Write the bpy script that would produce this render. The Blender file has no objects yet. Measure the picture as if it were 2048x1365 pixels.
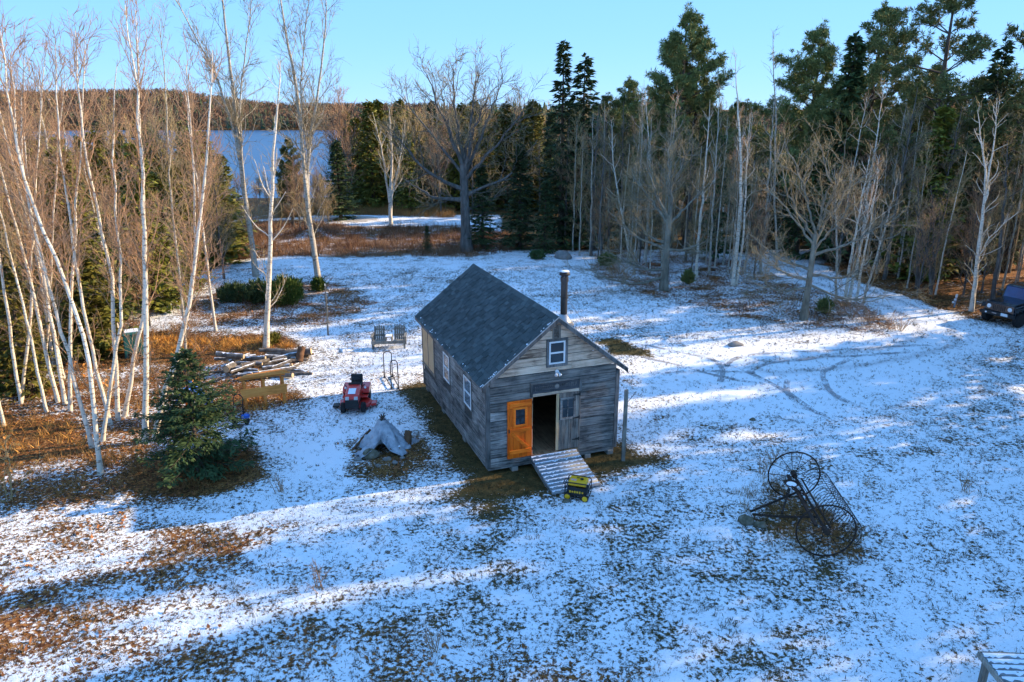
import bpy, math, random
import numpy as np
from mathutils import Vector, Matrix

SC = bpy.context.scene
COL = SC.collection
R = math.radians

# ------------------------------------------------------------------ camera, sky, sun, exposure
F_PX, PITCH, CAM_H = 1470.0, R(17.53), 10.5          # focal length in pixels of a 2048 wide frame
cam_d = bpy.data.cameras.new("camera")
cam_d.sensor_width = 36.0
cam_d.lens = F_PX / 2048 * 36.0
cam_d.clip_start, cam_d.clip_end = 0.1, 9000
cam = bpy.data.objects.new("camera", cam_d)
cam.location = (0, 0, CAM_H)
cam.rotation_euler = (math.pi / 2 - PITCH, 0, 0)
COL.objects.link(cam)
SC.camera = cam

SUN_AZ, SUN_EL = R(18.0), R(22.0)                    # azimuth from +X towards +Y
SUN_DIR = Vector((math.cos(SUN_EL) * math.cos(SUN_AZ), math.cos(SUN_EL) * math.sin(SUN_AZ), math.sin(SUN_EL)))
w = bpy.data.worlds.new("World")
SC.world = w
w.use_nodes = True
wn = w.node_tree
wn.nodes.clear()
sky = wn.nodes.new("ShaderNodeTexSky")
sky.sky_type = 'NISHITA'
sky.sun_disc = False
sky.sun_elevation = SUN_EL
sky.sun_rotation = math.pi / 2 - SUN_AZ
sky.altitude = 50
sky.air_density = 0.8
sky.dust_density = 0.0
sky.ozone_density = 8.0
bg = wn.nodes.new("ShaderNodeBackground")
bg.inputs[1].default_value = 0.44
wo = wn.nodes.new("ShaderNodeOutputWorld")
sg = wn.nodes.new("ShaderNodeGamma"); sg.inputs[1].default_value = 0.12      # an evenly bright clear sky, as the photograph shows it
sh_ = wn.nodes.new("ShaderNodeHueSaturation"); sh_.inputs['Saturation'].default_value = 2.4; sh_.inputs['Hue'].default_value = 0.495
st_ = wn.nodes.new("ShaderNodeMix"); st_.data_type = 'RGBA'; st_.blend_type = 'MULTIPLY'; st_.inputs[0].default_value = 1.0; st_.inputs[7].default_value = (0.52, 0.83, 1.27, 1)
wn.links.new(sky.outputs[0], sg.inputs[0]); wn.links.new(sg.outputs[0], sh_.inputs['Color'])
wn.links.new(sh_.outputs[0], st_.inputs[6]); wn.links.new(st_.outputs[2], bg.inputs[0])
wn.links.new(bg.outputs[0], wo.inputs[0])

sun_d = bpy.data.lights.new("sun", 'SUN')
sun_d.energy = 4.6
sun_d.angle = R(0.5)
sun_d.color = (1.0, 0.76, 0.46)
sun = bpy.data.objects.new("sun", sun_d)
sun.location = (60, 20, 40)
sun.rotation_mode = 'QUATERNION'
sun.rotation_quaternion = SUN_DIR.to_track_quat('Z', 'Y')
COL.objects.link(sun)

vs = SC.view_settings
vs.view_transform = 'Standard'
vs.look = 'None'
vs.gamma = 1.0
vs.exposure = 1.1
SC.cycles.use_denoising = True
SC.cycles.max_bounces = 4
SC.cycles.diffuse_bounces = 2
SC.cycles.use_adaptive_sampling = True
SC.cycles.adaptive_threshold = 0.03
SC.cycles.glossy_bounces = 2
SC.cycles.transmission_bounces = 3
SC.cycles.transparent_max_bounces = 6
SC.cycles.sample_clamp_indirect = 4

# ------------------------------------------------------------------ from the photograph's pixels to places on the ground
_c, _s = math.cos(PITCH), math.sin(PITCH)
def ray(px, py):
    x = (px - 1024) / F_PX
    y = (682.5 - py) / F_PX
    return np.array([x, _c + y * _s, -_s + y * _c])
def gp(px, py, z=0.0):
    d = ray(px, py)
    t = (z - CAM_H) / d[2]
    return np.array([d[0] * t, d[1] * t, z])
def at_depth(px, py, Y):
    d = ray(px, py)
    t = Y / d[1]
    return np.array([d[0] * t, Y, CAM_H + d[2] * t])
def height_at(P, py):
    v = (682.5 - py) / F_PX
    return CAM_H + P[1] * (v * _c - _s) / (_c + v * _s)

# ------------------------------------------------------------------ tagging
def tag(o, label=None, cat=None, group=None, kind=None):
    if label: o["label"] = label
    if cat: o["category"] = cat
    if group: o["group"] = group
    if kind: o["kind"] = kind
    return o
def empty(name, loc=(0, 0, 0), rz=0.0):
    o = bpy.data.objects.new(name, None)
    o.empty_display_size = 0.2
    o.location = loc
    o.rotation_euler = (0, 0, rz)
    COL.objects.link(o)
    return o
def link(name, me, parent=None, loc=None):
    o = bpy.data.objects.new(name, me)
    COL.objects.link(o)
    if parent is not None: o.parent = parent
    if loc is not None: o.location = loc
    return o
def copy_thing(root, loc, rz=0.0, scale=1.0, label=None, group=None):
    r = root.copy(); COL.objects.link(r)
    r.location = loc; r.rotation_euler = (0, 0, rz); r.scale = (scale,) * 3
    if label: r["label"] = label
    if group: r["group"] = group
    for ch in root.children:
        c2 = ch.copy(); COL.objects.link(c2); c2.parent = r
        for g in ch.children:
            g2 = g.copy(); COL.objects.link(g2); g2.parent = c2
    return r

# ------------------------------------------------------------------ mesh collecting
def np_mesh(name, V, quads=None, tris=None, mat=None, smooth=False):
    V = np.asarray(V, dtype=np.float32).reshape(-1, 3)
    quads = np.zeros((0, 4), np.int32) if quads is None else np.asarray(quads, np.int32).reshape(-1, 4)
    tris = np.zeros((0, 3), np.int32) if tris is None else np.asarray(tris, np.int32).reshape(-1, 3)
    me = bpy.data.meshes.new(name)
    me.vertices.add(len(V))
    me.vertices.foreach_set("co", V.ravel())
    nl = quads.size + tris.size
    me.loops.add(nl)
    me.loops.foreach_set("vertex_index", np.concatenate([quads.ravel(), tris.ravel()]))
    npoly = len(quads) + len(tris)
    me.polygons.add(npoly)
    ls = np.concatenate([np.arange(len(quads)) * 4, quads.size + np.arange(len(tris)) * 3]).astype(np.int32)
    lt = np.concatenate([np.full(len(quads), 4), np.full(len(tris), 3)]).astype(np.int32)
    me.polygons.foreach_set("loop_start", ls)
    me.polygons.foreach_set("loop_total", lt)
    if smooth: me.polygons.foreach_set("use_smooth", np.ones(npoly, dtype=bool))
    me.update(calc_edges=True)
    me.validate()
    if mat: me.materials.append(mat)
    return me

class MB:
    """collects shapes, builds ONE mesh object"""
    def __init__(s):
        s.V = []; s.Fs = []; s.n = 0
    def add(s, verts, faces):
        b = s.n
        s.V += [tuple(v) for v in verts]
        s.Fs += [tuple(i + b for i in f) for f in faces]
        s.n += len(verts)
        return s
    def box(s, c, d, rot=None):
        x, y, z = d[0] / 2, d[1] / 2, d[2] / 2
        vs_ = [Vector(v) for v in [(-x, -y, -z), (x, -y, -z), (x, y, -z), (-x, y, -z), (-x, -y, z), (x, -y, z), (x, y, z), (-x, y, z)]]
        if rot is not None: vs_ = [rot @ v for v in vs_]
        vs_ = [v + Vector(c) for v in vs_]
        return s.add(vs_, [(0, 3, 2, 1), (4, 5, 6, 7), (0, 1, 5, 4), (1, 2, 6, 5), (2, 3, 7, 6), (3, 0, 4, 7)])
    def span(s, x0, x1, y0, y1, z0, z1):
        return s.box(((x0 + x1) / 2, (y0 + y1) / 2, (z0 + z1) / 2), (abs(x1 - x0), abs(y1 - y0), abs(z1 - z0)))
    def bar(s, a, b, w_, h_):
        a = Vector(a); b = Vector(b); d = b - a
        rot = d.to_track_quat('X', 'Z').to_matrix()
        return s.box((a + b) / 2, (d.length, w_, h_), rot)
    def prism(s, prof, ax, lo, hi):
        """profile polygon (list of 2-tuples) extruded along axis ax"""
        n = len(prof)
        def mk(p, t):
            return {0: (t, p[0], p[1]), 1: (p[0], t, p[1]), 2: (p[0], p[1], t)}[ax]
        vs_ = [mk(p, lo) for p in prof] + [mk(p, hi) for p in prof]
        f = [tuple(range(n - 1, -1, -1)), tuple(range(n, 2 * n))]
        f += [(i, (i + 1) % n, n + (i + 1) % n, n + i) for i in range(n)]
        return s.add(vs_, f)
    def tube(s, pts, r, k=8, cap=True, closed=False):
        P = [Vector(p) for p in pts]
        n = len(P)
        rs = r if hasattr(r, '__len__') else [r] * n
        vs_ = []; prev = None
        for i in range(n):
            if closed: t = P[(i + 1) % n] - P[i - 1]
            else: t = P[min(i + 1, n - 1)] - P[max(i - 1, 0)]
            t.normalize()
            if prev is None:
                ref = Vector((0, 0, 1)) if abs(t.z) < 0.9 else Vector((1, 0, 0))
                n1 = t.cross(ref).normalized()
            else:
                n1 = (prev - t * prev.dot(t)).normalized()
            prev = n1
            n2 = t.cross(n1)
            for j in range(k):
                a = 2 * math.pi * j / k
                vs_.append(P[i] + (n1 * math.cos(a) + n2 * math.sin(a)) * rs[i])
        f = []
        m = n if closed else n - 1
        for i in range(m):
            for j in range(k):
                a0 = i * k + j; a1 = i * k + (j + 1) % k
                b0 = ((i + 1) % n) * k + j; b1 = ((i + 1) % n) * k + (j + 1) % k
                f.append((a0, a1, b1, b0))
        if cap and not closed:
            f.append(tuple(range(k - 1, -1, -1)))
            f.append(tuple(range((n - 1) * k, n * k)))
        return s.add(vs_, f)
    def cyl(s, a, b, r, k=14):
        return s.tube([a, b], r, k)
    def lathe(s, prof, c=(0, 0, 0), k=20, axis=(0, 0, 1)):
        q = Vector(axis).to_track_quat('Z', 'Y').to_matrix()
        vs_ = []
        for (rr, z) in prof:
            for j in range(k):
                a = 2 * math.pi * j / k
                vs_.append(q @ Vector((rr * math.cos(a), rr * math.sin(a), z)) + Vector(c))
        f = []
        for i in range(len(prof) - 1):
            for j in range(k):
                f.append((i * k + j, i * k + (j + 1) % k, (i + 1) * k + (j + 1) % k, (i + 1) * k + j))
        f.append(tuple(range(k - 1, -1, -1)))
        f.append(tuple(range((len(prof) - 1) * k, len(prof) * k)))
        return s.add(vs_, f)
    def mesh(s, name, mat, smooth=False):
        me = bpy.data.meshes.new(name)
        me.from_pydata(s.V, [], s.Fs)
        me.update()
        if mat: me.materials.append(mat)
        if smooth:
            for p in me.polygons: p.use_smooth = True
        return me
    def build(s, name, mat, parent=None, bevel=0.0, smooth=False, loc=None):
        o = link(name, s.mesh(name, mat, smooth), parent, loc)
        if bevel:
            m = o.modifiers.new("bevel", 'BEVEL')
            m.width = bevel; m.segments = 2; m.limit_method = 'ANGLE'; m.angle_limit = R(35)
        return o

# ------------------------------------------------------------------ materials
def nd(nt, t, **kw):
    n = nt.nodes.new(t)
    for k, v in kw.items():
        if k in n.inputs: n.inputs[k].default_value = v
        else: setattr(n, k, v)
    return n
def ramp(nt, fac, stops, interp='LINEAR'):
    r = nt.nodes.new("ShaderNodeValToRGB")
    r.color_ramp.interpolation = interp
    el = r.color_ramp.elements
    while len(el) > 1: el.remove(el[-1])
    el[0].position = stops[0][0]; el[0].color = (*stops[0][1], 1)
    for p, c in stops[1:]:
        e = el.new(p); e.color = (*c, 1)
    nt.links.new(fac, r.inputs[0])
    return r.outputs[0]
def mix(nt, fac, a, b, mode='MIX'):
    m = nt.nodes.new("ShaderNodeMix"); m.data_type = 'RGBA'; m.blend_type = mode
    if hasattr(fac, 'node'): nt.links.new(fac, m.inputs[0])
    else: m.inputs[0].default_value = fac
    for s_, v in ((6, a), (7, b)):
        if hasattr(v, 'node'): nt.links.new(v, m.inputs[s_])
        else: m.inputs[s_].default_value = (*v, 1)
    return m.outputs[2]
def math_(nt, op, a, b=None, c=None, clamp=False):
    m = nt.nodes.new("ShaderNodeMath"); m.operation = op; m.use_clamp = clamp
    for i, v in enumerate((a, b, c)):
        if v is None: continue
        if hasattr(v, 'node'): nt.links.new(v, m.inputs[i])
        else: m.inputs[i].default_value = v
    return m.outputs[0]
def new_mat(name):
    m = bpy.data.materials.new(name); m.use_nodes = True
    nt = m.node_tree; nt.nodes.clear()
    out = nt.nodes.new("ShaderNodeOutputMaterial")
    bs = nt.nodes.new("ShaderNodeBsdfPrincipled")
    nt.links.new(bs.outputs[0], out.inputs[0])
    return m, nt, bs
def noise(nt, scale, detail=4, rough=0.6, coord='Object', stretch=None, dist=0.0):
    tc = nt.nodes.new("ShaderNodeTexCoord")
    src = tc.outputs[coord]
    if stretch:
        mp = nt.nodes.new("ShaderNodeMapping"); mp.inputs['Scale'].default_value = stretch
        nt.links.new(src, mp.inputs[0]); src = mp.outputs[0]
    n = nd(nt, "ShaderNodeTexNoise", Scale=scale, Detail=detail, Roughness=rough, Distortion=dist)
    nt.links.new(src, n.inputs['Vector'])
    return n.outputs[0]
def simple(name, cols, scale=6, detail=5, rough=0.75, metal=0.0, bump=0.0, bscale=None, stretch=None, spread=(0.3, 0.7),
           rnd=0.0, island=False, spec=0.35, coat=0.0):
    """noise-mixed colours (list) with optional per-object / per-island value change and bump"""
    m, nt, bs = new_mat(name)
    f = noise(nt, scale, detail, 0.6, stretch=stretch)
    n = len(cols)
    if n == 1: cols = [cols[0], tuple(c * 0.82 for c in cols[0])]; n = 2
    st = [(spread[0] + (spread[1] - spread[0]) * i / (n - 1), cols[i]) for i in range(n)]
    c = ramp(nt, f, st)
    if rnd:
        if island:
            g = nt.nodes.new("ShaderNodeNewGeometry"); rv = g.outputs['Random Per Island']
        else:
            g = nt.nodes.new("ShaderNodeObjectInfo"); rv = g.outputs['Random']
        v = math_(nt, 'MULTIPLY_ADD', rv, 2 * rnd, 1 - rnd)
        hs = nt.nodes.new("ShaderNodeHueSaturation")
        nt.links.new(v, hs.inputs['Value']); nt.links.new(c, hs.inputs['Color'])
        c = hs.outputs[0]
    nt.links.new(c, bs.inputs['Base Color'])
    bs.inputs['Roughness'].default_value = rough
    bs.inputs['Metallic'].default_value = metal
    bs.inputs['Specular IOR Level'].default_value = spec
    if coat: bs.inputs['Coat Weight'].default_value = coat
    if bump:
        b = nt.nodes.new("ShaderNodeBump"); b.inputs['Strength'].default_value = bump; b.inputs['Distance'].default_value = 0.02
        f2 = noise(nt, bscale or scale * 3, 5, 0.65, stretch=stretch)
        nt.links.new(f2, b.inputs['Height']); nt.links.new(b.outputs[0], bs.inputs['Normal'])
    return m
# ------------------------------------------------------------------ the setting: ground sheet, lake
SHED_O = np.array([-0.744, 19.80]); SHED_YAW = 0.359
SHED_W, SHED_L = 4.32, 7.70
_ca, _sa = math.cos(SHED_YAW), math.sin(SHED_YAW)
def shed_uv(x, y):
    dx, dy = x - SHED_O[0], y - SHED_O[1]
    return dx * _ca + dy * _sa, -dx * _sa + dy * _ca
def sstep(a, b, x):
    t = np.clip((x - a) / (b - a), 0, 1)
    return t * t * (3 - 2 * t)
def vnoise(x, y, seed=0):
    """cheap smooth value noise, about -1..1"""
    r = np.random.RandomState(seed)
    z = np.zeros_like(np.asarray(x, dtype=float))
    for i in range(6):
        a = r.uniform(0, 6.28); k = r.uniform(0.6, 1.5)
        z = z + np.sin((x * math.cos(a) + y * math.sin(a)) * k * 2.2 + r.uniform(0, 6.28) + 0.9 * np.sin((x * math.sin(a) - y * math.cos(a)) * k * 1.3 + r.uniform(0, 6)))
    return z / 3.4
LAKE_Z = -15.0
def tz(x, y):
    x = np.asarray(x, dtype=float); y = np.asarray(y, dtype=float)
    z = 0.035 * vnoise(x * 0.35, y * 0.35, 3) + 0.015 * vnoise(x * 1.4, y * 1.4, 5)
    u, v = shed_uv(x, y)
    near = sstep(1.6, 0.6, np.maximum(np.abs(u - SHED_W / 2) - SHED_W / 2, np.abs(v - SHED_L / 2) - SHED_L / 2))
    z = z * (1 - near)
    yy = np.maximum(y, 1)
    th = x / yy
    drop = sstep(80, 190, y)
    lake = sstep(-0.66, -0.58, th) * sstep(-0.08, -0.16, th) * sstep(150, 195, y) * sstep(985, 930, y)
    z = z - 11.5 * drop - 8.5 * lake
    hill = sstep(930, 1180, y)
    crest = 18.0 * sstep(-0.30, -0.46, th) + 17.0
    z = z + hill * (crest + 3.0 * vnoise(x * 0.004, y * 0.002, 9))
    # a low mound in the brush field
    z = z + 0.7 * np.exp(-(((x + 17.0) / 1.6) ** 2 + ((y - 63.5) / 1.6) ** 2))
    return z
def G(px, py):
    p = gp(px, py)
    p[2] = float(tz(p[0], p[1]))
    return p
def in_poly(x, y, pts, px=True):
    q = [gp(*p)[:2] for p in pts] if px else pts
    ins = np.zeros(np.shape(x), dtype=bool)
    n = len(q)
    for i in range(n):
        x0, y0 = q[i]; x1, y1 = q[(i + 1) % n]
        if y0 == y1: continue
        cond = ((y0 > y) != (y1 > y)) & (x < (x1 - x0) * (y - y0) / (y1 - y0) + x0)
        ins ^= cond
    return ins
DRIVE = [gp(*p)[:2] for p in [(1560, 535), (1640, 562), (1720, 585), (1800, 612), (1862, 645), (1880, 680), (1800, 705), (1680, 722), (1540, 735)]]
def dist_line(x, y, pts):
    d = np.full(np.shape(x), 1e9)
    for (x0, y0), (x1, y1) in zip(pts[:-1], pts[1:]):
        L2 = (x1 - x0) ** 2 + (y1 - y0) ** 2
        t = np.clip(((x - x0) * (x1 - x0) + (y - y0) * (y1 - y0)) / L2, 0, 1)
        d = np.minimum(d, np.hypot(x - x0 - t * (x1 - x0), y - y0 - t * (y1 - y0)))
    return d
def masks(x, y):
    """bare (no snow), leaf (brown leaves rather than olive grass), track (driven, packed)"""
    x = np.asarray(x, dtype=float); y = np.asarray(y, dtype=float)
    wx = x + 0.45 * vnoise(x * 0.9, y * 0.9, 21); wy = y + 0.45 * vnoise(x * 0.9, y * 0.9, 22)
    bare = 0.41 + 0.06 * vnoise(x * 0.5, y * 0.5, 31)
    leaf = 0.25 + 0.2 * vnoise(x * 0.4, y * 0.4, 33)
    def put(pts, b, l, mode='max'):
        nonlocal bare, leaf
        m = in_poly(wx, wy, pts)
        if mode == 'max': bare = np.where(m, np.maximum(bare, b + 0.12 * vnoise(x, y, 40)), bare)
        else: bare = np.where(m, b, bare)
        leaf = np.where(m, l, leaf)
    put([(1290, 690), (1860, 690), (1900, 760), (1640, 840), (1400, 830), (1280, 760)], 0.27, 0.2, 'set')
    put([(580, 880), (690, 870), (700, 960), (600, 980)], 0.22, 0.2, 'set')
    put([(540, 560), (950, 525), (880, 640), (800, 690), (560, 690)], 0.40, 0.3)
    put([(870, 960), (1500, 1000), (1750, 1200), (1600, 1400), (700, 1400), (850, 1150)], 0.45, 0.12)
    put([(-300, 520), (180, 560), (240, 640), (330, 660), (560, 662), (605, 690), (600, 725), (470, 790), (400, 850), (300, 960), (160, 1010), (-300, 1080)], 0.66, 0.9)
    put([(180, 668), (560, 672), (600, 700), (450, 720), (180, 730)], 0.97, 0.75)
    put([(-200, 820), (150, 840), (185, 900), (-200, 940)], 0.92, 0.85)
    put([(440, 770), (590, 765), (600, 800), (500, 840), (440, 830)], 0.72, 0.8)
    put([(360, 600), (560, 562), (690, 570), (748, 606), (700, 640), (520, 655), (360, 650)], 0.62, 1.0)
    put([(-100, 980), (230, 1000), (450, 1060), (560, 1080), (560, 1130), (430, 1180), (300, 1180), (560, 1260), (770, 1330), (700, 1450), (-100, 1500)], 0.51, 0.85)
    put([(270, 1090), (420, 1050), (560, 1070), (560, 1105), (430, 1150), (280, 1180)], 0.60, 0.95)
    put([(-60, 1150), (190, 1150), (200, 1260), (-60, 1330)], 0.62, 1.0)
    put([(520, 1230), (760, 1225), (1000, 1280), (1300, 1330), (1300, 1420), (400, 1420), (430, 1330)], 0.50, 0.6)
    put([(690, 890), (740, 872), (830, 868), (850, 930), (790, 960), (715, 940)], 0.74, 0.6)
    put([(1490, 985), (1560, 960), (1640, 1000), (1730, 1090), (1700, 1115), (1560, 1105), (1530, 1050)], 0.66, 0.6)
    put([(1180, 490), (1620, 535), (1700, 592), (1840, 658), (1790, 670), (1600, 658), (1440, 622), (1300, 592), (1195, 560)], 0.56, 1.0)
    put([(1650, 535), (1800, 592), (1900, 622), (1960, 640), (2300, 660), (2300, 470), (1640, 480)], 0.80, 0.9)
    put([(1900, 665), (2300, 660), (2300, 760), (2060, 720)], 0.40, 0.7)
    put([(300, 525), (640, 512), (940, 513), (1010, 498), (1000, 470), (900, 452), (720, 452), (600, 441), (300, 445)], 0.70, 0.75)
    put([(1180, 676), (1240, 680), (1302, 698), (1275, 716), (1215, 708)], 1.0, 0.0, 'set')
    m = (y > 57) & (x > -1); bare = np.where(m, 0.95, bare); leaf = np.where(m, 0.25, leaf)  # wood floor given darker cover, standing in for the shade under the trees
    m = (y > 77); bare = np.where(m, 1.0, bare); leaf = np.where(m, 0.35, leaf)
    m = (x < -21) & (y > 20); bare = np.where(m, np.maximum(bare, 0.75), bare); leaf = np.where(m, 0.9, leaf)
    m = (x > 34 - 0.1 * y) & (y < 45); bare = np.where(m, np.maximum(bare, 0.5), bare); leaf = np.where(m, 0.8, leaf)
    # grass kept bare round the shed and under the small spruce
    u, v = shed_uv(wx, wy)
    d = np.maximum(np.abs(u - SHED_W / 2) - SHED_W / 2, np.abs(v - SHED_L / 2) - SHED_L / 2)
    rim = np.where(v < 0, 1.35, np.where(u < 0, 0.75, 0.5))
    k = sstep(rim + 0.35, rim - 0.35, d)
    bare = np.maximum(bare, k * 0.97); leaf = np.where(k > 0.4, 0.12, leaf)
    sp = gp(398, 945)[:2]
    k = sstep(2.05, 1.55, np.hypot((wx - sp[0]) * 0.95, wy - sp[1]))
    bare = np.maximum(bare, k); leaf = np.where(k > 0.4, 0.8, leaf)
    dl = dist_line(x, y, DRIVE)
    drv = sstep(2.0, 1.4, dl)
    rut = np.exp(-((dl - 0.75) / 0.22) ** 2)
    bare = bare * (1 - drv) + drv * (0.22 + 0.30 * rut); leaf = np.where(drv > 0.5, 0.35, leaf)
    return np.clip(bare, 0, 1), np.clip(leaf, 0, 1), np.clip(rut * drv, 0, 1)

def axis(lo, a, b, hi, step, grow):
    c = list(np.arange(a, b + 1e-6, step))
    s_ = step; x = c[-1]
    while x < hi: s_ *= grow; x += s_; c.append(x)
    s_ = step; x = c[0]; pre = []
    while x > lo: s_ *= grow; x -= s_; pre.append(x)
    return np.array(pre[::-1] + c)
gx = axis(-3500, -26, 32, 3500, 0.28, 1.09)
gy = axis(-60, 9, 80, 4500, 0.28, 1.06)
XX, YY = np.meshgrid(gx, gy)
ZZ = tz(XX, YY)
nx, ny = len(gx), len(gy)
idx = np.arange(nx * ny).reshape(ny, nx)
Q = np.stack([idx[:-1, :-1], idx[:-1, 1:], idx[1:, 1:], idx[1:, :-1]], -1).reshape(-1, 4)

def ground_material():
    m, nt, bs = new_mat("thin_snow_on_grass")
    L = nt.links
    at = nt.nodes.new("ShaderNodeAttribute"); at.attribute_name = "cover"
    sep = nt.nodes.new("ShaderNodeSeparateColor"); L.new(at.outputs[0], sep.inputs[0])
    bare, leaf, trk = sep.outputs
    n1 = noise(nt, 9.0, 6, 0.74)
    n2 = noise(nt, 1.1, 4, 0.6)
    n3 = noise(nt, 30, 3, 0.6)
    h = math_(nt, 'MULTIPLY_ADD', n2, 0.27, math_(nt, 'MULTIPLY_ADD', n1, 0.65, math_(nt, 'MULTIPLY', n3, 0.14)))   # about .35-.7
    thr = math_(nt, 'MULTIPLY_ADD', bare, 0.36, 0.335)
    d = math_(nt, 'SUBTRACT', h, thr)
    snow = math_(nt, 'MULTIPLY_ADD', d, 24.0, 0.5, clamp=True)
    # what shows where the snow is thin
    g1 = noise(nt, 4.0, 5, 0.6); g2 = noise(nt, 22.0, 4, 0.7)
    grass = ramp(nt, math_(nt, 'MULTIPLY_ADD', g2, 0.5, math_(nt, 'MULTIPLY', g1, 0.5)),
                 [(0.34, (0.022, 0.022, 0.008)), (0.48, (0.060, 0.052, 0.018)), (0.58, (0.115, 0.085, 0.030)), (0.70, (0.17, 0.125, 0.055))])
    vo = nd(nt, "ShaderNodeTexVoronoi", Scale=16.0)
    tc = nt.nodes.new("ShaderNodeTexCoord"); L.new(tc.outputs['Object'], vo.inputs['Vector'])
    sp = nt.nodes.new("ShaderNodeSeparateColor"); L.new(vo.outputs['Color'], sp.inputs[0])
    litter = ramp(nt, sp.outputs[0], [(0.0, (0.05, 0.018, 0.008)), (0.3, (0.13, 0.045, 0.016)), (0.6, (0.24, 0.09, 0.026)), (0.85, (0.36, 0.15, 0.04)), (1.0, (0.40, 0.22, 0.085))])
    bcol = mix(nt, leaf, grass, litter)
    sn = ramp(nt, n3, [(0.3, (0.84, 0.88, 0.94)), (0.7, (0.92, 0.94, 0.97))])
    packed = mix(nt, math_(nt, 'MULTIPLY', trk, 0.45), sn, (0.40, 0.40, 0.42))
    c = mix(nt, snow, bcol, packed)
    L.new(c, bs.inputs['Base Color'])
    bs.inputs['Roughness'].default_value = 0.85
    bs.inputs['Specular IOR Level'].default_value = 0.15
    b = nt.nodes.new("ShaderNodeBump"); b.inputs['Strength'].default_value = 0.8; b.inputs['Distance'].default_value = 0.05
    L.new(math_(nt, 'MULTIPLY_ADD', snow, 0.35, math_(nt, 'MULTIPLY_ADD', n3, 0.35, n1)), b.inputs['Height'])
    L.new(b.outputs[0], bs.inputs['Normal'])
    return m
me = np_mesh("ground", np.stack([XX, YY, ZZ], -1).reshape(-1, 3), Q, None, ground_material(), True)
bare_, leaf_, trk_ = masks(XX, YY)
def soften(A, n):
    for _ in range(n):
        P = np.pad(A, 1, mode='edge')
        A = (P[:-2, 1:-1] + P[2:, 1:-1] + P[1:-1, :-2] + P[1:-1, 2:] + 2 * A) / 6
    return A
bare_ = 0.75 * soften(bare_, 5) + 0.25 * bare_; leaf_ = soften(leaf_, 2)
ca = me.color_attributes.new("cover", 'FLOAT_COLOR', 'POINT')
ca.data.foreach_set("color", np.stack([bare_, leaf_, trk_, np.ones_like(bare_)], -1).astype(np.float32).ravel())
tag(link("ground", me), kind="structure")

def water_material():
    m, nt, bs = new_mat("lake_water")
    bs.inputs['Base Color'].default_value = (0.03, 0.09, 0.20, 1)
    bs.inputs['Roughness'].default_value = 0.35
    bs.inputs['Specular IOR Level'].default_value = 0.22
    b = nt.nodes.new("ShaderNodeBump"); b.inputs['Strength'].default_value = 0.5; b.inputs['Distance'].default_value = 0.6
    nt.links.new(noise(nt, 0.12, 4, 0.6, stretch=(1, 0.35, 1)), b.inputs['Height'])
    nt.links.new(b.outputs[0], bs.inputs['Normal'])
    return m
lv = [(-1300, 150, LAKE_Z), (200, 150, LAKE_Z), (200, 1010, LAKE_Z), (-1300, 1010, LAKE_Z)]
tag(link("lake", np_mesh("lake", lv, [(0, 1, 2, 3)], None, water_material())), kind="structure")

# sandy road in the sun beyond the brush
def strip(name, pts, wid, mat, dz, taper=0.0):
    P = [np.array(p[:2]) for p in pts]
    # resample
    Q_ = [P[0]]
    for a, b in zip(P[:-1], P[1:]):
        n = max(2, int(np.linalg.norm(b - a) / 0.35))
        Q_ += [a + (b - a) * t for t in np.linspace(0, 1, n + 1)[1:]]
    Q_ = np.array(Q_)
    for _ in range(4): Q_[1:-1] = (Q_[:-2] + Q_[2:] + 2 * Q_[1:-1]) / 4
    T = np.gradient(Q_, axis=0); T /= np.linalg.norm(T, axis=1)[:, None] + 1e-9
    N = np.stack([-T[:, 1], T[:, 0]], 1)
    nn = len(Q_)
    ws = wid / 2 * (1 + 0.18 * vnoise(np.arange(nn) * 0.8, np.arange(nn) * 0.3, 77))
    A = Q_ + N * ws[:, None]; B = Q_ - N * ws[:, None]
    V = np.concatenate([np.c_[A, tz(A[:, 0], A[:, 1]) + dz], np.c_[B, tz(B[:, 0], B[:, 1]) + dz]])
    F = np.array([(i, nn + i, nn + i + 1, i + 1) for i in range(nn - 1)])
    return tag(link(name, np_mesh(name, V, F, None, mat)), kind="structure")
M_ROAD = simple("pale_gravel", [(0.42, 0.38, 0.33), (0.58, 0.55, 0.52)], 3, rough=0.9)
strip("gravel_road", [gp(430, 446), gp(560, 440), gp(690, 434), gp(745, 437), gp(700, 445)], 1.6, M_ROAD, 0.03)
def track_material():
    m, nt, bs = new_mat("tyre_pressed_snow")
    n = noise(nt, 14, 5, 0.7); n2 = noise(nt, 1.0, 3, 0.6)
    c = ramp(nt, n, [(0.36, (0.14, 0.125, 0.11)), (0.5, (0.38, 0.38, 0.40)), (0.62, (0.62, 0.65, 0.70))])
    nt.links.new(c, bs.inputs['Base Color']); bs.inputs['Roughness'].default_value = 0.9
    tr = nt.nodes.new("ShaderNodeBsdfTransparent"); ms = nt.nodes.new("ShaderNodeMixShader")
    f = math_(nt, 'MULTIPLY_ADD', math_(nt, 'ADD', math_(nt, 'MULTIPLY', n, 0.5), math_(nt, 'MULTIPLY', n2, 0.5)), -9.0, 4.85, clamp=True)
    nt.links.new(f, ms.inputs[0]); nt.links.new(tr.outputs[0], ms.inputs[1]); nt.links.new(bs.outputs[0], ms.inputs[2])
    out = [x for x in nt.nodes if x.type == 'OUTPUT_MATERIAL'][0]
    nt.links.new(ms.outputs[0], out.inputs[0])
    return m
M_TRACK = track_material()
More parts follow.
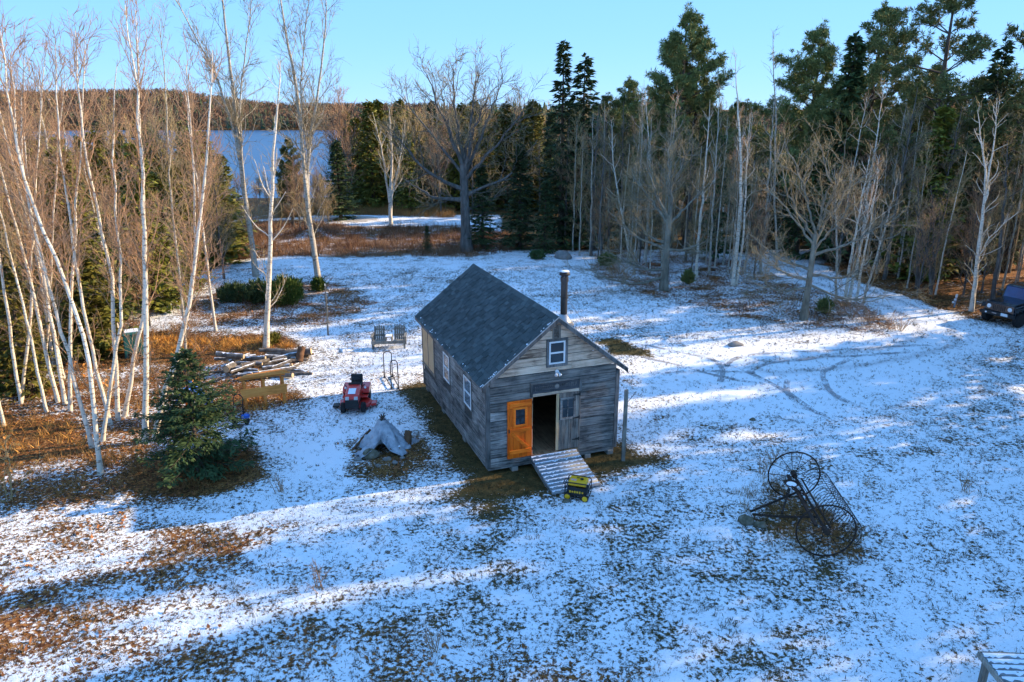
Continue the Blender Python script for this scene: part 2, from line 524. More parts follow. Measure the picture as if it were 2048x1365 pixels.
TRK = [[(1290, 690), (1400, 712), (1480, 740), (1560, 775), (1640, 830)], [(1285, 712), (1380, 735), (1450, 758), (1530, 770)],
       [(1450, 735), (1470, 715), (1560, 705), (1680, 700), (1860, 690)], [(1500, 745), (1530, 728), (1640, 715), (1850, 705)],
       [(1575, 760), (1570, 785), (1600, 815), (1660, 835)], [(1330, 745), (1420, 742), (1510, 748)],
       [(1380, 700), (1420, 715), (1450, 740), (1440, 765)], [(1700, 720), (1640, 745), (1660, 790), (1730, 820)]]
for i, t in enumerate(TRK):
    strip("tyre_track", [gp(*p) for p in t], 0.24, M_TRACK, 0.008 + 0.004 * i)
# ------------------------------------------------------------------ trees
def nrm(v): return v / (np.linalg.norm(v) + 1e-12)
class Tubes:
    """many tapered tubes, built in bulk"""
    def __init__(s): s.b = {}
    def add(s, pts, rad, k=3):
        s.b.setdefault((len(pts), k), []).append((pts, rad))
    def mesh(s, name, mat, smooth=True):
        Vs = []; Qs = []; off = 0
        for (n, k), items in s.b.items():
            P = np.array([i[0] for i in items], float); Rd = np.array([i[1] for i in items], float)
            B = len(P)
            T = np.empty_like(P); T[:, 1:-1] = P[:, 2:] - P[:, :-2]; T[:, 0] = P[:, 1] - P[:, 0]; T[:, -1] = P[:, -1] - P[:, -2]
            T /= np.linalg.norm(T, axis=2, keepdims=True) + 1e-12
            up = np.abs(T[:, :, 2].mean(1)) > 0.75
            ref = np.where(up[:, None], np.array([[1.0, 0.13, 0]]), np.array([[0, 0.07, 1.0]]))[:, None, :]
            n1 = np.cross(T, ref); n1 /= np.linalg.norm(n1, axis=2, keepdims=True) + 1e-12
            n2 = np.cross(T, n1)
            a = np.arange(k) * 2 * math.pi / k
            V = P[:, :, None, :] + Rd[:, :, None, None] * (np.cos(a)[None, None, :, None] * n1[:, :, None, :] + np.sin(a)[None, None, :, None] * n2[:, :, None, :])
            Vs.append(V.reshape(-1, 3))
            i = np.arange(n - 1)[:, None]; j = np.arange(k)[None, :]
            q = np.stack([i * k + j, i * k + (j + 1) % k, (i + 1) * k + (j + 1) % k, (i + 1) * k + j], -1).reshape(-1, 4)
            q = (q[None] + (np.arange(B) * n * k)[:, None, None]).reshape(-1, 4) + off
            Qs.append(q); off += B * n * k
        return np_mesh(name, np.concatenate(Vs), np.concatenate(Qs), None, mat, smooth)

def limb(p, d, L, n, rng, up=0.15, wig=0.16):
    pts = [np.array(p, float)]; d = nrm(d); st = L / n
    for i in range(n):
        d = nrm(d + rng.normal(0, wig, 3) + np.array([0, 0, up]))
        pts.append(pts[-1] + d * st)
    return np.array(pts)
def sample(pts, t):
    x = t * (len(pts) - 1); i = min(int(x), len(pts) - 2); f = x - i
    return pts[i] * (1 - f) + pts[i + 1] * f, nrm(pts[i + 1] - pts[i])
def side_dir(ax, ang, az):
    r = np.array([0, 0, 1.0]) if abs(ax[2]) < 0.9 else np.array([1.0, 0, 0])
    a = nrm(np.cross(ax, r)); b = np.cross(ax, a)
    return nrm(ax * math.cos(ang) + (a * math.cos(az) + b * math.sin(az)) * math.sin(ang))
def smooth_path(pts, n=16, jit=0.0, rng=None):
    P = np.array(pts, float)
    d = np.r_[0, np.cumsum(np.linalg.norm(np.diff(P, axis=0), axis=1))]
    t = np.linspace(0, d[-1], n)
    Q_ = np.stack([np.interp(t, d, P[:, k]) for k in range(3)], 1)
    for _ in range(2): Q_[1:-1] = (Q_[:-2] + 2 * Q_[1:-1] + Q_[2:]) / 4
    if rng is not None and jit: Q_[2:-1] += rng.normal(0, jit, Q_[2:-1].shape) * np.array([1, 1, 0.3])
    return Q_

def bare_tree(spines, rng, f0=0.35, n1=16, len1=2.2, ang=(0.5, 1.0), prof='cone', d2=4.0, d3=5.0, up=0.12, tw=0.006, len3=0.45, wig=0.16, low=0, mid_in_trunk=False, thick=1.0, limb_crown=False):
    """spines: list of (points, base radius, tip radius). Returns trunk tubes and crown tubes"""
    tr, cr = Tubes(), Tubes()
    for (pts, r0, r1) in spines:
        n = len(pts)
        tt = np.linspace(0, 1, n)
        rad = r0 * (1 - tt) ** 0.8 + r1
        rad[0] *= 1.35; rad[1] *= 1.08
        tr.add(pts, rad, 8)
        ts = list(f0 + (1 - f0) * np.sort(rng.uniform(0, 1, n1)) ** 0.9) + list(rng.uniform(0.12, f0, low))
        az = rng.uniform(0, 6.28)
        for t in ts:
            p, ax = sample(pts, min(t, 0.995))
            az += 2.4 + rng.normal(0, 0.5)
            rh = r0 * (1 - t) ** 0.8 + r1
            if prof == 'cone': L = len1 * (0.25 + 1.0 * (1 - t)) * rng.uniform(0.6, 1.2)
            elif prof == 'birch': L = len1 * (0.42 + 0.6 * (1 - t)) * rng.uniform(0.6, 1.2)
            else: L = len1 * (1.0 - 0.45 * abs(t - 0.4)) * rng.uniform(0.65, 1.15)
            if t < f0: L *= 0.6
            b = limb(p, side_dir(ax, rng.uniform(*ang), az), L, 6, rng, up, wig)
            rb = min(rh * 0.62, (0.010 + 0.011 * L) * thick)
            (cr if limb_crown else tr).add(b, np.linspace(rb, 0.25 * rb + tw * 0.4, 7), 5)
            for _ in range(max(2, int(L * d2))):
                t2 = rng.uniform(0.15, 1.0)
                p2, a2 = sample(b, min(t2, 0.99))
                L2 = L * rng.uniform(0.22, 0.5) * (1.15 - 0.55 * t2) + 0.12
                c = limb(p2, side_dir(a2, rng.uniform(0.4, 0.95), rng.uniform(0, 6.28)), L2, 4, rng, up, wig * 1.2)
                r2 = max(tw, min(rb * 0.5, 0.003 + 0.008 * L2))
                (tr if mid_in_trunk else cr).add(c, np.linspace(r2, tw * 0.6, 5), 3)
                for _ in range(max(1, int(L2 * d3))):
                    p3, a3 = sample(c, rng.uniform(0.2, 0.99))
                    e = limb(p3, side_dir(a3, rng.uniform(0.35, 0.8), rng.uniform(0, 6.28)), len3 * rng.uniform(0.5, 1.3), 2, rng, up * 0.8, wig)
                    cr.add(e, np.linspace(tw, tw * 0.45, 3), 3)
    return tr, cr

def diamonds(C, D, N, Ln, Wd, bend=0.15):
    """flat leaf-like lozenges: centre-start C, direction D, normal N, length, width -> verts, quads"""
    D = D / (np.linalg.norm(D, axis=1, keepdims=True) + 1e-9)
    S = np.cross(D, N); S /= np.linalg.norm(S, axis=1, keepdims=True) + 1e-9
    Ln = Ln[:, None]; Wd = Wd[:, None]
    V = np.stack([C, C + D * Ln * 0.45 + S * Wd, C + D * Ln - np.array([0, 0, 1.0]) * Ln * bend, C + D * Ln * 0.45 - S * Wd], 1).reshape(-1, 3)
    n = len(C)
    return V, np.arange(4 * n).reshape(n, 4)

def spruce_mesh(name, H, Rb, rng, mat_n, mat_t, whorl=0.32, per=7, spr=16, nl=0.34, nw=0.045, droop=0.25, clear=0.0, shape=1.0, gap=0.0, lenr=(0.72, 1.12)):
    tr = Tubes()
    tp = np.array([(0, 0, -0.25 * 1.0), (0.02 * H * 0.2, 0, H * 0.3), (0, 0.01 * H * 0.2, H * 0.65), (0, 0, H)])
    tr.add(smooth_path(tp, 10), np.linspace(0.016 * H + 0.02, 0.01, 10), 7)
    C, D, N, Ln = [], [], [], []
    z = max(clear * H, 0.12)
    az = 0
    while z < H * 0.985:
        t = z / H
        Rz = Rb * ((1 - t) ** shape) * (1.0 if t > clear + 0.08 else 0.8) + 0.10
        for b in range(per):
            if rng.uniform() < gap: continue
            az += 2 * math.pi / per + rng.normal(0, 0.22)
            L = Rz * rng.uniform(*lenr)
            el = 0.45 * t - droop + rng.normal(0, 0.08)
            zz = z + rng.uniform(-0.5, 0.5) * whorl
            d = np.array([math.cos(az) * math.cos(el), math.sin(az) * math.cos(el), math.sin(el)])
            n = 5
            pts = [np.array([0, 0, zz])]
            for i in range(n):
                d = nrm(d + np.array([0, 0, 0.07 * (i - 1.2)]) + rng.normal(0, 0.04, 3))
                pts.append(pts[-1] + d * L / n)
            pts = np.array(pts)
            tr.add(pts, np.linspace(0.006 + 0.008 * L, 0.004, n + 1), 3)
            m = max(4, int(spr * (0.35 + 0.65 * L / Rb)))
            sd = nrm(np.cross(d, [0, 0, 1.0]))
            for q in range(m):
                s_ = rng.uniform(0.12, 1.0)
                p, a = sample(pts, min(s_, 0.99))
                side = rng.choice([-1, 1])
                w_ = (1.1 - 0.75 * s_) * L * 0.42
                # branchlet reaching sideways from the branch: two or three lozenges along it
                dd = nrm(a * 0.75 + sd * side * rng.uniform(0.4, 1.1) + np.array([0, 0, rng.normal(-0.08, 0.14)]))
                k = max(1, int(w_ / (nl * 0.8)))
                for e in range(k):
                    C.append(p + dd * e * nl * 0.75 + rng.normal(0, 0.015, 3)); D.append(dd + rng.normal(0, 0.22, 3))
                    N.append(np.array([0, 0, 1.0]) + rng.normal(0, 0.45, 3)); Ln.append(nl * rng.uniform(0.7, 1.3))
        z += whorl * rng.uniform(0.7, 1.3) * (0.55 + 0.65 * (1 - t))
    # leader
    for q in range(14):
        C.append(np.array([0, 0, H * (1 - 0.05 * rng.uniform())])); D.append(np.array([rng.normal(0, 0.5), rng.normal(0, 0.5), 0.8])); N.append(rng.normal(0, 1, 3)); Ln.append(nl * 0.7)
    Ln = np.array(Ln)
    V, Qd = diamonds(np.array(C), np.array(D), np.array(N), Ln, nw * (0.7 + 0.6 * Ln / nl) * rng.uniform(0.7, 1.3, len(Ln)))
    return tr.mesh(name + "_trunk", mat_t), np_mesh(name + "_crown", V, Qd, None, mat_n)

def pine_mesh(name, H, Rb, rng, mat_n, mat_t, clear=0.35, nwh=16, tuft=0.34, dens=1.0, asym=0.35):
    tr = Tubes()
    lean = rng.normal(0, 0.02, 2) * H
    tp = np.array([(0, 0, -0.3), (lean[0] * 0.4, lean[1] * 0.4, H * 0.4), (lean[0] * 0.6, lean[1], H * 0.75), (lean[0], lean[1], H)])
    T = smooth_path(tp, 14, 0.04, rng)
    tr.add(T, np.linspace(0.019 * H, 0.03, 14), 8)
    C = []; A = []
    def tufts(p, a, n):
        for _ in range(n):
            C.append(p + rng.normal(0, 0.10, 3)); A.append(nrm(a + rng.normal(0, 0.5, 3) + np.array([0, 0, 0.5])))
    az = 0
    for wv in range(nwh):
        t = clear + (1 - clear) * (wv + rng.uniform(-0.3, 0.3)) / nwh
        t = min(max(t, clear), 0.98)
        p0, _ = sample(T, t)
        rel = (t - clear) / (1 - clear)
        Rz = Rb * (math.sin(math.pi * min(1, 0.25 + 0.80 * rel)) ** 0.7) * (1.0 - 0.35 * rel) + 0.3
        for b in range(rng.randint(3, 6)):
            az += 1.5 + rng.normal(0, 0.5)
            L = Rz * rng.uniform(0.6, 1.15) * (1 + asym * math.cos(az - 0.5))
            el = rng.uniform(-0.05, 0.25) + 0.55 * rel
            d = np.array([math.cos(az) * math.cos(el), math.sin(az) * math.cos(el), math.sin(el)])
            pts = limb(p0, d, L, 6, rng, 0.045, 0.09)
            tr.add(pts, np.linspace(0.012 + 0.013 * L, 0.008, 7), 4)
            for q in range(int((4 + L * 4.2) * dens)):
                s_ = rng.uniform(0.28, 1.0)
                p, a = sample(pts, min(s_, 0.99))
                sl = L * 0.30 * (1.2 - 0.8 * s_) * rng.uniform(0.5, 1.3)
                dd = side_dir(a, rng.uniform(0.5, 1.1), rng.uniform(0, 6.28)); dd[2] = abs(dd[2]) * 0.5 + 0.05
                e = limb(p, dd, sl + 0.15, 3, rng, 0.10, 0.12)
                tr.add(e, np.linspace(0.010, 0.005, 4), 3)
                tufts(e[-1], e[-1] - e[-2], 2); tufts(e[2], a, 1); tufts(e[1], a, 1)
            tufts(pts[-1], pts[-1] - pts[-2], 3)
    tufts(T[-1], np.array([0, 0, 1.0]), 5)
    C = np.array(C); A = np.array(A)
    m = 11
    Cn = np.repeat(C, m, 0); An = np.repeat(A, m, 0)
    Dn = An * 0.75 + rng.normal(0, 0.62, Cn.shape)
    Ln = tuft * rng.uniform(0.6, 1.2, len(Cn))
    V, Qd = diamonds(Cn, Dn, rng.normal(0, 1, Cn.shape), Ln, 0.024 * rng.uniform(0.7, 1.3, len(Cn)), 0.08)
    return tr.mesh(name + "_trunk", mat_t), np_mesh(name + "_crown", V, Qd, None, mat_n)

def tree_thing(name, loc, tme, cme, label, cat="tree", group=None, rz=0.0, scale=1.0):
    r = empty(name, loc, rz); r.scale = (scale,) * 3
    tag(r, label, cat, group)
    link("trunk", tme, r); link("crown", cme, r)
    return r

# --- bark and foliage materials
def birch_bark(name, pale, dark, amt):
    m, nt, bs = new_mat(name)
    f = noise(nt, 5.0, 4, 0.6, stretch=(1, 1, 3.2))
    f2 = noise(nt, 1.4, 3, 0.5)
    c = ramp(nt, f, [(amt - 0.05, dark), (amt + 0.05, pale), (0.9, tuple(min(1, x * 1.08) for x in pale))])
    c2 = mix(nt, math_(nt, 'MULTIPLY_ADD', f2, 1.6, -0.55, clamp=True), c, tuple(a * b for a, b in zip(pale, (0.74, 0.66, 0.58))))
    nt.links.new(c2, bs.inputs['Base Color']); bs.inputs['Roughness'].default_value = 0.8
    return m
M_BIRCH = birch_bark("white_birch_bark", (0.72, 0.66, 0.56), (0.08, 0.06, 0.05), 0.40)
M_GBIRCH = birch_bark("grey_birch_bark", (0.46, 0.425, 0.36), (0.08, 0.065, 0.05), 0.42)
M_GREY = simple("grey_bark", [(0.055, 0.05, 0.045), (0.12, 0.11, 0.10), (0.19, 0.18, 0.165)], 5, rough=0.9, bump=0.5, stretch=(1, 1, 0.3))
M_MAPLE = simple("lichen_grey_bark", [(0.10, 0.093, 0.072), (0.20, 0.19, 0.15), (0.30, 0.285, 0.23)], 4, rough=0.9, bump=0.5, stretch=(1, 1, 0.35))
M_BROWNBARK = simple("conifer_bark", [(0.05, 0.038, 0.03), (0.13, 0.10, 0.08)], 6, rough=0.95, bump=0.5, stretch=(1, 1, 0.3))
M_TWIG_RED = simple("reddish_birch_twigs", [(0.29, 0.16, 0.085), (0.47, 0.295, 0.175)], 0.8, rough=0.8)
M_TWIG_TAN = simple("tan_twigs", [(0.30, 0.21, 0.10), (0.48, 0.36, 0.18)], 0.8, rough=0.85)
M_TWIG_GREY = simple("grey_brown_twigs", [(0.19, 0.15, 0.085), (0.35, 0.285, 0.17)], 0.8, rough=0.85)
def needles(name, a, b, c):
    m, nt, bs = new_mat(name)
    f = noise(nt, 1.3, 4, 0.6)
    g = nt.nodes.new("ShaderNodeNewGeometry")
    o = nt.nodes.new("ShaderNodeObjectInfo")
    v = math_(nt, 'MULTIPLY_ADD', g.outputs['Random Per Island'], 0.35, math_(nt, 'MULTIPLY', f, 0.65))
    col = ramp(nt, v, [(0.25, a), (0.5, b), (0.75, c)])
    hs = nt.nodes.new("ShaderNodeHueSaturation")
    nt.links.new(math_(nt, 'MULTIPLY_ADD', o.outputs['Random'], 0.5, 0.75), hs.inputs['Value'])
    nt.links.new(math_(nt, 'MULTIPLY_ADD', o.outputs['Random'], 0.03, 0.485), hs.inputs['Hue'])
    nt.links.new(col, hs.inputs['Color'])
    nt.links.new(hs.outputs[0], bs.inputs['Base Color'])
    bs.inputs['Roughness'].default_value = 0.7; bs.inputs['Specular IOR Level'].default_value = 0.2
    return m
M_SPRUCE = needles("dark_spruce_needles", (0.028, 0.055, 0.024), (0.062, 0.10, 0.038), (0.125, 0.15, 0.052))
M_FRONTSPR = needles("blue_green_spruce_needles", (0.022, 0.052, 0.020), (0.046, 0.092, 0.034), (0.085, 0.135, 0.05))
M_OLIVE = needles("olive_fir_needles", (0.085, 0.095, 0.016), (0.16, 0.155, 0.026), (0.24, 0.215, 0.045))
M_PINE = needles("white_pine_needles", (0.080, 0.11, 0.038), (0.15, 0.17, 0.055), (0.25, 0.24, 0.08))
M_JUNIPER = needles("bright_juniper_needles", (0.045, 0.085, 0.015), (0.085, 0.14, 0.022), (0.14, 0.19, 0.04))

# --- prototypes (meshes that many trees share)
def rs(i): return np.random.RandomState(i)
def straight(H, rng, lean=0.06, jit=0.022, n=16):
    a = rng.uniform(0, 6.28); l = rng.uniform(0, lean) * H
    return smooth_path([(0, 0, -0.3), (l * 0.25 * math.cos(a), l * 0.25 * math.sin(a), H * 0.45), (l * math.cos(a), l * math.sin(a), H)], n, jit, rng)
SPRUCE = [spruce_mesh("spruce", 11.0, 2.3, rs(11), M_SPRUCE, M_BROWNBARK, 0.36, 8, 20, 0.42, 0.065),
          spruce_mesh("spruce", 13.0, 2.2, rs(12), M_SPRUCE, M_BROWNBARK, 0.42, 7, 20, 0.45, 0.065, clear=0.10, gap=0.12),
          spruce_mesh("spruce", 12.0, 1.7, rs(13), M_SPRUCE, M_BROWNBARK, 0.38, 7, 18, 0.40, 0.065, droop=0.35, shape=0.85, gap=0.1)]
OLIVE = [spruce_mesh("fir", 9.0, 2.2, rs(14), M_OLIVE, M_BROWNBARK, 0.34, 9, 22, 0.36, 0.07, droop=0.05, shape=0.75),
         spruce_mesh("fir", 10.0, 2.0, rs(15), M_OLIVE, M_BROWNBARK, 0.36, 9, 20, 0.36, 0.07, droop=0.1, shape=0.7, gap=0.1)]
PINE = [pine_mesh("pine", 17.0, 3.6, rs(21), M_PINE, M_BROWNBARK, 0.34, 15, dens=1.1),
        pine_mesh("pine", 15.0, 3.2, rs(22), M_PINE, M_BROWNBARK, 0.30, 14, dens=1.3),
        pine_mesh("pine", 16.0, 4.4, rs(23), M_PINE, M_BROWNBARK, 0.25, 12, dens=1.0, asym=0.2)]
def bare_proto(H, seed, r0, bark, twig, **kw):
    rng = rs(seed)
    sp = [(straight(H, rng), r0, 0.012)]
    t, c = bare_tree(sp, rng, **kw)
    return t.mesh("bare_trunk", bark), c.mesh("bare_crown", twig)
BARE_G = [bare_proto(11.5, 31, 0.085, M_GBIRCH, M_TWIG_GREY, f0=0.40, n1=20, len1=2.3, d2=5.0, d3=5.5, tw=0.011, low=5),
          bare_proto(12.5, 32, 0.10, M_GREY, M_TWIG_GREY, f0=0.45, n1=22, len1=2.5, d2=5.0, d3=5.5, tw=0.011, low=4),
          bare_proto(10.0, 33, 0.075, M_GBIRCH, M_TWIG_RED, f0=0.42, n1=20, len1=2.0, d2=5.0, d3=5.5, tw=0.011, low=5),
          bare_proto(12.0, 34, 0.08, M_BIRCH, M_TWIG_RED, f0=0.50, n1=20, len1=2.2, d2=5.0, d3=5.5, tw=0.011, low=3),
          bare_proto(10.5, 35, 0.08, M_GREY, M_TWIG_TAN, f0=0.35, n1=22, len1=2.4, d2=5.0, d3=5.5, tw=0.011, low=6)]
BARE_T = [bare_proto(8.0, 36, 0.09, M_GREY, M_TWIG_TAN, f0=0.15, n1=26, len1=2.8, d2=5.0, d3=5.5, tw=0.011, prof='round', up=0.16),
          bare_proto(7.0, 37, 0.08, M_GREY, M_TWIG_RED, f0=0.12, n1=26, len1=2.6, d2=5.0, d3=5.5, tw=0.011, prof='round', up=0.18)]
BIRCHP = [bare_proto(11.0, 41, 0.055, M_BIRCH, M_TWIG_RED, f0=0.38, n1=24, len1=2.3, ang=(0.28, 0.62), d2=4.5, d3=5, tw=0.008, low=4, thick=0.55, limb_crown=True, wig=0.11, prof='birch'),
          bare_proto(12.0, 42, 0.065, M_BIRCH, M_TWIG_RED, f0=0.42, n1=24, len1=2.4, ang=(0.28, 0.62), d2=4.5, d3=5, tw=0.008, low=3, thick=0.55, limb_crown=True, wig=0.11, prof='birch'),
          bare_proto(10.0, 43, 0.05, M_BIRCH, M_TWIG_TAN, f0=0.45, n1=22, len1=2.0, ang=(0.3, 0.7), d2=4.5, d3=5, tw=0.008, low=5, thick=0.55, limb_crown=True, wig=0.13, prof='birch')]
WOODP = [bare_proto(11.0, 44, 0.055, M_GBIRCH, M_TWIG_TAN, f0=0.34, n1=26, len1=2.3, ang=(0.3, 0.75), d2=4.8, d3=5.5, tw=0.009, low=6, thick=0.6, limb_crown=True, prof='birch'),
         bare_proto(12.0, 45, 0.065, M_GBIRCH, M_TWIG_GREY, f0=0.36, n1=26, len1=2.5, ang=(0.3, 0.75), d2=4.8, d3=5.5, tw=0.009, low=6, thick=0.6, limb_crown=True, prof='birch'),
         bare_proto(10.0, 46, 0.05, M_BIRCH, M_TWIG_TAN, f0=0.36, n1=24, len1=2.2, ang=(0.3, 0.8), d2=4.8, d3=5.5, tw=0.009, low=7, thick=0.6, limb_crown=True, prof='birch')]
_placed = []
def put_tree(kind, protos, i, loc, Hwant, Hproto, label, group, rng):
    name = kind
    t, c = protos[i]
    return tree_thing(name, loc, t, c, label, "tree", group, rng.uniform(0, 6.28), Hwant / Hproto)
H_SPR = [11, 13, 12]; H_OLV = [9, 10]; H_PIN = [17, 15, 16]; H_BG = [11.5, 12.5, 10, 12, 10.5]; H_BT = [8, 7]; H_BP = [11, 12, 10]
# ------------------------------------------------------------------ trees one by one, at the places the photograph shows
def px_path(base, more, dz=-0.25, tilt=0.0):
    """stem through the photograph's points, standing on the ground at its base; it leans towards or away from the viewer by tilt m"""
    b = G(*base); Y = b[1]
    pts = [b + np.array([0, 0, dz]), b]
    for i, m_ in enumerate(more):
        q = at_depth(m_[0], m_[1], Y + tilt * (i + 1) / len(more))
        pts.append(q)
    return b, np.array(pts)
def custom_tree(name, stems, bark, twig, label, group=None, seed=0, cat="tree", tilt=0.0, **kw):
    """stems: list of (pixel base, [pixel points], base radius)"""
    rng = rs(seed); sp = []
    b0 = G(*stems[0][0])
    for (base, more, r0) in stems:
        b, pts = px_path(base, more, tilt=rng.normal(0, 0.5) + tilt)
        sp.append((smooth_path(pts - b0, 18, 0.025, rng), r0, 0.010))
    t, c = bare_tree(sp, rng, **kw)
    return tree_thing(name, b0, t.mesh("trunk", bark), c.mesh("crown", twig), label, cat, group)
BK = dict(f0=0.34, n1=26, len1=2.6, ang=(0.28, 0.62), d2=5.0, d3=5.0, up=0.10, tw=0.0062, len3=0.42, low=3, thick=0.55, limb_crown=True, wig=0.11, prof='birch')
GB = "white birches standing in the leaf litter by the pines"
GB = "white birches in the leaf litter beside the lawn"
custom_tree("birch_tree", [((200, 948), [(190, 830), (180, 722), (159, 635), (109, 513), (52, 380), (15, 200), (0, 60)], 0.068)], M_BIRCH, M_TWIG_RED, "white birch rooted nearest the small spruce, its stem bowing far to the left", GB, 1, **BK)
custom_tree("birch_tree", [((184, 896), [(167, 814), (138, 714), (113, 639), (92, 540), (62, 430), (35, 300), (20, 130)], 0.060)], M_BIRCH, M_TWIG_RED, "thin white birch just behind the foremost birch, leaning left", GB, 2, **BK)
custom_tree("birch_tree", [((202, 884), [(225, 756), (248, 600), (232, 440), (226, 300), (235, 120)], 0.056)], M_BIRCH, M_TWIG_RED, "white birch leaning right across its neighbours behind the foremost birch", GB, 3, **BK)
custom_tree("birch_tree", [((222, 850), [(205, 785), (184, 701), (168, 630), (138, 430), (118, 300), (110, 90)], 0.060)], M_BIRCH, M_TWIG_RED, "white birch crossing behind the right-leaning one, stem slanting left", GB, 4, **BK)
custom_tree("birch_tree", [((235, 840), [(229, 681), (225, 555), (190, 400), (160, 250), (150, 60)], 0.072)], M_BIRCH, M_TWIG_RED, "straight white birch in front of the dark green compost bin's left side", GB, 5, **BK)
custom_tree("birch_tree", [((246, 832), [(270, 722), (287, 618), (292, 430), (281, 300), (276, 150), (270, 20)], 0.068)], M_BIRCH, M_TWIG_RED, "white birch whose stem slants right across the compost bin", GB, 6, **BK)
custom_tree("birch_tree", [((288, 884), [(296, 722), (291, 597), (288, 440), (283, 270), (265, 120), (250, 10)], 0.092)], M_BIRCH, M_TWIG_RED, "thickest straight white birch, just left of the small spruce", GB, 7, **BK)
custom_tree("birch_tree", [((306, 884), [(319, 814), (359, 701), (376, 630), (388, 534), (404, 410), (420, 270), (425, 100)], 0.084), ((306, 884), [(319, 814), (359, 701), (376, 630), (384, 534), (392, 420), (385, 300), (372, 130)], 0.05)], M_BIRCH, M_TWIG_RED, "white birch with forked top leaning right over the small spruce", GB, 8, **BK)
custom_tree("birch_tree", [((42, 806), [(24, 689), (8, 597), (-15, 420), (-30, 200)], 0.060)], M_BIRCH, M_TWIG_RED, "white birch at the left edge leaning out of the picture", GB, 9, **BK)
custom_tree("birch_tree", [((40, 800), [(60, 660), (66, 472), (75, 300), (90, 120)], 0.056)], M_BIRCH, M_TWIG_RED, "slim white birch near the left edge, curving upright beside a left-leaning one", GB, 10, **BK)
custom_tree("birch_tree", [((130, 808), [(113, 701), (96, 597), (64, 451), (40, 300), (48, 110)], 0.064)], M_BIRCH, M_TWIG_RED, "white birch in the middle of the left wood slanting to the left", GB, 11, **BK)
custom_tree("birch_tree", [((138, 820), [(142, 681), (142, 555), (155, 420), (165, 260), (170, 80)], 0.064)], M_BIRCH, M_TWIG_RED, "upright white birch rising in front of the dark olive fir", GB, 12, **BK)
custom_tree("birch_tree", [((84, 770), [(96, 640), (105, 480), (112, 330), (130, 150)], 0.048)], M_BIRCH, M_TWIG_RED, "thin pale birch farther back between the left-edge birches", GB, 13, **BK)
custom_tree("birch_tree", [((372, 720), [(366, 600), (345, 440), (338, 300), (330, 140), (318, 40)], 0.048)], M_GBIRCH, M_TWIG_TAN, "thin grey birch behind the leaning forked birch", GB, 15, **BK)
# tall trees by the juniper bed
TL = dict(f0=0.40, n1=26, len1=3.4, ang=(0.35, 0.75), d2=4.2, d3=4.8, up=0.08, tw=0.009, len3=0.55, low=4, prof='birch', thick=0.75)
custom_tree("tall_birch", [((512, 552), [(503, 480), (487, 380), (480, 300), (468, 190), (452, 80), (440, -40), (436, -120)], 0.176), ((512, 552), [(503, 480), (487, 380), (478, 300), (440, 170), (395, 80), (350, 0), (320, -60)], 0.11), ((512, 552), [(503, 480), (488, 380), (484, 300), (478, 200), (498, 60), (510, -80)], 0.080)], M_GBIRCH, M_TWIG_GREY, "tall grey birch with spreading limbs left of the juniper bed", "tall bare trees round the juniper bed", 21, **TL)
custom_tree("tall_birch", [((531, 697), [(538, 600), (540, 470), (547, 330), (554, 230), (560, 120)], 0.124)], M_BIRCH, M_TWIG_TAN, "straight pale birch standing behind the log pile", "tall bare trees round the juniper bed", 22, f0=0.40, n1=16, len1=2.4, ang=(0.4, 0.9), d2=4, d3=4.5, up=0.1, tw=0.008, low=5)
custom_tree("tall_birch", [((640, 580), [(625, 480), (617, 430), (605, 290), (597, 190), (578, 100), (560, 10), (555, -80)], 0.176), ((640, 580), [(625, 480), (617, 430), (612, 330), (628, 230), (645, 130), (652, 20), (650, -70)], 0.12), ((640, 580), [(625, 480), (617, 430), (610, 330), (600, 200), (606, 90), (622, -30)], 0.072)], M_GBIRCH, M_TWIG_GREY, "tall forked birch beside the slim post, towering over the lake view", "tall bare trees round the juniper bed", 23, **TL)
# the great maple and other spreading trees
MP = dict(f0=0.05, n1=14, len1=2.7, ang=(0.35, 0.8), prof='round', d2=3.2, d3=3.6, up=0.08, tw=0.013, len3=0.75, wig=0.2, thick=0.8)
def spread_tree(name, base, fork, tips, r0, bark, twig, label, group=None, seed=0, **kw):
    rng = rs(seed); b = G(*base); Y = b[1]
    fk = at_depth(fork[0], fork[1], Y)
    sp = [(smooth_path([b + np.array([0, 0, -0.3]), b, b * 0.5 + fk * 0.5, fk, fk + np.array([0, 0, 0.3])], 10) - b, r0, r0 * 0.62)]
    lim = []
    for (x, y, dy, fx, fy) in tips:
        st = at_depth(fx, fy, Y)
        tp = at_depth(x, y + 30, Y + dy)
        mid = st * 0.5 + tp * 0.5 + np.array([rng.normal(0, 0.3), rng.normal(0, 0.3), 0.12 * np.linalg.norm(tp - st) * (-1 if abs(tp[0] - st[0]) > abs(tp[2] - st[2]) else 0.2)])
        lim.append((smooth_path([st, mid, tp], 14, 0.06, rng) - b, r0 * rng.uniform(0.26, 0.40), 0.012))
    t, c = bare_tree(lim, rng, mid_in_trunk=False, **kw)
    n = len(sp[0][0]); tt = np.linspace(0, 1, n); rr = r0 * (1 - 0.3 * tt); rr[0] *= 1.5; rr[1] *= 1.3; rr[2] *= 1.1
    t.add(sp[0][0], rr, 12)
    return tree_thing(name, b, t.mesh("trunk", bark), c.mesh("crown", twig), label, "tree", group)
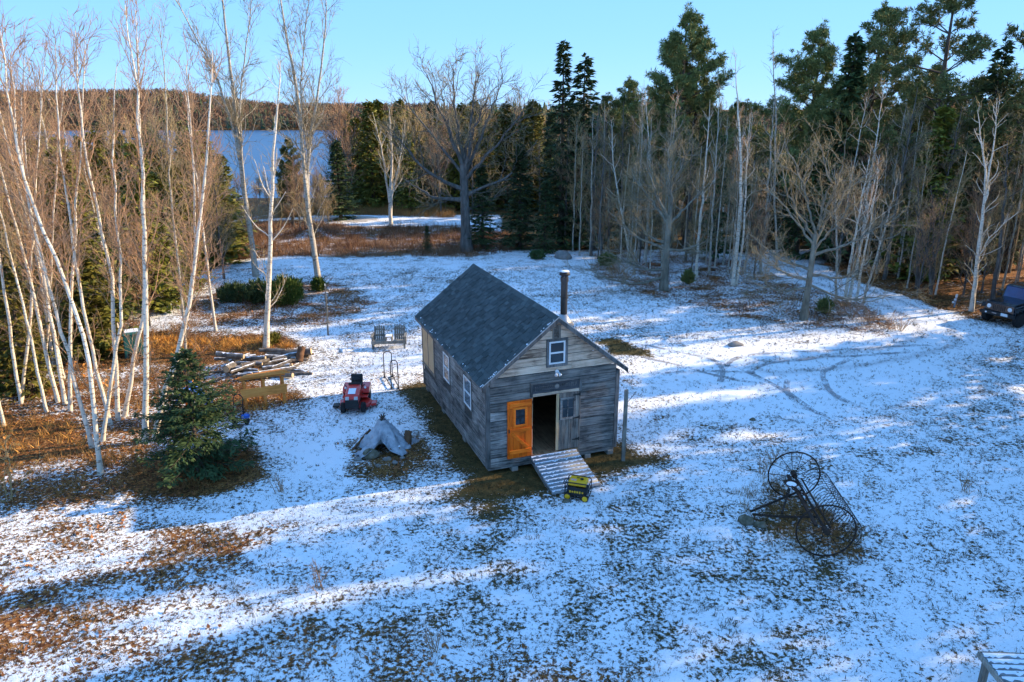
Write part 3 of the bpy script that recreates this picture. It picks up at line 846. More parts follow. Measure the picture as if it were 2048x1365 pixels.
spread_tree("maple_tree", (933, 502), (927, 335), [(800, 160, 3, 927, 350), (850, 110, -2, 927, 335), (905, 100, 2, 927, 330), (955, 100, -1, 927, 330), (1010, 125, 2, 930, 350), (1060, 175, -3, 930, 360), (1075, 250, 2, 932, 390), (785, 235, -2, 926, 380), (810, 330, 2, 926, 400), (1030, 330, 3, 932, 420), (880, 140, 4, 927, 335), (985, 150, -4, 930, 345)], 0.40, M_GREY, M_TWIG_GREY, "great spreading bare maple standing alone behind the shed roof", None, 31, **MP)
MP2 = dict(f0=0.08, n1=10, len1=2.2, ang=(0.35, 0.85), prof='round', d2=4.2, d3=4.4, up=0.08, tw=0.009, len3=0.55, wig=0.2, thick=0.75)
spread_tree("maple_tree", (1327, 580), (1338, 440), [(1250, 300, 1, 1338, 450), (1290, 250, -1, 1338, 440), (1340, 235, 1, 1340, 430), (1385, 260, -1, 1340, 430), (1425, 330, 1, 1340, 445), (1225, 480, -1, 1332, 540), (1215, 390, 1, 1335, 500), (1420, 450, -1, 1335, 500), (1180, 520, -1, 1328, 555), (1360, 280, 2, 1340, 435), (1265, 400, 1.5, 1336, 490)], 0.235, M_MAPLE, M_TWIG_GREY, "spreading lichen-grey maple at the wood's edge behind the stovepipe", "spreading maples at the edge of the wood", 32, **MP2)
spread_tree("maple_tree", (1607, 640), (1630, 480), [(1520, 330, 1, 1628, 490), (1570, 260, -1, 1632, 470), (1630, 235, 1, 1635, 460), (1690, 250, -1, 1635, 460), (1750, 300, 1, 1632, 480), (1790, 400, -1, 1628, 510), (1500, 440, 1, 1622, 540), (1490, 530, -1, 1618, 575), (1740, 500, 1, 1622, 550), (1560, 300, 2, 1630, 480), (1700, 380, -2, 1628, 500), (1540, 500, -2, 1620, 560), (1790, 560, 0, 1618, 570)], 0.175, M_MAPLE, M_TWIG_GREY, "low-branched grey maple standing in the leaf island before the driveway", "spreading maples at the edge of the wood", 33, **MP2)
custom_tree("birch_tree", [((782, 452), [(780, 400), (784, 340), (782, 270), (778, 215)], 0.176), ((782, 452), [(780, 410), (770, 340), (757, 270), (745, 225)], 0.12), ((782, 452), [(782, 400), (796, 340), (806, 280), (812, 240)], 0.096)], M_BIRCH, M_TWIG_TAN, "pale many-stemmed birch in the sunlit snow patch beyond the brush", None, 34, f0=0.3, n1=16, len1=3.0, ang=(0.35, 0.8), d2=3.0, d3=3.5, up=0.15, tw=0.014, len3=0.7)
# trunks at the edge of the right-hand wood
BR = dict(f0=0.45, n1=15, len1=1.9, ang=(0.4, 0.9), d2=4.0, d3=4.5, up=0.10, tw=0.009, len3=0.45, low=4)
GE = "slender birches along the edge of the wood"
edge = [((1181, 512), [(1182, 440), (1184, 330), (1186, 230)], 0.09, M_GBIRCH, "slim grey birch at the wood's near corner beside the boulder"),
        ((1204, 522), [(1200, 440), (1206, 340), (1212, 250)], 0.09, M_GREY, "dark slim trunk second from the wood's near corner"),
        ((1262, 528), [(1245, 430), (1228, 350), (1222, 240)], 0.08, M_BIRCH, "pale birch leaning left from the shrub clump at the wood's edge"),
        ((1290, 520), [(1296, 400), (1300, 300), (1290, 180)], 0.09, M_BIRCH, "white straight birch just left of the grey maple by the stovepipe"),
        ((1392, 556), [(1400, 440), (1412, 330), (1420, 200)], 0.10, M_BIRCH, "pale birch just right of the grey maple by the stovepipe"),
        ((1418, 548), [(1424, 440), (1432, 320), (1440, 170)], 0.08, M_GBIRCH, "grey birch second right of the maple by the stovepipe"),
        ((1466, 572), [(1476, 460), (1484, 370), (1478, 250), (1470, 110)], 0.12, M_BIRCH, "bright double birch midway between the two spreading maples"),
        ((1472, 572), [(1488, 470), (1492, 350), (1500, 230)], 0.07, M_BIRCH, "thin birch sharing its foot with the bright birch between the maples"),
        ((1520, 545), [(1530, 440), (1540, 330), (1548, 200)], 0.09, M_GBIRCH, "grey birch left of the low-branched maple"),
        ((1556, 540), [(1548, 420), (1552, 300), (1546, 60)], 0.08, M_GBIRCH, "very tall thin birch poking above the wood left of the low-branched maple"),
        ((1673, 602), [(1674, 520), (1672, 430), (1668, 330)], 0.075, M_GBIRCH, "upright birch beginning the leaning clump by the driveway"),
        ((1690, 598), [(1702, 520), (1720, 420), (1742, 300)], 0.09, M_BIRCH, "first of the right-leaning birches in the clump by the driveway"),
        ((1698, 598), [(1716, 520), (1740, 410), (1760, 310)], 0.09, M_BIRCH, "middle of the right-leaning birches in the clump by the driveway"),
        ((1712, 602), [(1726, 520), (1746, 420), (1758, 340)], 0.07, M_BIRCH, "thin right-leaning birch at the outer side of the driveway clump"),
        ((1726, 608), [(1748, 530), (1772, 450), (1796, 350)], 0.065, M_GBIRCH, "most slanted grey birch of the clump by the driveway"),
        ((1835, 578), [(1836, 520), (1838, 440), (1836, 350)], 0.13, M_GREY, "dark grey trunk across the driveway behind the marker stake"),
        ((1985, 600), [(1998, 500), (2010, 400), (2015, 280)], 0.11, M_GREY, "grey trunk just left of the parked off-roader")]
for i, (b_, m_, r_, bk, lab) in enumerate(edge):
    custom_tree("birch_tree", [(b_, m_, r_)], bk, M_TWIG_GREY if bk is not M_BIRCH else M_TWIG_RED, lab, GE, 50 + i, **BR)
custom_tree("birch_tree", [((1943, 624), [(1958, 500), (1966, 420), (1975, 350), (1962, 290), (1955, 220)], 0.112), ((1943, 624), [(1958, 500), (1966, 420), (1976, 360), (1990, 290), (1994, 200)], 0.08), ((1943, 624), [(1955, 520), (1960, 500), (2000, 455), (2040, 420)], 0.048)], M_BIRCH, M_TWIG_TAN, "stout forked birch between the marker stake and the parked off-roader", None, 75, **BR)
custom_tree("bare_tree", [((1862, 588), [(1870, 520), (1885, 450), (1900, 380)], 0.080), ((1862, 588), [(1860, 530), (1846, 470), (1830, 410)], 0.08), ((1862, 588), [(1866, 520), (1868, 450), (1862, 370)], 0.064)], M_GREY, M_TWIG_TAN, "vase-shaped bare tree across the driveway from the leaning birches", None, 76, **BR)

# conifers with a shape of their own
def conifer(name, protos, Hs, i, base, top, label, group=None, rz=0.0, widen=1.0):
    b = G(*base); h = height_at(b, top) - b[2]
    r = tree_thing(name, b, protos[i][0], protos[i][1], label, "tree", group, rz, h / Hs[i])
    if widen != 1.0: r.scale = (r.scale[0] * widen, r.scale[1] * widen, r.scale[2])
    return r
GC = "tall conifers rising above the wood"
conifer("spruce_tree", SPRUCE, H_SPR, 1, (1120, 492), 84, "taller grey-green spruce of the pair behind the great maple's right side", GC, 0.3)
conifer("spruce_tree", SPRUCE, H_SPR, 2, (1160, 494), 112, "dark spruce with dense top right of the tallest one of the pair", GC, 1.3, 1.25)
conifer("pine_tree", PINE, H_PIN, 1, (1335, 500), 20, "bushy dark pine rising above the grey maple by the stovepipe", GC, 0.6)
conifer("pine_tree", PINE, H_PIN, 0, (1370, 495), 70, "lower pine half hidden right of the bushy dark pine", GC, 2.2)
conifer("pine_tree", PINE, H_PIN, 1, (1590, 505), 50, "sunlit green pine above the low-branched maple", GC, 2.6)
conifer("pine_tree", PINE, H_PIN, 0, (1700, 515), 10, "tall pine crown left of the largest wide-limbed pine", GC, 4.0)
conifer("spruce_tree", SPRUCE, H_SPR, 0, (1655, 520), 70, "dark spruce spire against the tall pine crown", GC, 2.0)
conifer("pine_tree", PINE, H_PIN, 2, (1822, 540), -45, "largest pine with wide level limbs reaching out of the top of the picture", GC, 0.9)
conifer("pine_tree", PINE, H_PIN, 2, (2010, 545), -60, "tall wide-limbed pine at the right edge of the picture", GC, 3.0)
conifer("spruce_tree", SPRUCE, H_SPR, 2, (1925, 545), 80, "narrow dark spruce between the two wide-limbed pines", GC, 1.1)
conifer("fir_tree", OLIVE, H_OLV, 0, (1835, 555), 215, "sunlit yellow-green fir below the largest pine", GC, 0.5)
conifer("spruce_tree", SPRUCE, H_SPR, 0, (965, 498), 330, "low dark spruce at the great maple's foot", None, 0.2, 1.3)
conifer("spruce_tree", SPRUCE, H_SPR, 0, (1040, 497), 290, "broad dark spruce between the great maple and the paired spruces", None, 1.2, 1.3)
conifer("spruce_tree", SPRUCE, H_SPR, 2, (1090, 505), 360, "small dark spruce before the paired spruces", None, 2.2, 1.4)
conifer("spruce_tree", SPRUCE, H_SPR, 0, (855, 505), 452, "small young spruce standing in the red-brown brush", None, 1.0, 1.2)
conifer("spruce_tree", SPRUCE, H_SPR, 0, (682, 440), 282, "dark round spruce by the lake shore left of the pale birch", None, 0.0, 1.5)
# olive firs behind the left birches
GO = "olive firs behind the left birches"
conifer("fir_tree", OLIVE, H_OLV, 0, (185, 705), 300, "dark olive fir behind the white birches and left of the compost bin", GO, 0.4, 1.0)
conifer("fir_tree", OLIVE, H_OLV, 1, (90, 690), 330, "olive fir among the birches at the left edge", GO, 1.4, 1.0)
conifer("fir_tree", OLIVE, H_OLV, 1, (20, 660), 300, "olive fir cut by the left edge of the picture", GO, 2.4, 1.0)
conifer("fir_tree", OLIVE, H_OLV, 0, (420, 520), 262, "broad yellow-green fir before the lake, behind the forked leaning birch", GO, 0.9, 1.7)
conifer("fir_tree", OLIVE, H_OLV, 1, (330, 530), 290, "yellow-green fir left of the broad one before the lake", GO, 3.0, 1.5)
conifer("fir_tree", OLIVE, H_OLV, 0, (250, 540), 300, "yellow-green fir farthest left of the three before the lake", GO, 3.8, 1.2)
conifer("pine_tree", PINE, H_PIN, 1, (586, 456), 275, "loose olive pine before the lake, seen between the tall birches", None, 1.0, 0.8)
conifer("fir_tree", OLIVE, H_OLV, 1, (462, 498), 310, "slim olive fir before the lake, left of the tall grey birch", GO, 0.3, 1.2)
conifer("spruce_tree", SPRUCE, H_SPR, 0, (235, 640), 430, "low dark spruce directly behind the compost bin", None, 3.8, 1.3)

# the wood itself, crowds that cannot be told apart
rng = rs(500)
LOOK = {id(SPRUCE[0][1]): "full dark spruce", id(SPRUCE[1][1]): "gappy tall dark spruce", id(SPRUCE[2][1]): "narrow dark spruce", id(OLIVE[0][1]): "broad olive fir", id(OLIVE[1][1]): "slimmer olive fir",
        id(PINE[0][1]): "long-trunked pine", id(PINE[1][1]): "bushy pine", id(PINE[2][1]): "wide-limbed pine", id(BARE_G[0][1]): "slender grey bare tree", id(BARE_G[1][1]): "tall grey bare tree",
        id(BARE_G[2][1]): "short red-twigged grey birch", id(BARE_G[3][1]): "tall red-twigged grey birch", id(BARE_G[4][1]): "tan-twigged bare tree", id(BARE_T[0][1]): "bushy tan bare tree", id(BARE_T[1][1]): "bushy reddish bare tree", id(WOODP[0][1]): "slim tan-twigged grey birch", id(WOODP[1][1]): "tall grey-twigged birch", id(WOODP[2][1]): "small white-stemmed birch", id(BIRCHP[0][1]): "slim white birch", id(BIRCHP[1][1]): "tall white birch", id(BIRCHP[2][1]): "small tan-twigged white birch"}
Z_WOOD = [(1000, "behind the great maple"), (1180, "round the paired spruces"), (1290, "by the wood's near corner"), (1400, "behind the maple by the stovepipe"), (1520, "behind the bright double birch"),
          (1700, "behind the low-branched maple"), (1800, "behind the leaning birch clump"), (1900, "beyond the marker stake"), (9999, "behind the parked off-roader")]
Z_BELT = [(760, "left of the sunlit pale birch"), (830, "behind the sunlit pale birch"), (935, "left of the great maple's trunk"), (9999, "right of the great maple's trunk")]
Z_LEFT = [(40, "at the left edge"), (170, "behind the left-edge birches"), (300, "behind the thickest birch"), (9999, "behind the forked leaning birch")]
def zone_px(x, y): return 1024 + F_PX * x / (y * _c + CAM_H * _s)
def zone(x, y, zs):
    px = zone_px(x, y)
    return [n for (lim, n) in zs if px < lim][0]
def crowd(n, xr, yr, protos, Hs, hr, name, zs, group, seed, mind=1.6, keep=None, rows=((58, "in the front rows"), (68, "in the middle rows"), (999, "deep in the wood"))):
    rg = rs(seed); k = 0; tries = 0
    while k < n and tries < n * 40:
        tries += 1
        x, y = rg.uniform(*xr), rg.uniform(*yr)
        if keep and not keep(x, y): continue
        if abs(x) / (y * _c + CAM_H * _s) > 0.78: continue
        if y < 34 and x < 0 and zone_px(x, y) > 195: continue
        if any((x - a) ** 2 + (y - b) ** 2 < mind ** 2 for a, b in _placed): continue
        _placed.append((x, y))
        i = rg.randint(len(protos))
        h = rg.uniform(*hr)
        row = [t for (lim, t) in rows if y < lim][0]
        label = " ".join((LOOK[id(protos[i][1])] + " " + row + " " + zone(x, y, zs)).split())
        tree_thing(name, (x, y, float(tz(x, y)) - 0.1), protos[i][0], protos[i][1], label, "tree", group, rg.uniform(0, 6.28), h / Hs[i])
        k += 1
R_BELT = ((88, "in the lakeward belt"), (999, "far back in the lakeward belt")); R_LEFT = ((42, "in the near thicket"), (60, "in the middle thicket"), (999, "in the far thicket")); R_SHORE = ((140, "high on the lake bank"), (999, "down by the lake shore"))
def wood_right(x, y):
    # behind the edge of the lawn, leaving the driveway and the view to the lake free
    if float(dist_line(np.array(x), np.array(y), DRIVE)) < 3.2: return False
    edge_y = np.interp(x, [2, 6, 10, 14, 19, 24, 30, 45], [60, 54, 51, 51, 50, 45, 43, 42])
    return y > edge_y
crowd(60, (2, 60), (50, 92), SPRUCE, H_SPR, (6, 10.5), "spruce_tree", Z_WOOD, "spruces inside the wood", 601, 1.9, wood_right)
crowd(26, (6, 60), (54, 86), PINE, H_PIN, (11, 14.5), "pine_tree", Z_WOOD, "pines inside the wood", 602, 3.0, wood_right)
crowd(95, (4, 40), (46, 62), BARE_G, H_BG, (8, 12.0), "bare_tree", Z_WOOD, "bare trees inside the wood", 603, 1.1, wood_right)
def wood_edge(x, y):
    if float(dist_line(np.array(x), np.array(y), DRIVE)) < 2.4: return False
    e = np.interp(x, [2, 6, 8, 12, 16, 20, 24, 30, 45], [58, 53, 47, 46, 45, 43, 42, 41, 40])
    return e < y < e + 7
crowd(34, (4, 34), (40, 62), WOODP, H_BP, (7, 10.5), "birch_tree", Z_WOOD, "slim birches in the wood's front rows", 612, 0.8, wood_edge, rows=((47, "in the foremost row"), (51, "in the second row"), (999, "in the third row")))
crowd(16, (-26, -13.5), (21, 36), BIRCHP, H_BP, (8.5, 12), "birch_tree", Z_LEFT, "slim birches at the back of the left grove", 613, 0.9, lambda x, y: zone_px(x, y) < 195 or y > 33, rows=((27, "in the grove's front"), (31, "in the grove's middle"), (999, "at the grove's back")))
crowd(18, (4, 36), (42, 60), BARE_T, H_BT, (3.0, 6.5), "bare_tree", Z_WOOD, "bushy trees under the wood's edge", 617, 1.0, wood_edge, rows=((46, "bushing out foremost"), (50, "in the second bushy row"), (999, "in the third bushy row")))
# beyond the brush towards the lake, and behind the great maple
crowd(55, (-26, 4), (78, 118), OLIVE, H_OLV, (8, 12), "fir_tree", Z_BELT, "firs in the belt before the lake", 604, 2.2, lambda x, y: x / y > -0.222, rows=R_BELT)
crowd(44, (-24, 4), (76, 112), BARE_G + BARE_T, H_BG + H_BT, (7.5, 11.5), "bare_tree", Z_BELT, "bare trees in the belt before the lake", 605, 1.6, lambda x, y: x / y > -0.235, rows=R_BELT)
crowd(10, (-12, 4), (84, 115), SPRUCE, H_SPR, (8, 12.5), "spruce_tree", Z_BELT, "spruces in the belt before the lake", 606, 2.4, lambda x, y: x / y > -0.13, rows=R_BELT)
# left: brown thicket behind the birches
crowd(36, (-60, -17), (30, 80), BARE_T + BARE_T + BARE_G, H_BT + H_BT + H_BG, (4.0, 8.0), "bare_tree", Z_LEFT, "bare trees in the left thicket", 607, 1.5, lambda x, y: x / y < -0.40 - 0.12 * (y < 40), rows=R_LEFT)
crowd(26, (-80, -22), (40, 110), OLIVE, H_OLV, (6, 10), "fir_tree", Z_LEFT, "firs in the left thicket", 608, 3.0, lambda x, y: x / y < -0.42, rows=R_LEFT)
crowd(20, (-32, -15.5), (25, 46), BARE_T, H_BT, (2.6, 5.2), "bare_tree", Z_LEFT, "low bare bushes in the left thicket", 611, 1.2, lambda x, y: x / y < -0.50 - 0.1 * (y < 33), rows=((33, "low in the front thicket"), (40, "low in the second thicket"), (999, "low in the third thicket")))
crowd(40, (-52, -19), (38, 62), OLIVE + OLIVE + BARE_T, H_OLV + H_OLV + H_BT, (7.4, 9.4), "fir_tree", Z_LEFT, "tall thicket trees screening the lake", 614, 2.0, lambda x, y: zone_px(x, y) < 445, rows=((46, "tall in the lake screen"), (54, "rising in the lake screen"), (999, "far in the lake screen")))
crowd(30, (-34, -17), (77, 104), BARE_T, H_BT, (1.8, 3.2), "bare_tree", [(560, "left of the straight pale birch"), (640, "between the two tall grey birches"), (9999, "right of the tall forked birch")], "low bushes beyond the gravel road", 615, 1.3, lambda x, y: 440 < zone_px(x, y) < 740, rows=((86, "beyond the gravel road"), (95, "on the bank"), (999, "down the bank")))
crowd(12, (-29, -16.5), (26, 38), OLIVE, H_OLV, (4.0, 7.5), "fir_tree", Z_LEFT, "young firs among the left birches", 616, 1.5, lambda x, y: zone_px(x, y) < 240, rows=((31, "among the near birches"), (999, "among the farther birches")))
# lake-shore trees, lower down the slope
crowd(16, (-90, -22), (110, 175), OLIVE + SPRUCE, H_OLV + H_SPR, (6, 9), "fir_tree", Z_LEFT, "firs on the lake shore", 609, 4.0, lambda x, y: x / y < -0.50 or -0.30 < x / y < -0.2, rows=R_SHORE)
crowd(6, (-21, -13), (62, 80), BARE_T, H_BT, (3.5, 6.0), "bare_tree", Z_LEFT, "small bare trees beside the gravel road", 610, 1.8, lambda x, y: x / y < -0.24, rows=((999, "beside the gravel road"),))
# ------------------------------------------------------------------ the wood goes on east of the lawn (it throws the long shadows)
SUNWOOD = dict(label="tree of the wood that goes on beyond the right edge of the picture", group="wood east of the lawn")
def q_to_xy(q, x):
    """a place at x metres east whose shadow runs along the line q over the lawn"""
    return x, (q + x * math.sin(SUN_AZ)) / math.cos(SUN_AZ)
EAST = []
rg = rs(700)
# (line q, metres east, height, kind) : kinds p pine, s spruce, b bare
for (q, x, h, k) in [
    (13.6, 27, 15, 'b'), (10.4, 28, 15, 'b'), (9.0, 30, 16, 'b'), (18.0, 27, 16, 'b'), (14.2, 31, 17, 'b'), (4.2, 31, 15, 'b'), (1.2, 27, 14, 'b'), (10.0, 34, 17, 'b'), (17.4, 35, 18, 'b'), (13.0, 33, 17, 'p'),
    (16.6, 25, 15, 's'), (15.6, 33, 16, 's'), (16.2, 40, 18, 'b'), (17.9, 31, 17, 'b'), (18.4, 37, 18, 'b'), (14.6, 36, 17, 'b'), (11.9, 27, 15, 's'), (12.4, 36, 16, 'b'), (11.2, 40, 17, 'b'), (7.6, 26, 14, 's'), (8.4, 34, 16, 'b'), (9.4, 38, 17, 'b'), (6.0, 30, 14, 'b'), (4.8, 36, 16, 'b'), (2.4, 38, 16, 'b'),
    (3.4, 27, 13, 's'), (1.8, 34, 15, 'p'), (0.6, 29, 13, 's'), (-1.4, 32, 13, 's'), (-3.4, 28, 12, 's'), (9.8, 50, 14, 'b'), (13.8, 52, 14, 'b'),
    (31.2, 40, 15, 's'), (30.2, 34, 13, 'b'), (28.0, 48, 13, 'b'), (25.0, 37, 16, 's'), (23.8, 33, 13, 's'), (22.0, 31, 13, 'b'), (21.0, 34, 14, 's'), (20.4, 42, 16, 'p'), (24.2, 47, 17, 's'), (22.8, 56, 18, 'p'), (26.4, 44, 13, 'b')]:
    x_, y_ = q_to_xy(q, x)
    pr, hs_, nm = {'p': (PINE, H_PIN, "pine_tree"), 's': (SPRUCE, H_SPR, "spruce_tree"), 'b': (BARE_G, H_BG, "bare_tree")}[k]
    i = 2 if k == 's' else rg.randint(len(pr))
    tree_thing(nm, (x_, y_, float(tz(x_, y_)) - 0.1), pr[i][0], pr[i][1], SUNWOOD["label"], "tree", SUNWOOD["group"], rg.uniform(0, 6.28), (h + 0.8) / hs_[i])

# ------------------------------------------------------------------ far woods on the hills beyond the lake (one mass each)
def far_mass(name, n, kind, mat, label, seed, yr, thr, hr):
    rg = rs(seed)
    th = rg.uniform(thr[0], thr[1], n); y = yr[0] + (yr[1] - yr[0]) * rg.uniform(0, 1, n) ** 1.5
    x = th * y
    z = tz(x, y)
    ok = z > LAKE_Z + 0.5
    x, y, z = x[ok], y[ok], z[ok]; n = len(x)
    h = rg.uniform(hr[0], hr[1], n)
    Vs, Ts, off = [], [], 0
    if kind == 'cone':
        k = 6
        for tier in range(3):
            a = rg.uniform(0, 6.28, n)[:, None] + np.arange(k)[None] * 2 * math.pi / k
            rr = (h * 0.24 * (1 - 0.28 * tier))[:, None] * rg.uniform(0.6, 1.2, (n, k))
            zb = z + h * (0.08 + 0.28 * tier); zt = z + h * (0.55 + 0.225 * tier)
            ring = np.stack([x[:, None] + rr * np.cos(a), y[:, None] + rr * np.sin(a), zb[:, None] + rg.uniform(-0.04, 0.04, (n, k)) * h[:, None]], -1)
            apex = np.stack([x, y, zt], -1)[:, None]
            V = np.concatenate([ring, apex], 1).reshape(-1, 3)
            b = np.arange(n) * (k + 1)
            T = np.stack([np.stack([b + j, b + (j + 1) % k, b + k], -1) for j in range(k)], 1).reshape(-1, 3)
            Vs.append(V); Ts.append(T + off); off += len(V)
    else:
        m = 34   # rough sprays of twigs: narrow upright slivers through the crown's volume
        C = np.stack([x, y, z], -1)[:, None, :] + np.stack([rg.normal(0, 1, (n, m)) * (h * 0.17)[:, None], rg.normal(0, 1, (n, m)) * (h * 0.17)[:, None], rg.uniform(0.05, 0.85, (n, m)) * h[:, None]], -1)
        L = (h * 0.24)[:, None] * rg.uniform(0.6, 1.3, (n, m))
        D = np.stack([rg.normal(0, 0.35, (n, m)), rg.normal(0, 0.35, (n, m)), np.ones((n, m))], -1)
        Wd = (h * 0.035)[:, None] * rg.uniform(0.6, 1.4, (n, m))
        V, Qd = diamonds(C.reshape(-1, 3), D.reshape(-1, 3), rg.normal(0, 1, (n * m, 3)), L.ravel(), Wd.ravel(), 0.0)
        o = link(name, np_mesh(name, V, Qd, None, mat))
        return tag(o, label, None, None, "stuff")
    o = link(name, np_mesh(name, np.concatenate(Vs), None, np.concatenate(Ts), mat))
    return tag(o, label, None, None, "stuff")
M_FARBROWN = simple("far_bare_wood", [(0.09, 0.05, 0.035), (0.17, 0.095, 0.06), (0.24, 0.15, 0.09)], 0.02, 4, rough=0.9, rnd=0.35, island=True)
M_FARGREEN = simple("far_conifers", [(0.025, 0.045, 0.025), (0.05, 0.075, 0.035), (0.085, 0.10, 0.04)], 0.02, 4, rough=0.9, rnd=0.35, island=True)
far_mass("far_bare_woods", 4200, 'twig', M_FARBROWN, "brown leafless woods covering the hill beyond the lake", 801, (930, 1300), (-0.85, -0.10), (10, 16))
far_mass("far_conifer_woods", 1800, 'cone', M_FARGREEN, "dark conifer woods scattered over the hill beyond the lake", 802, (932, 1250), (-0.85, 0.2), (10, 17))
far_mass("far_bare_woods", 1500, 'twig', M_FARBROWN, "brown leafless woods on the low land right of the lake", 803, (260, 1250), (-0.10, 0.85), (9, 14))
far_mass("far_conifer_woods", 1600, 'cone', M_FARGREEN, "conifer woods on the low land right of the lake", 804, (240, 1250), (-0.13, 0.85), (10, 15))
far_mass("far_conifer_woods", 160, 'cone', M_FARGREEN, "conifers on the wooded bank at the lake's left end", 805, (180, 420), (-1.0, -0.60), (8, 13))

# ------------------------------------------------------------------ low cover: brush, tufts, fallen leaves
def scatter(n, xr, yr, seed, w):
    """n points kept with probability w(x, y)"""
    rg = rs(seed)
    x = rg.uniform(xr[0], xr[1], n); y = rg.uniform(yr[0], yr[1], n)
    k = rg.uniform(0, 1, n) < w(x, y)
    return x[k], y[k], rg
def blades(name, x, y, rg, per, hr, wd, spread, mat, label, tilt=0.5, kind="stuff"):
    n = len(x)
    X = np.repeat(x, per) + rg.normal(0, spread, n * per); Y = np.repeat(y, per) + rg.normal(0, spread, n * per)
    Z = tz(X, Y) - 0.01
    C = np.stack([X, Y, Z], -1)
    D = np.stack([rg.normal(0, tilt, n * per), rg.normal(0, tilt, n * per), np.ones(n * per)], -1)
    L = rg.uniform(hr[0], hr[1], n * per)
    D /= np.linalg.norm(D, axis=1, keepdims=True)
    S = np.cross(D, rg.normal(0, 1, D.shape)); S /= np.linalg.norm(S, axis=1, keepdims=True)
    W_ = wd * rg.uniform(0.6, 1.4, n * per)[:, None]
    V = np.stack([C + S * W_, C - S * W_, C + D * L[:, None]], 1).reshape(-1, 3)
    o = link(name, np_mesh(name, V, None, np.arange(len(V)).reshape(-1, 3), mat))
    return tag(o, label, None, None, kind)
M_TUFT = simple("olive_brown_grass", [(0.028, 0.026, 0.010), (0.070, 0.052, 0.018), (0.13, 0.085, 0.03)], 1.6, 4, rough=0.9, rnd=0.4, island=True)
M_STRAW = simple("tan_dead_grass", [(0.22, 0.11, 0.035), (0.38, 0.22, 0.08)], 1.0, 4, rough=0.9, rnd=0.35, island=True)
M_BRUSH = simple("red_brown_brush", [(0.13, 0.062, 0.036), (0.23, 0.12, 0.066), (0.32, 0.19, 0.105)], 0.35, 4, rough=0.9, rnd=0.35, island=True)
M_LEAF = simple("fallen_brown_leaves", [(0.12, 0.04, 0.015), (0.27, 0.10, 0.03), (0.42, 0.18, 0.05)], 0.7, 4, rough=0.8, rnd=0.45, island=True)
def clump(x, y, s, seed): return sstep(0.15, 0.75, vnoise(x * s, y * s, seed))
TRAIL = [gp(*p)[:2] for p in [(1330, 1145), (1385, 1205), (1440, 1240), (1495, 1300), (1570, 1360), (1620, 1400)]]
def w_tuft(x, y):
    b, l, t = masks(x, y)
    u, v = shed_uv(x, y)
    free = ~((u > -0.05) & (u < SHED_W + 0.05) & (v > -0.05) & (v < SHED_L + 0.05))
    ramp_ = ~((u > 1.2) & (u < 3.0) & (v > -2.6) & (v < 0))
    trail = dist_line(x, y, TRAIL) < 0.10 + 0.08 * vnoise(x * 2, y * 2, 58)
    return np.maximum(np.clip((b - 0.05) * 1.2, 0, 1) * (0.40 + 0.60 * clump(x, y, 2.4, 51)), trail * 1.0) * free * ramp_
x, y, rg = scatter(190000, (-22, 26), (9.5, 50), 901, w_tuft)
blades("grass_tufts", x, y, rg, 5, (0.04, 0.14), 0.008, 0.03, M_TUFT, "short dark grass tufts poking through the thin snow", 0.7)
def w_straw(x, y):
    b, l, t = masks(x, y)
    return np.clip((b - 0.36) * 1.6, 0, 0.8) * (l > 0.3) * clump(x, y, 1.5, 52) * (y < 30)
x, y, rg = scatter(40000, (-16, 12), (9.5, 30), 902, w_straw)
blades("dead_grass", x, y, rg, 6, (0.10, 0.34), 0.006, 0.06, M_STRAW, "dead tan grass clumps standing in the snow", 0.55)
def w_rake(x, y):
    return in_poly(x, y, [(1470, 985), (1540, 940), (1640, 1000), (1735, 1095), (1700, 1120), (1550, 1110), (1500, 1050)]) * (0.15 + 0.85 * clump(x, y, 3, 53))
x, y, rg = scatter(3800, (5.5, 10.5), (14.5, 21), 903, w_rake)
blades("dead_grass", x, y, rg, 7, (0.08, 0.30), 0.006, 0.05, M_STRAW, "russet dead grass grown up through the old hay rake", 0.45)
def w_brush(x, y):
    return in_poly(x, y, [(300, 528), (640, 514), (940, 516), (1030, 505), (1020, 470), (905, 452), (735, 458), (600, 443), (300, 446)]) * (0.25 + 0.75 * clump(x, y, 0.7, 54))
x, y, rg = scatter(20000, (-42, 3), (50, 74), 904, w_brush)
blades("brush", x, y, rg, 9, (0.25, 0.85), 0.012, 0.16, M_BRUSH, "red-brown brush filling the low field beyond the lawn", 0.4)
x, y, rg = scatter(9000, (-30, 0), (73, 84), 905, lambda x, y: in_poly(x, y, [(560, 436), (700, 430), (910, 436), (905, 420), (560, 420)]) * 1.0)
blades("brush", x, y, rg, 8, (0.3, 1.0), 0.012, 0.16, M_STRAW, "orange grass lit by the sun along the gravel road", 0.4)
def w_under(x, y):
    return (in_poly(x, y, [(1185, 540), (1330, 560), (1500, 585), (1640, 600), (1790, 650), (1830, 665), (1700, 664), (1500, 635), (1330, 605), (1200, 565)]) * 0.5
            + in_poly(x, y, [(380, 610), (560, 570), (700, 575), (735, 605), (690, 632), (520, 645), (380, 640)]) * 0.25) * clump(x, y, 1.1, 55)
x, y, rg = scatter(16000, (-22, 24), (33, 50), 906, w_under)
blades("undergrowth", x, y, rg, 6, (0.2, 0.75), 0.008, 0.10, M_BRUSH, "thin russet undergrowth beneath the bare trees", 0.5)
def w_left(x, y):
    return ((x < -11.2 - 0.05 * (y - 20)) & (y > 18)) * (0.1 + 0.9 * clump(x, y, 0.9, 56)) * 0.6
x, y, rg = scatter(14000, (-32, -9), (17, 46), 907, w_left)
blades("undergrowth", x, y, rg, 6, (0.15, 0.6), 0.007, 0.10, M_STRAW, "tan undergrowth between the white birches", 0.6)
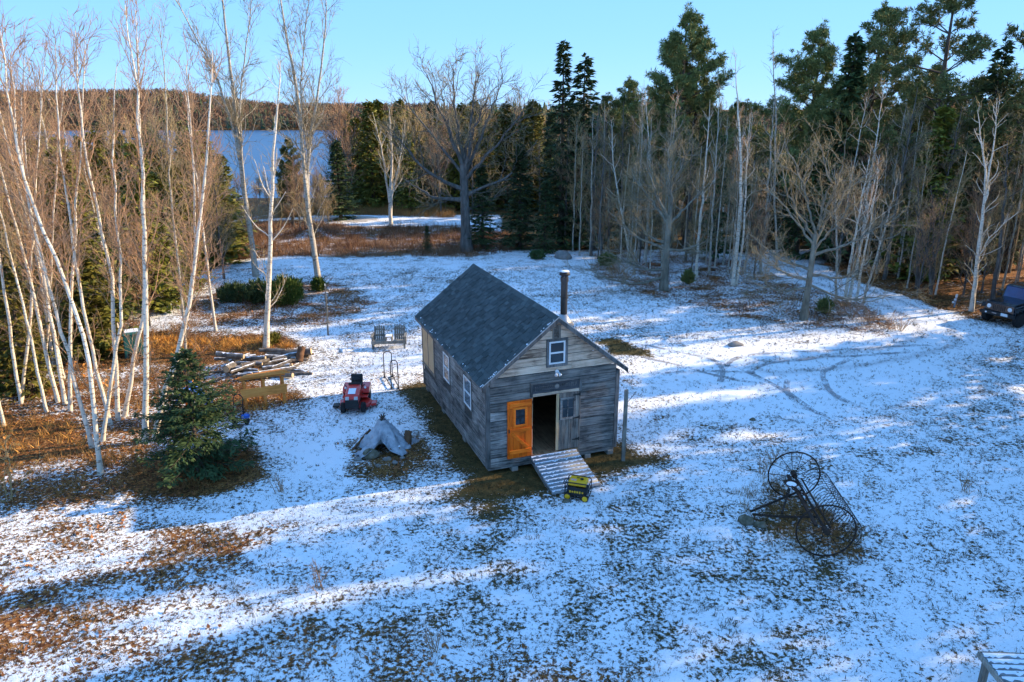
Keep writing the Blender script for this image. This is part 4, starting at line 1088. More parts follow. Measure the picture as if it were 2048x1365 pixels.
M_GLOW = simple("orange_dead_ferns", [(0.42, 0.17, 0.03), (0.60, 0.29, 0.06), (0.70, 0.40, 0.12)], 1.5, 4, rough=0.9, rnd=0.25, island=True)
def w_fern(x, y):
    return (in_poly(x, y, [(195, 680), (420, 676), (560, 682), (590, 696), (430, 706), (195, 712)]) * 1.0 + in_poly(x, y, [(-60, 850), (150, 850), (170, 890), (-60, 920)]) * 0.35 + in_poly(x, y, [(480, 800), (590, 795), (590, 815), (490, 830)]) * 0.4) * (0.2 + 0.8 * clump(x, y, 1.2, 59))
x, y, rg = scatter(26000, (-26, -7), (19, 36), 909, w_fern)
blades("dead_ferns", x, y, rg, 6, (0.10, 0.42), 0.010, 0.07, M_GLOW, "orange dead fern and grass lit by the sun round the compost bin", 0.7)
def leaves(name, x, y, rg, sz, mat, label, lift=0.03):
    n = len(x)
    C = np.stack([x, y, tz(x, y) + rg.uniform(0.004, lift, n)], -1)
    a = rg.uniform(0, 6.28, n)
    D = np.stack([np.cos(a), np.sin(a), rg.normal(0, 0.25, n)], -1)
    N = np.stack([rg.normal(0, 0.45, n), rg.normal(0, 0.45, n), np.ones(n)], -1)
    V, Qd = diamonds(C, D, N, sz * rg.uniform(0.6, 1.4, n), sz * 0.36 * rg.uniform(0.6, 1.3, n), -0.15)
    return tag(link(name, np_mesh(name, V, Qd, None, mat)), label, None, None, "stuff")
def w_leaf(x, y):
    b, l, t = masks(x, y)
    sp = gp(398, 945)
    return np.clip(b * 1.15 - 0.2, 0, 1) * (l > 0.55) * (0.15 + 0.85 * clump(x, y, 1.3, 57))
x, y, rg = scatter(170000, (-24, 26), (9.5, 52), 908, w_leaf)
leaves("fallen_leaves", x, y, rg, 0.11, M_LEAF, "fallen brown and orange leaves lying on thin snow")
# ------------------------------------------------------------------ the shed
def wood(name, cols, scale=1.0, along=0, rnd=0.18, rough=0.85, knots=True):
    """boards with grain along one axis, knots and stains"""
    m, nt, bs = new_mat(name)
    st = [9.0, 9.0, 9.0]; st[along] = 0.55
    oi = nt.nodes.new("ShaderNodeObjectInfo")
    tc = nt.nodes.new("ShaderNodeTexCoord")
    va = nt.nodes.new("ShaderNodeVectorMath"); va.operation = 'ADD'
    cx = nt.nodes.new("ShaderNodeCombineXYZ")
    for i in range(3): nt.links.new(math_(nt, 'MULTIPLY', oi.outputs['Random'], 37.0 + 11 * i), cx.inputs[i])
    nt.links.new(tc.outputs['Object'], va.inputs[0]); nt.links.new(cx.outputs[0], va.inputs[1])
    mp = nt.nodes.new("ShaderNodeMapping"); mp.inputs['Scale'].default_value = st
    nt.links.new(va.outputs[0], mp.inputs[0])
    n = nd(nt, "ShaderNodeTexNoise", Scale=2.6 * scale, Detail=6.0, Roughness=0.68, Distortion=0.35)
    nt.links.new(mp.outputs[0], n.inputs['Vector'])
    n2 = nd(nt, "ShaderNodeTexNoise", Scale=1.3 * scale, Detail=4.0, Roughness=0.6)
    nt.links.new(va.outputs[0], n2.inputs['Vector'])
    f = math_(nt, 'MULTIPLY_ADD', n.outputs[0], 0.55, math_(nt, 'MULTIPLY', n2.outputs[0], 0.45))
    k = len(cols)
    c = ramp(nt, f, [(0.40 + 0.20 * i / (k - 1), cols[i]) for i in range(k)])
    if knots:
        vo = nd(nt, "ShaderNodeTexVoronoi", Scale=2.3)
        nt.links.new(va.outputs[0], vo.inputs['Vector'])
        kf = math_(nt, 'MULTIPLY_ADD', vo.outputs['Distance'], -16.0, 1.35, clamp=True)
        c = mix(nt, math_(nt, 'MULTIPLY', kf, 0.75), c, tuple(x * 0.25 for x in cols[0]))
    hs = nt.nodes.new("ShaderNodeHueSaturation")
    nt.links.new(math_(nt, 'MULTIPLY_ADD', oi.outputs['Random'], 2 * rnd, 1 - rnd), hs.inputs['Value'])
    nt.links.new(c, hs.inputs['Color'])
    nt.links.new(hs.outputs[0], bs.inputs['Base Color'])
    bs.inputs['Roughness'].default_value = rough; bs.inputs['Specular IOR Level'].default_value = 0.2
    b = nt.nodes.new("ShaderNodeBump"); b.inputs['Strength'].default_value = 0.5; b.inputs['Distance'].default_value = 0.01
    nt.links.new(n.outputs[0], b.inputs['Height']); nt.links.new(b.outputs[0], bs.inputs['Normal'])
    return m
GREYC = [(0.045, 0.042, 0.039), (0.135, 0.127, 0.12), (0.23, 0.215, 0.20), (0.35, 0.325, 0.30)]
PALEC = [(0.16, 0.11, 0.08), (0.46, 0.33, 0.24), (0.62, 0.46, 0.34), (0.72, 0.56, 0.43)]
M_WG_X = wood("weathered_grey_board", GREYC, along=0, rnd=0.34)
M_WG_Y = wood("weathered_grey_side_board", GREYC, along=1, rnd=0.28)
M_WG_Z = wood("weathered_grey_upright", [(0.05, 0.048, 0.046), (0.10, 0.098, 0.095), (0.15, 0.145, 0.14), (0.22, 0.21, 0.20)], along=2)
M_PALE_X = wood("fresh_pale_board", PALEC, along=0, rnd=0.12)
M_MID_X = wood("half_weathered_board", [(0.06, 0.058, 0.056), (0.14, 0.13, 0.12), (0.22, 0.20, 0.18), (0.30, 0.27, 0.24)], along=0)
M_TAN_Z = wood("tan_plywood", [(0.46, 0.30, 0.16), (0.58, 0.39, 0.22), (0.64, 0.45, 0.27)], along=2, rnd=0.06, knots=False)
M_ORANGE_Z = wood("orange_varnished_plank", [(0.58, 0.085, 0.004), (0.82, 0.14, 0.007), (0.88, 0.18, 0.013)], along=2, rnd=0.10, rough=0.5)
M_ORANGE_X = wood("orange_varnished_batten", [(0.64, 0.11, 0.006), (0.85, 0.175, 0.010), (0.90, 0.23, 0.022)], along=0, rnd=0.08, rough=0.5)
M_BROWN_Z = wood("brown_grey_plank", [(0.08, 0.065, 0.055), (0.17, 0.14, 0.12), (0.25, 0.21, 0.175), (0.33, 0.28, 0.235)], along=2)
M_FLOORW = wood("worn_floor_board", [(0.16, 0.09, 0.05), (0.30, 0.18, 0.10), (0.38, 0.24, 0.14)], along=1)
M_TRIMW = simple("pale_grey_trim", [(0.28, 0.28, 0.28), (0.46, 0.46, 0.46)], 3, rough=0.7)
M_WHITE = simple("white_vinyl", [(0.70, 0.71, 0.72), (0.80, 0.81, 0.82)], 3, rough=0.45)
M_BLACK = simple("black_iron", [(0.012, 0.012, 0.013), (0.03, 0.028, 0.027)], 8, rough=0.6)
M_DARK = simple("dark_inside", [(0.05, 0.045, 0.04), (0.09, 0.08, 0.07)], 3, rough=0.95)
M_BLOCK = simple("concrete_block", [(0.22, 0.21, 0.19), (0.34, 0.32, 0.29)], 5, rough=0.95, bump=0.4)
M_GALV = simple("galvanised_steel", [(0.30, 0.31, 0.33), (0.45, 0.46, 0.48)], 4, rough=0.38, metal=0.9)
M_SIGN = wood("dark_carved_panel", [(0.035, 0.036, 0.040), (0.07, 0.072, 0.078), (0.11, 0.11, 0.115)], along=0, knots=False)
def glass_mat():
    m, nt, bs = new_mat("window_glass")
    bs.inputs['Base Color'].default_value = (0.025, 0.03, 0.035, 1)
    bs.inputs['Roughness'].default_value = 0.06
    bs.inputs['Specular IOR Level'].default_value = 0.8
    b = nt.nodes.new("ShaderNodeBump"); b.inputs['Strength'].default_value = 0.06
    nt.links.new(noise(nt, 3, 2), b.inputs['Height']); nt.links.new(b.outputs[0], bs.inputs['Normal'])
    return m
M_GLASS = glass_mat()
def shingle_mat(name, island):
    m, nt, bs = new_mat(name)
    f = noise(nt, 60, 3, 0.7); f2 = noise(nt, 1.1, 4, 0.6)
    c = ramp(nt, f, [(0.3, (0.034, 0.048, 0.052)), (0.5, (0.066, 0.088, 0.094)), (0.7, (0.105, 0.135, 0.142))])
    if island: g = nt.nodes.new("ShaderNodeNewGeometry").outputs['Random Per Island']
    else: g = nt.nodes.new("ShaderNodeObjectInfo").outputs['Random']
    hs = nt.nodes.new("ShaderNodeHueSaturation")
    v = ramp(nt, g, [(0.0, (0.66,) * 3), (0.25, (0.86,) * 3), (0.6, (1.0,) * 3), (0.9, (1.18,) * 3), (1.0, (1.45,) * 3)])
    nt.links.new(math_(nt, 'MULTIPLY', v, math_(nt, 'MULTIPLY_ADD', f2, 0.3, 0.75)), hs.inputs['Value']); nt.links.new(c, hs.inputs['Color'])
    nt.links.new(hs.outputs[0], bs.inputs['Base Color']); bs.inputs['Roughness'].default_value = 0.9; bs.inputs['Specular IOR Level'].default_value = 0.25
    b = nt.nodes.new("ShaderNodeBump"); b.inputs['Strength'].default_value = 0.4; b.inputs['Distance'].default_value = 0.004
    nt.links.new(f, b.inputs['Height']); nt.links.new(b.outputs[0], bs.inputs['Normal'])
    return m
M_SH_O = shingle_mat("slate_blue_asphalt_shingle", False); M_SH_I = shingle_mat("slate_blue_asphalt_shingles", True)

shed = empty("shed", (SHED_O[0], SHED_O[1], 0), SHED_YAW)
tag(shed, "grey weathered board shed with dark shingled roof and open orange door", "shed")
W, L_ = SHED_W, SHED_L
ZB, ZE, ZR, OE, OV = 0.25, 2.95, 4.79, 0.195, 0.185
TH = 0.10
slope = (ZR - ZE) / (W / 2 + OE)
def roof_z(u): return ZR - slope * abs(u - W / 2)
DU0, DU1, DZ0, DZ1 = 1.42, 3.02, 0.45, 2.34
# wall cores (kept 3 cm behind the boards), with the door opening left free
def wall_z_top(u): return roof_z(u) - 0.10
front = MB()
front.span(0.03, DU0, 0.03, 0.03 + TH, ZB + 0.01, ZE - 0.08).span(DU1, W - 0.03, 0.03, 0.03 + TH, ZB + 0.01, ZE - 0.08)
front.span(DU0, DU1, 0.03, 0.03 + TH, DZ1, ZE - 0.08)
front.prism([(0.15, ZE - 0.08), (W - 0.15, ZE - 0.08), (W / 2 + 0.02, ZR - 0.16), (W / 2 - 0.02, ZR - 0.16)], 1, 0.03, 0.03 + TH)
wf = front.build("wall", M_DARK, shed)
wb = MB().prism([(0.03, ZB + 0.01), (W - 0.03, ZB + 0.01), (W - 0.03, ZE - 0.1), (W / 2, ZR - 0.16), (0.03, ZE - 0.1)], 1, L_ - 0.13, L_ - 0.03).build("wall", M_DARK, shed)
wl = MB().span(0.03, 0.13, 0.14, L_ - 0.14, ZB + 0.01, ZE - 0.06).build("wall", M_DARK, shed)
wr = MB().span(W - 0.13, W - 0.03, 0.14, L_ - 0.14, ZB + 0.01, ZE - 0.06).build("wall", M_DARK, shed)
fl = MB().span(0.14, W - 0.14, 0.0, L_ - 0.14, 0.27, 0.44).build("floor", M_FLOORW, shed)
rgs = rs(1001)
def board_poly(poly, y0, y1, mat, par, name="board"):
    return MB().prism(poly, 1, y0, y1).build(name, mat, par, bevel=0.004)
# front boards, row by row
z = ZB; rows = []
for hgt in (0.29, 0.27, 0.31, 0.28, 0.33, 0.29, 0.26, 0.25, 0.27, 0.27, 0.24, 0.26, 0.25, 0.25, 0.27, 0.28):
    if z > ZR - 0.12: break
    rows.append((z, min(z + hgt, ZR - 0.1))); z += hgt
EL, ER = 0.115, W - 0.115
def clip_row(u0, u1, z0, z1):
    """trapezoid between u0 and u1 under the roof line"""
    top = lambda u: roof_z(u) - 0.085
    pts = []
    def lim(zz):  # u range at height zz under the roof
        h = (ZR - 0.085 - zz) / slope
        return W / 2 - h, W / 2 + h
    a0, b0 = lim(z0); a1, b1 = lim(z1)
    lo0, lo1 = max(u0, a0), max(u0, a1); hi0, hi1 = min(u1, b0), min(u1, b1)
    if hi0 - lo0 < 0.05: return None
    pts = [(lo0, z0), (hi0, z0)]
    # the point where the roof line leaves the board's end
    if hi1 < hi0 - 1e-4 and b0 > u1: pts.append((u1, top(u1)))
    if hi1 > lo1: pts += [(hi1, z1), (lo1, z1)]
    else: pts.append((W / 2, top(W / 2)))
    if lo1 > lo0 + 1e-4 and a0 < u0: pts.append((u0, top(u0)))
    return pts
WIN_F = (1.95, 2.47, 3.30, 4.00)
for ri, (z0, z1) in enumerate(rows):
    segs = []
    zm = (z0 + z1) / 2
    if z1 <= 2.86:
        segs = [(EL, DU0 - 0.004, 0), (DU1 + 0.004, ER, 1)]
        if z0 > DZ1 + 0.1: segs = [(EL, 1.36, 0), (3.03, ER, 1)]
    else:
        segs = [(EL, ER, 2)] if ri % 2 else [(EL, 2.7, 2), (2.704, ER, 2)]
        if 3.2 < zm < 4.1: segs = [(EL, WIN_F[0] - 0.09, 2), (WIN_F[1] + 0.09, ER, 2)]
    for (u0, u1, side) in segs:
        gap = 0.010
        poly = clip_row(u0, u1, z0 + gap, z1 - gap)
        if not poly: continue
        if side == 2: mt = M_PALE_X if zm > 2.98 else M_MID_X
        elif side == 0: mt = M_MID_X if zm > 2.15 else M_WG_X
        else: mt = M_MID_X if 2.35 < zm < 2.65 else M_WG_X
        pr = rgs.uniform(0, 0.010)
        board_poly(poly, -pr, 0.029, mt, wf)
# left wall boards (u = 0 plane), openings for two windows and the ply panel
WIN_L = [(1.44, 2.20, 1.55, 2.50), (3.88, 4.63, 1.54, 2.52)]
PANEL = (5.93, 7.62, 1.13, 2.56)
z = ZB
for hgt in (0.30, 0.34, 0.31, 0.33, 0.36, 0.33, 0.35, 0.33):
    z0, z1 = z, min(z + hgt, ZE - 0.06); z += hgt
    zm = (z0 + z1) / 2
    cuts = [0.115, L_ - 0.115]
    holes = [(a - 0.05, b + 0.05) for (a, b, c, d) in WIN_L if z1 > c - 0.04 and z0 < d + 0.04]
    if z1 > PANEL[2] + 0.02 and z0 < PANEL[3]: holes.append((PANEL[0] - 0.05, L_ - 0.115))
    segs = []; s0 = 0.115
    for (a, b) in sorted(holes): segs.append((s0, a)); s0 = b
    segs.append((s0, L_ - 0.115))
    for (a, b) in segs:
        if b - a < 0.08: continue
        parts = [(a, b)]
        if b - a > 3.5:
            c_ = a + (b - a) * rgs.uniform(0.35, 0.65); parts = [(a, c_ - 0.003), (c_, b)]
        for (p, q) in parts:
            MB().span(-rgs.uniform(0, 0.008), 0.029, p, q, z0 + 0.008, z1 - 0.008).build("board", M_WG_Y, wl, bevel=0.004)
# right and back walls
z = ZB
while z < ZE - 0.2:
    z1 = min(z + 0.32, ZE - 0.06)
    MB().span(W - 0.029, W, 0.115, L_ / 2, z + 0.003, z1 - 0.003).build("board", M_WG_Y, wr)
    MB().span(W - 0.029, W + 0.003, L_ / 2 + 0.004, L_ - 0.115, z + 0.003, z1 - 0.003).build("board", M_WG_Y, wr)
    z += 0.32
z = ZB
while z < ZR - 0.2:
    z1 = min(z + 0.32, ZR - 0.12)
    p = clip_row(0.115, W - 0.115, z + 0.003, z1 - 0.003)
    if p: board_poly(p, L_ - 0.029, L_, M_WG_X, wb)
    z += 0.32
# corner boards
for (u0, u1, v0, v1) in [(-0.02, 0.11, -0.02, 0.005), (-0.02, 0.005, 0.007, 0.11), (W - 0.11, W + 0.02, -0.02, 0.005), (W - 0.005, W + 0.02, 0.007, 0.11),
                         (-0.02, 0.005, L_ - 0.11, L_ + 0.02), (W - 0.005, W + 0.02, L_ - 0.11, L_ + 0.02)]:
    MB().span(u0, u1, v0, v1, ZB - 0.01, ZE - 0.10).build("corner_board", M_WG_Z, shed, bevel=0.004)
# sill beams and blocks
MB().span(0.05, W - 0.05, 0.05, 0.18, 0.13, 0.255).span(0.05, W - 0.05, L_ - 0.18, L_ - 0.05, 0.13, 0.255).build("sill_beam", M_WG_X, shed)
MB().span(0.05, 0.18, 0.2, L_ - 0.2, 0.13, 0.25).build("sill_beam", M_WG_Y, shed)
MB().span(W - 0.18, W - 0.05, 0.2, L_ - 0.2, 0.13, 0.25).build("sill_beam", M_WG_Y, shed)
for (u, v) in [(0.9, 0.16), (3.35, 0.16), (4.15, 0.16), (0.16, 2.6), (0.16, 5.2), (0.16, 7.5), (4.16, 4.0), (4.16, 7.5)]:
    MB().box((u, v, 0.02), (0.20, 0.30, 0.22)).build("foundation_block", M_BLOCK, shed, bevel=0.01)

# roof
rf_poly_l = [(W / 2, ZR - 0.02), (-OE, ZE - 0.02), (-OE, ZE - 0.10), (W / 2, ZR - 0.10)]
rf_poly_r = [(W / 2, ZR - 0.02), (W / 2, ZR - 0.10), (W + OE, ZE - 0.10), (W + OE, ZE - 0.02)]
roof = MB().prism(rf_poly_l, 1, -OV, L_ + OV).prism(rf_poly_r, 1, -OV, L_ + OV).build("roof", M_DARK, shed)
SL = math.hypot(W / 2 + OE, ZR - ZE)
su, sz = (W / 2 + OE) / SL, (ZR - ZE) / SL
EXPO, TAB = 0.143, 0.31
def shingle_mesh(side, wv, t=0.012):
    """one tab: along v, lying on the slope, its lower edge proud"""
    dirU = np.array([side * su, 0, sz]); nn = np.array([-side * sz, 0, su]); V3 = np.array([0, 1.0, 0])
    up = EXPO * 1.35
    def P(a, b, h): return V3 * a + dirU * b + nn * h
    vs_ = [P(0, 0, 0.010), P(wv, 0, 0.010), P(wv, up, 0.001), P(0, up, 0.001), P(0, 0, 0.010 + t), P(wv, 0, 0.010 + t), P(wv, up, 0.001 + t), P(0, up, 0.001 + t)]
    fs = [(0, 1, 2, 3), (4, 7, 6, 5), (0, 4, 5, 1), (1, 5, 6, 2), (2, 6, 7, 3), (3, 7, 4, 0)]
    return vs_, fs
sh_me = {}
for wv in (0.26, 0.30, 0.34):
    vs_, fs = shingle_mesh(1, wv - 0.018)
    me = bpy.data.meshes.new("shingle"); me.from_pydata([tuple(v) for v in vs_], [], fs); me.update(); me.materials.append(M_SH_O); sh_me[wv] = me
tabs = []
nc = int(SL / EXPO)
for c_ in range(nc):
    v = -OV - 0.02 - rgs.uniform(0, 0.2)
    while v < L_ + OV - 0.05:
        wv = [0.26, 0.30, 0.34][rgs.randint(3)]
        a, b = max(v, -OV - 0.02), min(v + wv - 0.018, L_ + OV + 0.02)
        if b - a > 0.06: tabs.append((c_, a, b, wv, a == v and b < L_ + OV + 0.02))
        v += wv
def base_pt(side, c_):
    e = -OE if side > 0 else W + OE
    d = c_ * EXPO - 0.025
    return np.array([e + side * su * d, 0, ZE - 0.018 + sz * d])
full = [t for t in tabs if t[4]]
full.sort(key=lambda t: t[1] * 1.0 + t[0] * 0.10)
single = set(full[:300]); mass = MB()
for t in tabs:
    c_, a, b, wv, ok = t
    bp = base_pt(1, c_) + np.array([-sz, 0, su]) * rgs.choice([0.0, 0.012]) - np.array([su, 0, sz]) * rgs.choice([0.0, 0.02])
    if t in single:
        link("shingle", sh_me[wv], roof, tuple(bp + np.array([0, a, 0])))
    else:
        vs_, fs = shingle_mesh(1, b - a)
        mass.add([v + bp + np.array([0, a, 0]) for v in vs_], fs)
tag(mass.build("shingles", M_SH_I, roof), kind="stuff")
mass = MB()
for t in tabs:
    c_, a, b, wv, ok = t
    bp = base_pt(-1, c_)
    vs_, fs = shingle_mesh(-1, b - a)
    mass.add([v + bp + np.array([0, a, 0]) for v in vs_], [tuple(reversed(f)) for f in fs])
tag(mass.build("shingles", M_SH_I, roof), kind="stuff")
# ridge caps
v = -OV - 0.02; k = 0
while v < L_ + OV:
    e = min(v + 0.30, L_ + OV + 0.02)
    h = 0.016 + 0.004 * (k % 2)
    prof = [(W / 2 - 0.13, ZR - 0.13 * slope + h), (W / 2, ZR + h + 0.004), (W / 2 + 0.13, ZR - 0.13 * slope + h), (W / 2 + 0.13, ZR - 0.13 * slope + h - 0.01), (W / 2, ZR + h - 0.008), (W / 2 - 0.13, ZR - 0.13 * slope + h - 0.01)]
    MB().prism(prof, 1, v, e).build("ridge_shingle", M_SH_O, roof)
    v += 0.25; k += 1
# rake boards at the front and back gable, soffit, pale drip edge
for (v0, v1) in [(-OV - 0.028, -OV - 0.003), (L_ + OV + 0.003, L_ + OV + 0.028)]:
    for s_ in (-1, 1):
        e = W / 2 + s_ * (W / 2 + OE)
        MB().prism([(W / 2, ZR - 0.025), (e, ZE - 0.025), (e, ZE - 0.16), (W / 2, ZR - 0.16)][:: (1 if s_ < 0 else -1)], 1, v0, v1).build("rake_board", M_WG_Z, roof, bevel=0.003)
        MB().prism([(W / 2, ZR + 0.006), (e, ZE + 0.006), (e, ZE - 0.022), (W / 2, ZR - 0.022)][:: (1 if s_ < 0 else -1)], 1, v0 - 0.004, v1 + 0.004).build("drip_edge", M_TRIMW, roof)
MB().span(-OE - 0.022, -OE - 0.002, -OV, L_ + OV, ZE - 0.15, ZE - 0.025).build("fascia_board", M_WG_Y, roof, bevel=0.003)
MB().span(W + OE + 0.002, W + OE + 0.022, -OV, L_ + OV, ZE - 0.15, ZE - 0.025).build("fascia_board", M_WG_Y, roof, bevel=0.003)
# snow left along the shingle edge
mass = MB()
for i in range(70):
    e = rgs.uniform(0, 1); side_e = rgs.uniform() < 0.6
    d = SL * (e if side_e else rgs.uniform(0, 0.05)); v = -OV + (rgs.uniform(0.02, 0.12) if side_e else rgs.uniform(0, L_))
    p = base_pt(1, 0) + np.array([su, 0, sz]) * (d + 0.02) + np.array([0, v, 0]) + np.array([-sz, 0, su]) * 0.018
    mass.box(p, (rgs.uniform(0.015, 0.05), rgs.uniform(0.02, 0.09), 0.008), Matrix.Rotation(-math.atan2(sz, su), 3, 'Y'))
M_SNOW = simple("snow", [(0.78, 0.84, 0.93), (0.86, 0.90, 0.97)], 20, rough=0.8, bump=0.5)
tag(mass.build("snow_specks", M_SNOW, roof), kind="stuff")

# windows
def window_front():
    u0, u1, z0, z1 = WIN_F
    wd = MB().span(u0 - 0.0, u1, 0.0, 0.02, z0, z1).build("window", M_DARK, shed)
    cs = MB(); k = 0.085
    cs.span(u0 - k, u0 - 0.002, -0.035, 0.01, z0 - k, z1 + k).span(u1 + 0.002, u1 + k, -0.035, 0.01, z0 - k, z1 + k)
    cs.span(u0, u1, -0.035, 0.01, z1 + 0.002, z1 + k).span(u0, u1, -0.045, 0.01, z0 - k, z0 - 0.002)
    cs.build("casing", M_WG_Z, wd, bevel=0.004)
    f = 0.05; fr = MB()
    fr.span(u0, u0 + f, -0.03, 0, z0, z1).span(u1 - f, u1, -0.03, 0, z0, z1).span(u0 + f, u1 - f, -0.03, 0, z1 - f, z1).span(u0 + f, u1 - f, -0.03, 0, z0, z0 + f)
    zm = (z0 + z1) / 2
    fr.span(u0 + f, u1 - f, -0.036, 0, zm - 0.025, zm + 0.025)
    fr.build("frame", M_WHITE, wd, bevel=0.004)
    MB().span(u0 + f, u1 - f, -0.012, -0.004, zm + 0.025, z1 - f).build("pane", M_GLASS, wd)
    MB().span(u0 + f, u1 - f, -0.012, -0.004, z0 + f, zm - 0.025).build("pane", M_GLASS, wd)
window_front()
for (v0, v1, z0, z1) in WIN_L:
    wd = MB().span(0.0, 0.02, v0, v1, z0, z1).build("window", M_DARK, shed)
    f = 0.055; fr = MB(); zm = (z0 + z1) / 2
    fr.span(-0.03, 0, v0, v0 + f, z0, z1).span(-0.03, 0, v1 - f, v1, z0, z1).span(-0.03, 0, v0 + f, v1 - f, z1 - f, z1).span(-0.03, 0, v0 + f, v1 - f, z0, z0 + f)
    fr.span(-0.036, 0, v0 + f, v1 - f, zm - 0.028, zm + 0.028).build("frame", M_WHITE, wd, bevel=0.004)
    cs = MB(); k = 0.045
    cs.span(-0.022, 0.01, v0 - k, v0 - 0.002, z0 - k, z1 + k).span(-0.022, 0.01, v1 + 0.002, v1 + k, z0 - k, z1 + k).span(-0.022, 0.01, v0, v1, z0 - k, z0 - 0.002).span(-0.022, 0.01, v0, v1, z1 + 0.002, z1 + k)
    cs.build("casing", M_WG_Z, wd)
    MB().span(-0.012, -0.004, v0 + f, v1 - f, zm + 0.028, z1 - f).build("pane", M_GLASS, wd)
    MB().span(-0.012, -0.004, v0 + f, v1 - f, z0 + f, zm - 0.028).build("pane", M_GLASS, wd)
# plywood-covered opening at the back of the long side
v0, v1, z0, z1 = PANEL
pn = MB().span(0.0, 0.02, v0, v1, z0, z1).build("covered_opening", M_DARK, shed)
vm = (v0 + v1) / 2
for (a, b) in ((v0 + 0.03, vm - 0.02), (vm + 0.02, v1 - 0.02)):
    MB().span(-0.014, -0.002, a, b, z0 + 0.06, z1).build("panel", M_TAN_Z, pn)
tr = MB().span(-0.03, 0.01, v0 - 0.05, v0 + 0.03, z0 - 0.03, z1 + 0.03).span(-0.03, 0.0, v1 - 0.02, v1 + 0.05, z0 - 0.03, z1 + 0.03)
tr.span(-0.028, 0, vm - 0.02, vm + 0.02, z0 + 0.06, z1).span(-0.04, 0, v0 + 0.03, v1 - 0.02, z0 - 0.02, z0 + 0.06)
tr.build("frame", M_BROWN_Z, pn)
# gable vent
vt = MB().span(2.075, 2.285, -0.012, 0.0, 4.08, 4.46).build("vent", M_DARK, shed)
MB().span(2.05, 2.10, -0.035, -0.013, 4.05, 4.49).span(2.26, 2.31, -0.035, -0.013, 4.05, 4.49).span(2.10, 2.26, -0.035, -0.013, 4.05, 4.10).span(2.10, 2.26, -0.035, -0.013, 4.44, 4.49).build("frame", M_BROWN_Z, vt)
for i in range(7):
    MB().box((2.18, -0.025, 4.125 + 0.047 * i), (0.16, 0.03, 0.010), Matrix.Rotation(R(35), 3, 'X')).build("slat", M_BROWN_Z, vt)
# flood light
fl_ = MB().cyl((2.21, -0.02, 3.06), (2.21, -0.055, 3.06), 0.06).build("flood_light", M_WHITE, shed)
for s_ in (-1, 1):
    MB().lathe([(0.02, 0), (0.03, 0.05), (0.052, 0.11), (0.055, 0.13)], (2.21 + 0.03 * s_, -0.06, 3.05), 14, (0.35 * s_, -0.7, -0.45 - (0.3 if s_ > 0 else 0))).build("lamp_head", M_WHITE, fl_, smooth=True)
# door surround: header box, carved sign panel, pale lintel, jambs
hd = MB().span(1.36, 3.03, -0.10, 0.0, 2.76, 2.82).build("door_header", M_MID_X, shed, bevel=0.004)
MB().span(1.36, 1.43, -0.07, 0.0, 2.36, 2.757).build("bracket", M_WG_Z, hd, bevel=0.004)
MB().span(2.96, 3.03, -0.07, 0.0, 2.36, 2.757).build("bracket", M_WG_Z, hd, bevel=0.004)
sgn = MB().span(1.435, 2.955, -0.03, 0.0, 2.44, 2.75).build("sign_panel", M_SIGN, hd, bevel=0.004)
sgn["label"] = "dark carved panel with worn relief and a small pale oval"
cv = MB()
uu = 1.52
while uu < 2.86:
    wv = rgs.uniform(0.03, 0.06)
    if not (2.13 < uu < 2.30):
        hgt = rgs.uniform(0.08, 0.15)
        cv.span(uu, uu + 0.014, -0.038, -0.029, 2.595 - hgt / 2, 2.595 + hgt / 2)
        if rgs.uniform() < 0.7: cv.span(uu + 0.015, uu + wv, -0.036, -0.029, 2.595 + hgt / 2 - 0.02 - rgs.choice([0, 0.05]), 2.595 + hgt / 2 - rgs.choice([0, 0.05]) + 0.002)
    uu += wv + 0.02
cv.build("carving", M_WG_X, sgn)
MB().lathe([(0.075, 0), (0.072, 0.012), (0.05, 0.016)], (2.22, -0.03, 2.595), 20, (0, -1, 0)).build("oval", M_MID_X, sgn)
MB().span(DU0, DU1, -0.035, 0.03, 2.345, 2.435).build("lintel", M_PALE_X, shed, bevel=0.004)
MB().span(DU0 - 0.0, DU0 + 0.03, -0.02, 0.14, DZ0, 2.343).build("jamb", M_TAN_Z, shed)
MB().span(DU1 - 0.045, DU1, -0.035, 0.14, 0.30, 2.343).build("jamb", M_BROWN_Z, shed)
MB().span(DU0, DU1, -0.02, 0.14, 0.36, 0.445).build("threshold", M_FLOORW, shed)
# orange door, swung back flat against the wall
dr = MB().span(0.63, 1.40, -0.052, -0.028, 0.48, 2.31).build("door", M_ORANGE_Z, shed)
dr["label"] = "open orange varnished plank door with four-pane window"
WD = (0.86, 1.20, 1.53, 2.06)
for i in range(4):
    a = 0.625 + 0.196 * i; b = a + 0.192
    for (z0, z1) in ((0.47, WD[2] - 0.02), (WD[3] + 0.02, 2.32)):
        MB().span(a, b, -0.070 - 0.002 * (i % 2), -0.053, z0, z1).build("plank", M_ORANGE_Z, dr, bevel=0.003)
MB().span(0.625, WD[0] - 0.02, -0.070, -0.053, WD[2] - 0.016, WD[3] + 0.016).build("plank", M_ORANGE_Z, dr)
MB().span(WD[1] + 0.02, 1.405, -0.070, -0.053, WD[2] - 0.016, WD[3] + 0.016).build("plank", M_ORANGE_Z, dr)
for (z0, z1) in ((0.62, 0.74), (1.32, 1.43), (2.14, 2.26)):
    MB().span(0.69, 1.37, -0.098, -0.074, z0, z1).build("batten", M_ORANGE_X, dr, bevel=0.005)
MB().bar((0.76, -0.086, 1.30), (1.26, -0.086, 0.78), 0.024, 0.10).build("brace", M_ORANGE_X, dr, bevel=0.004)
u0, u1, z0, z1 = WD
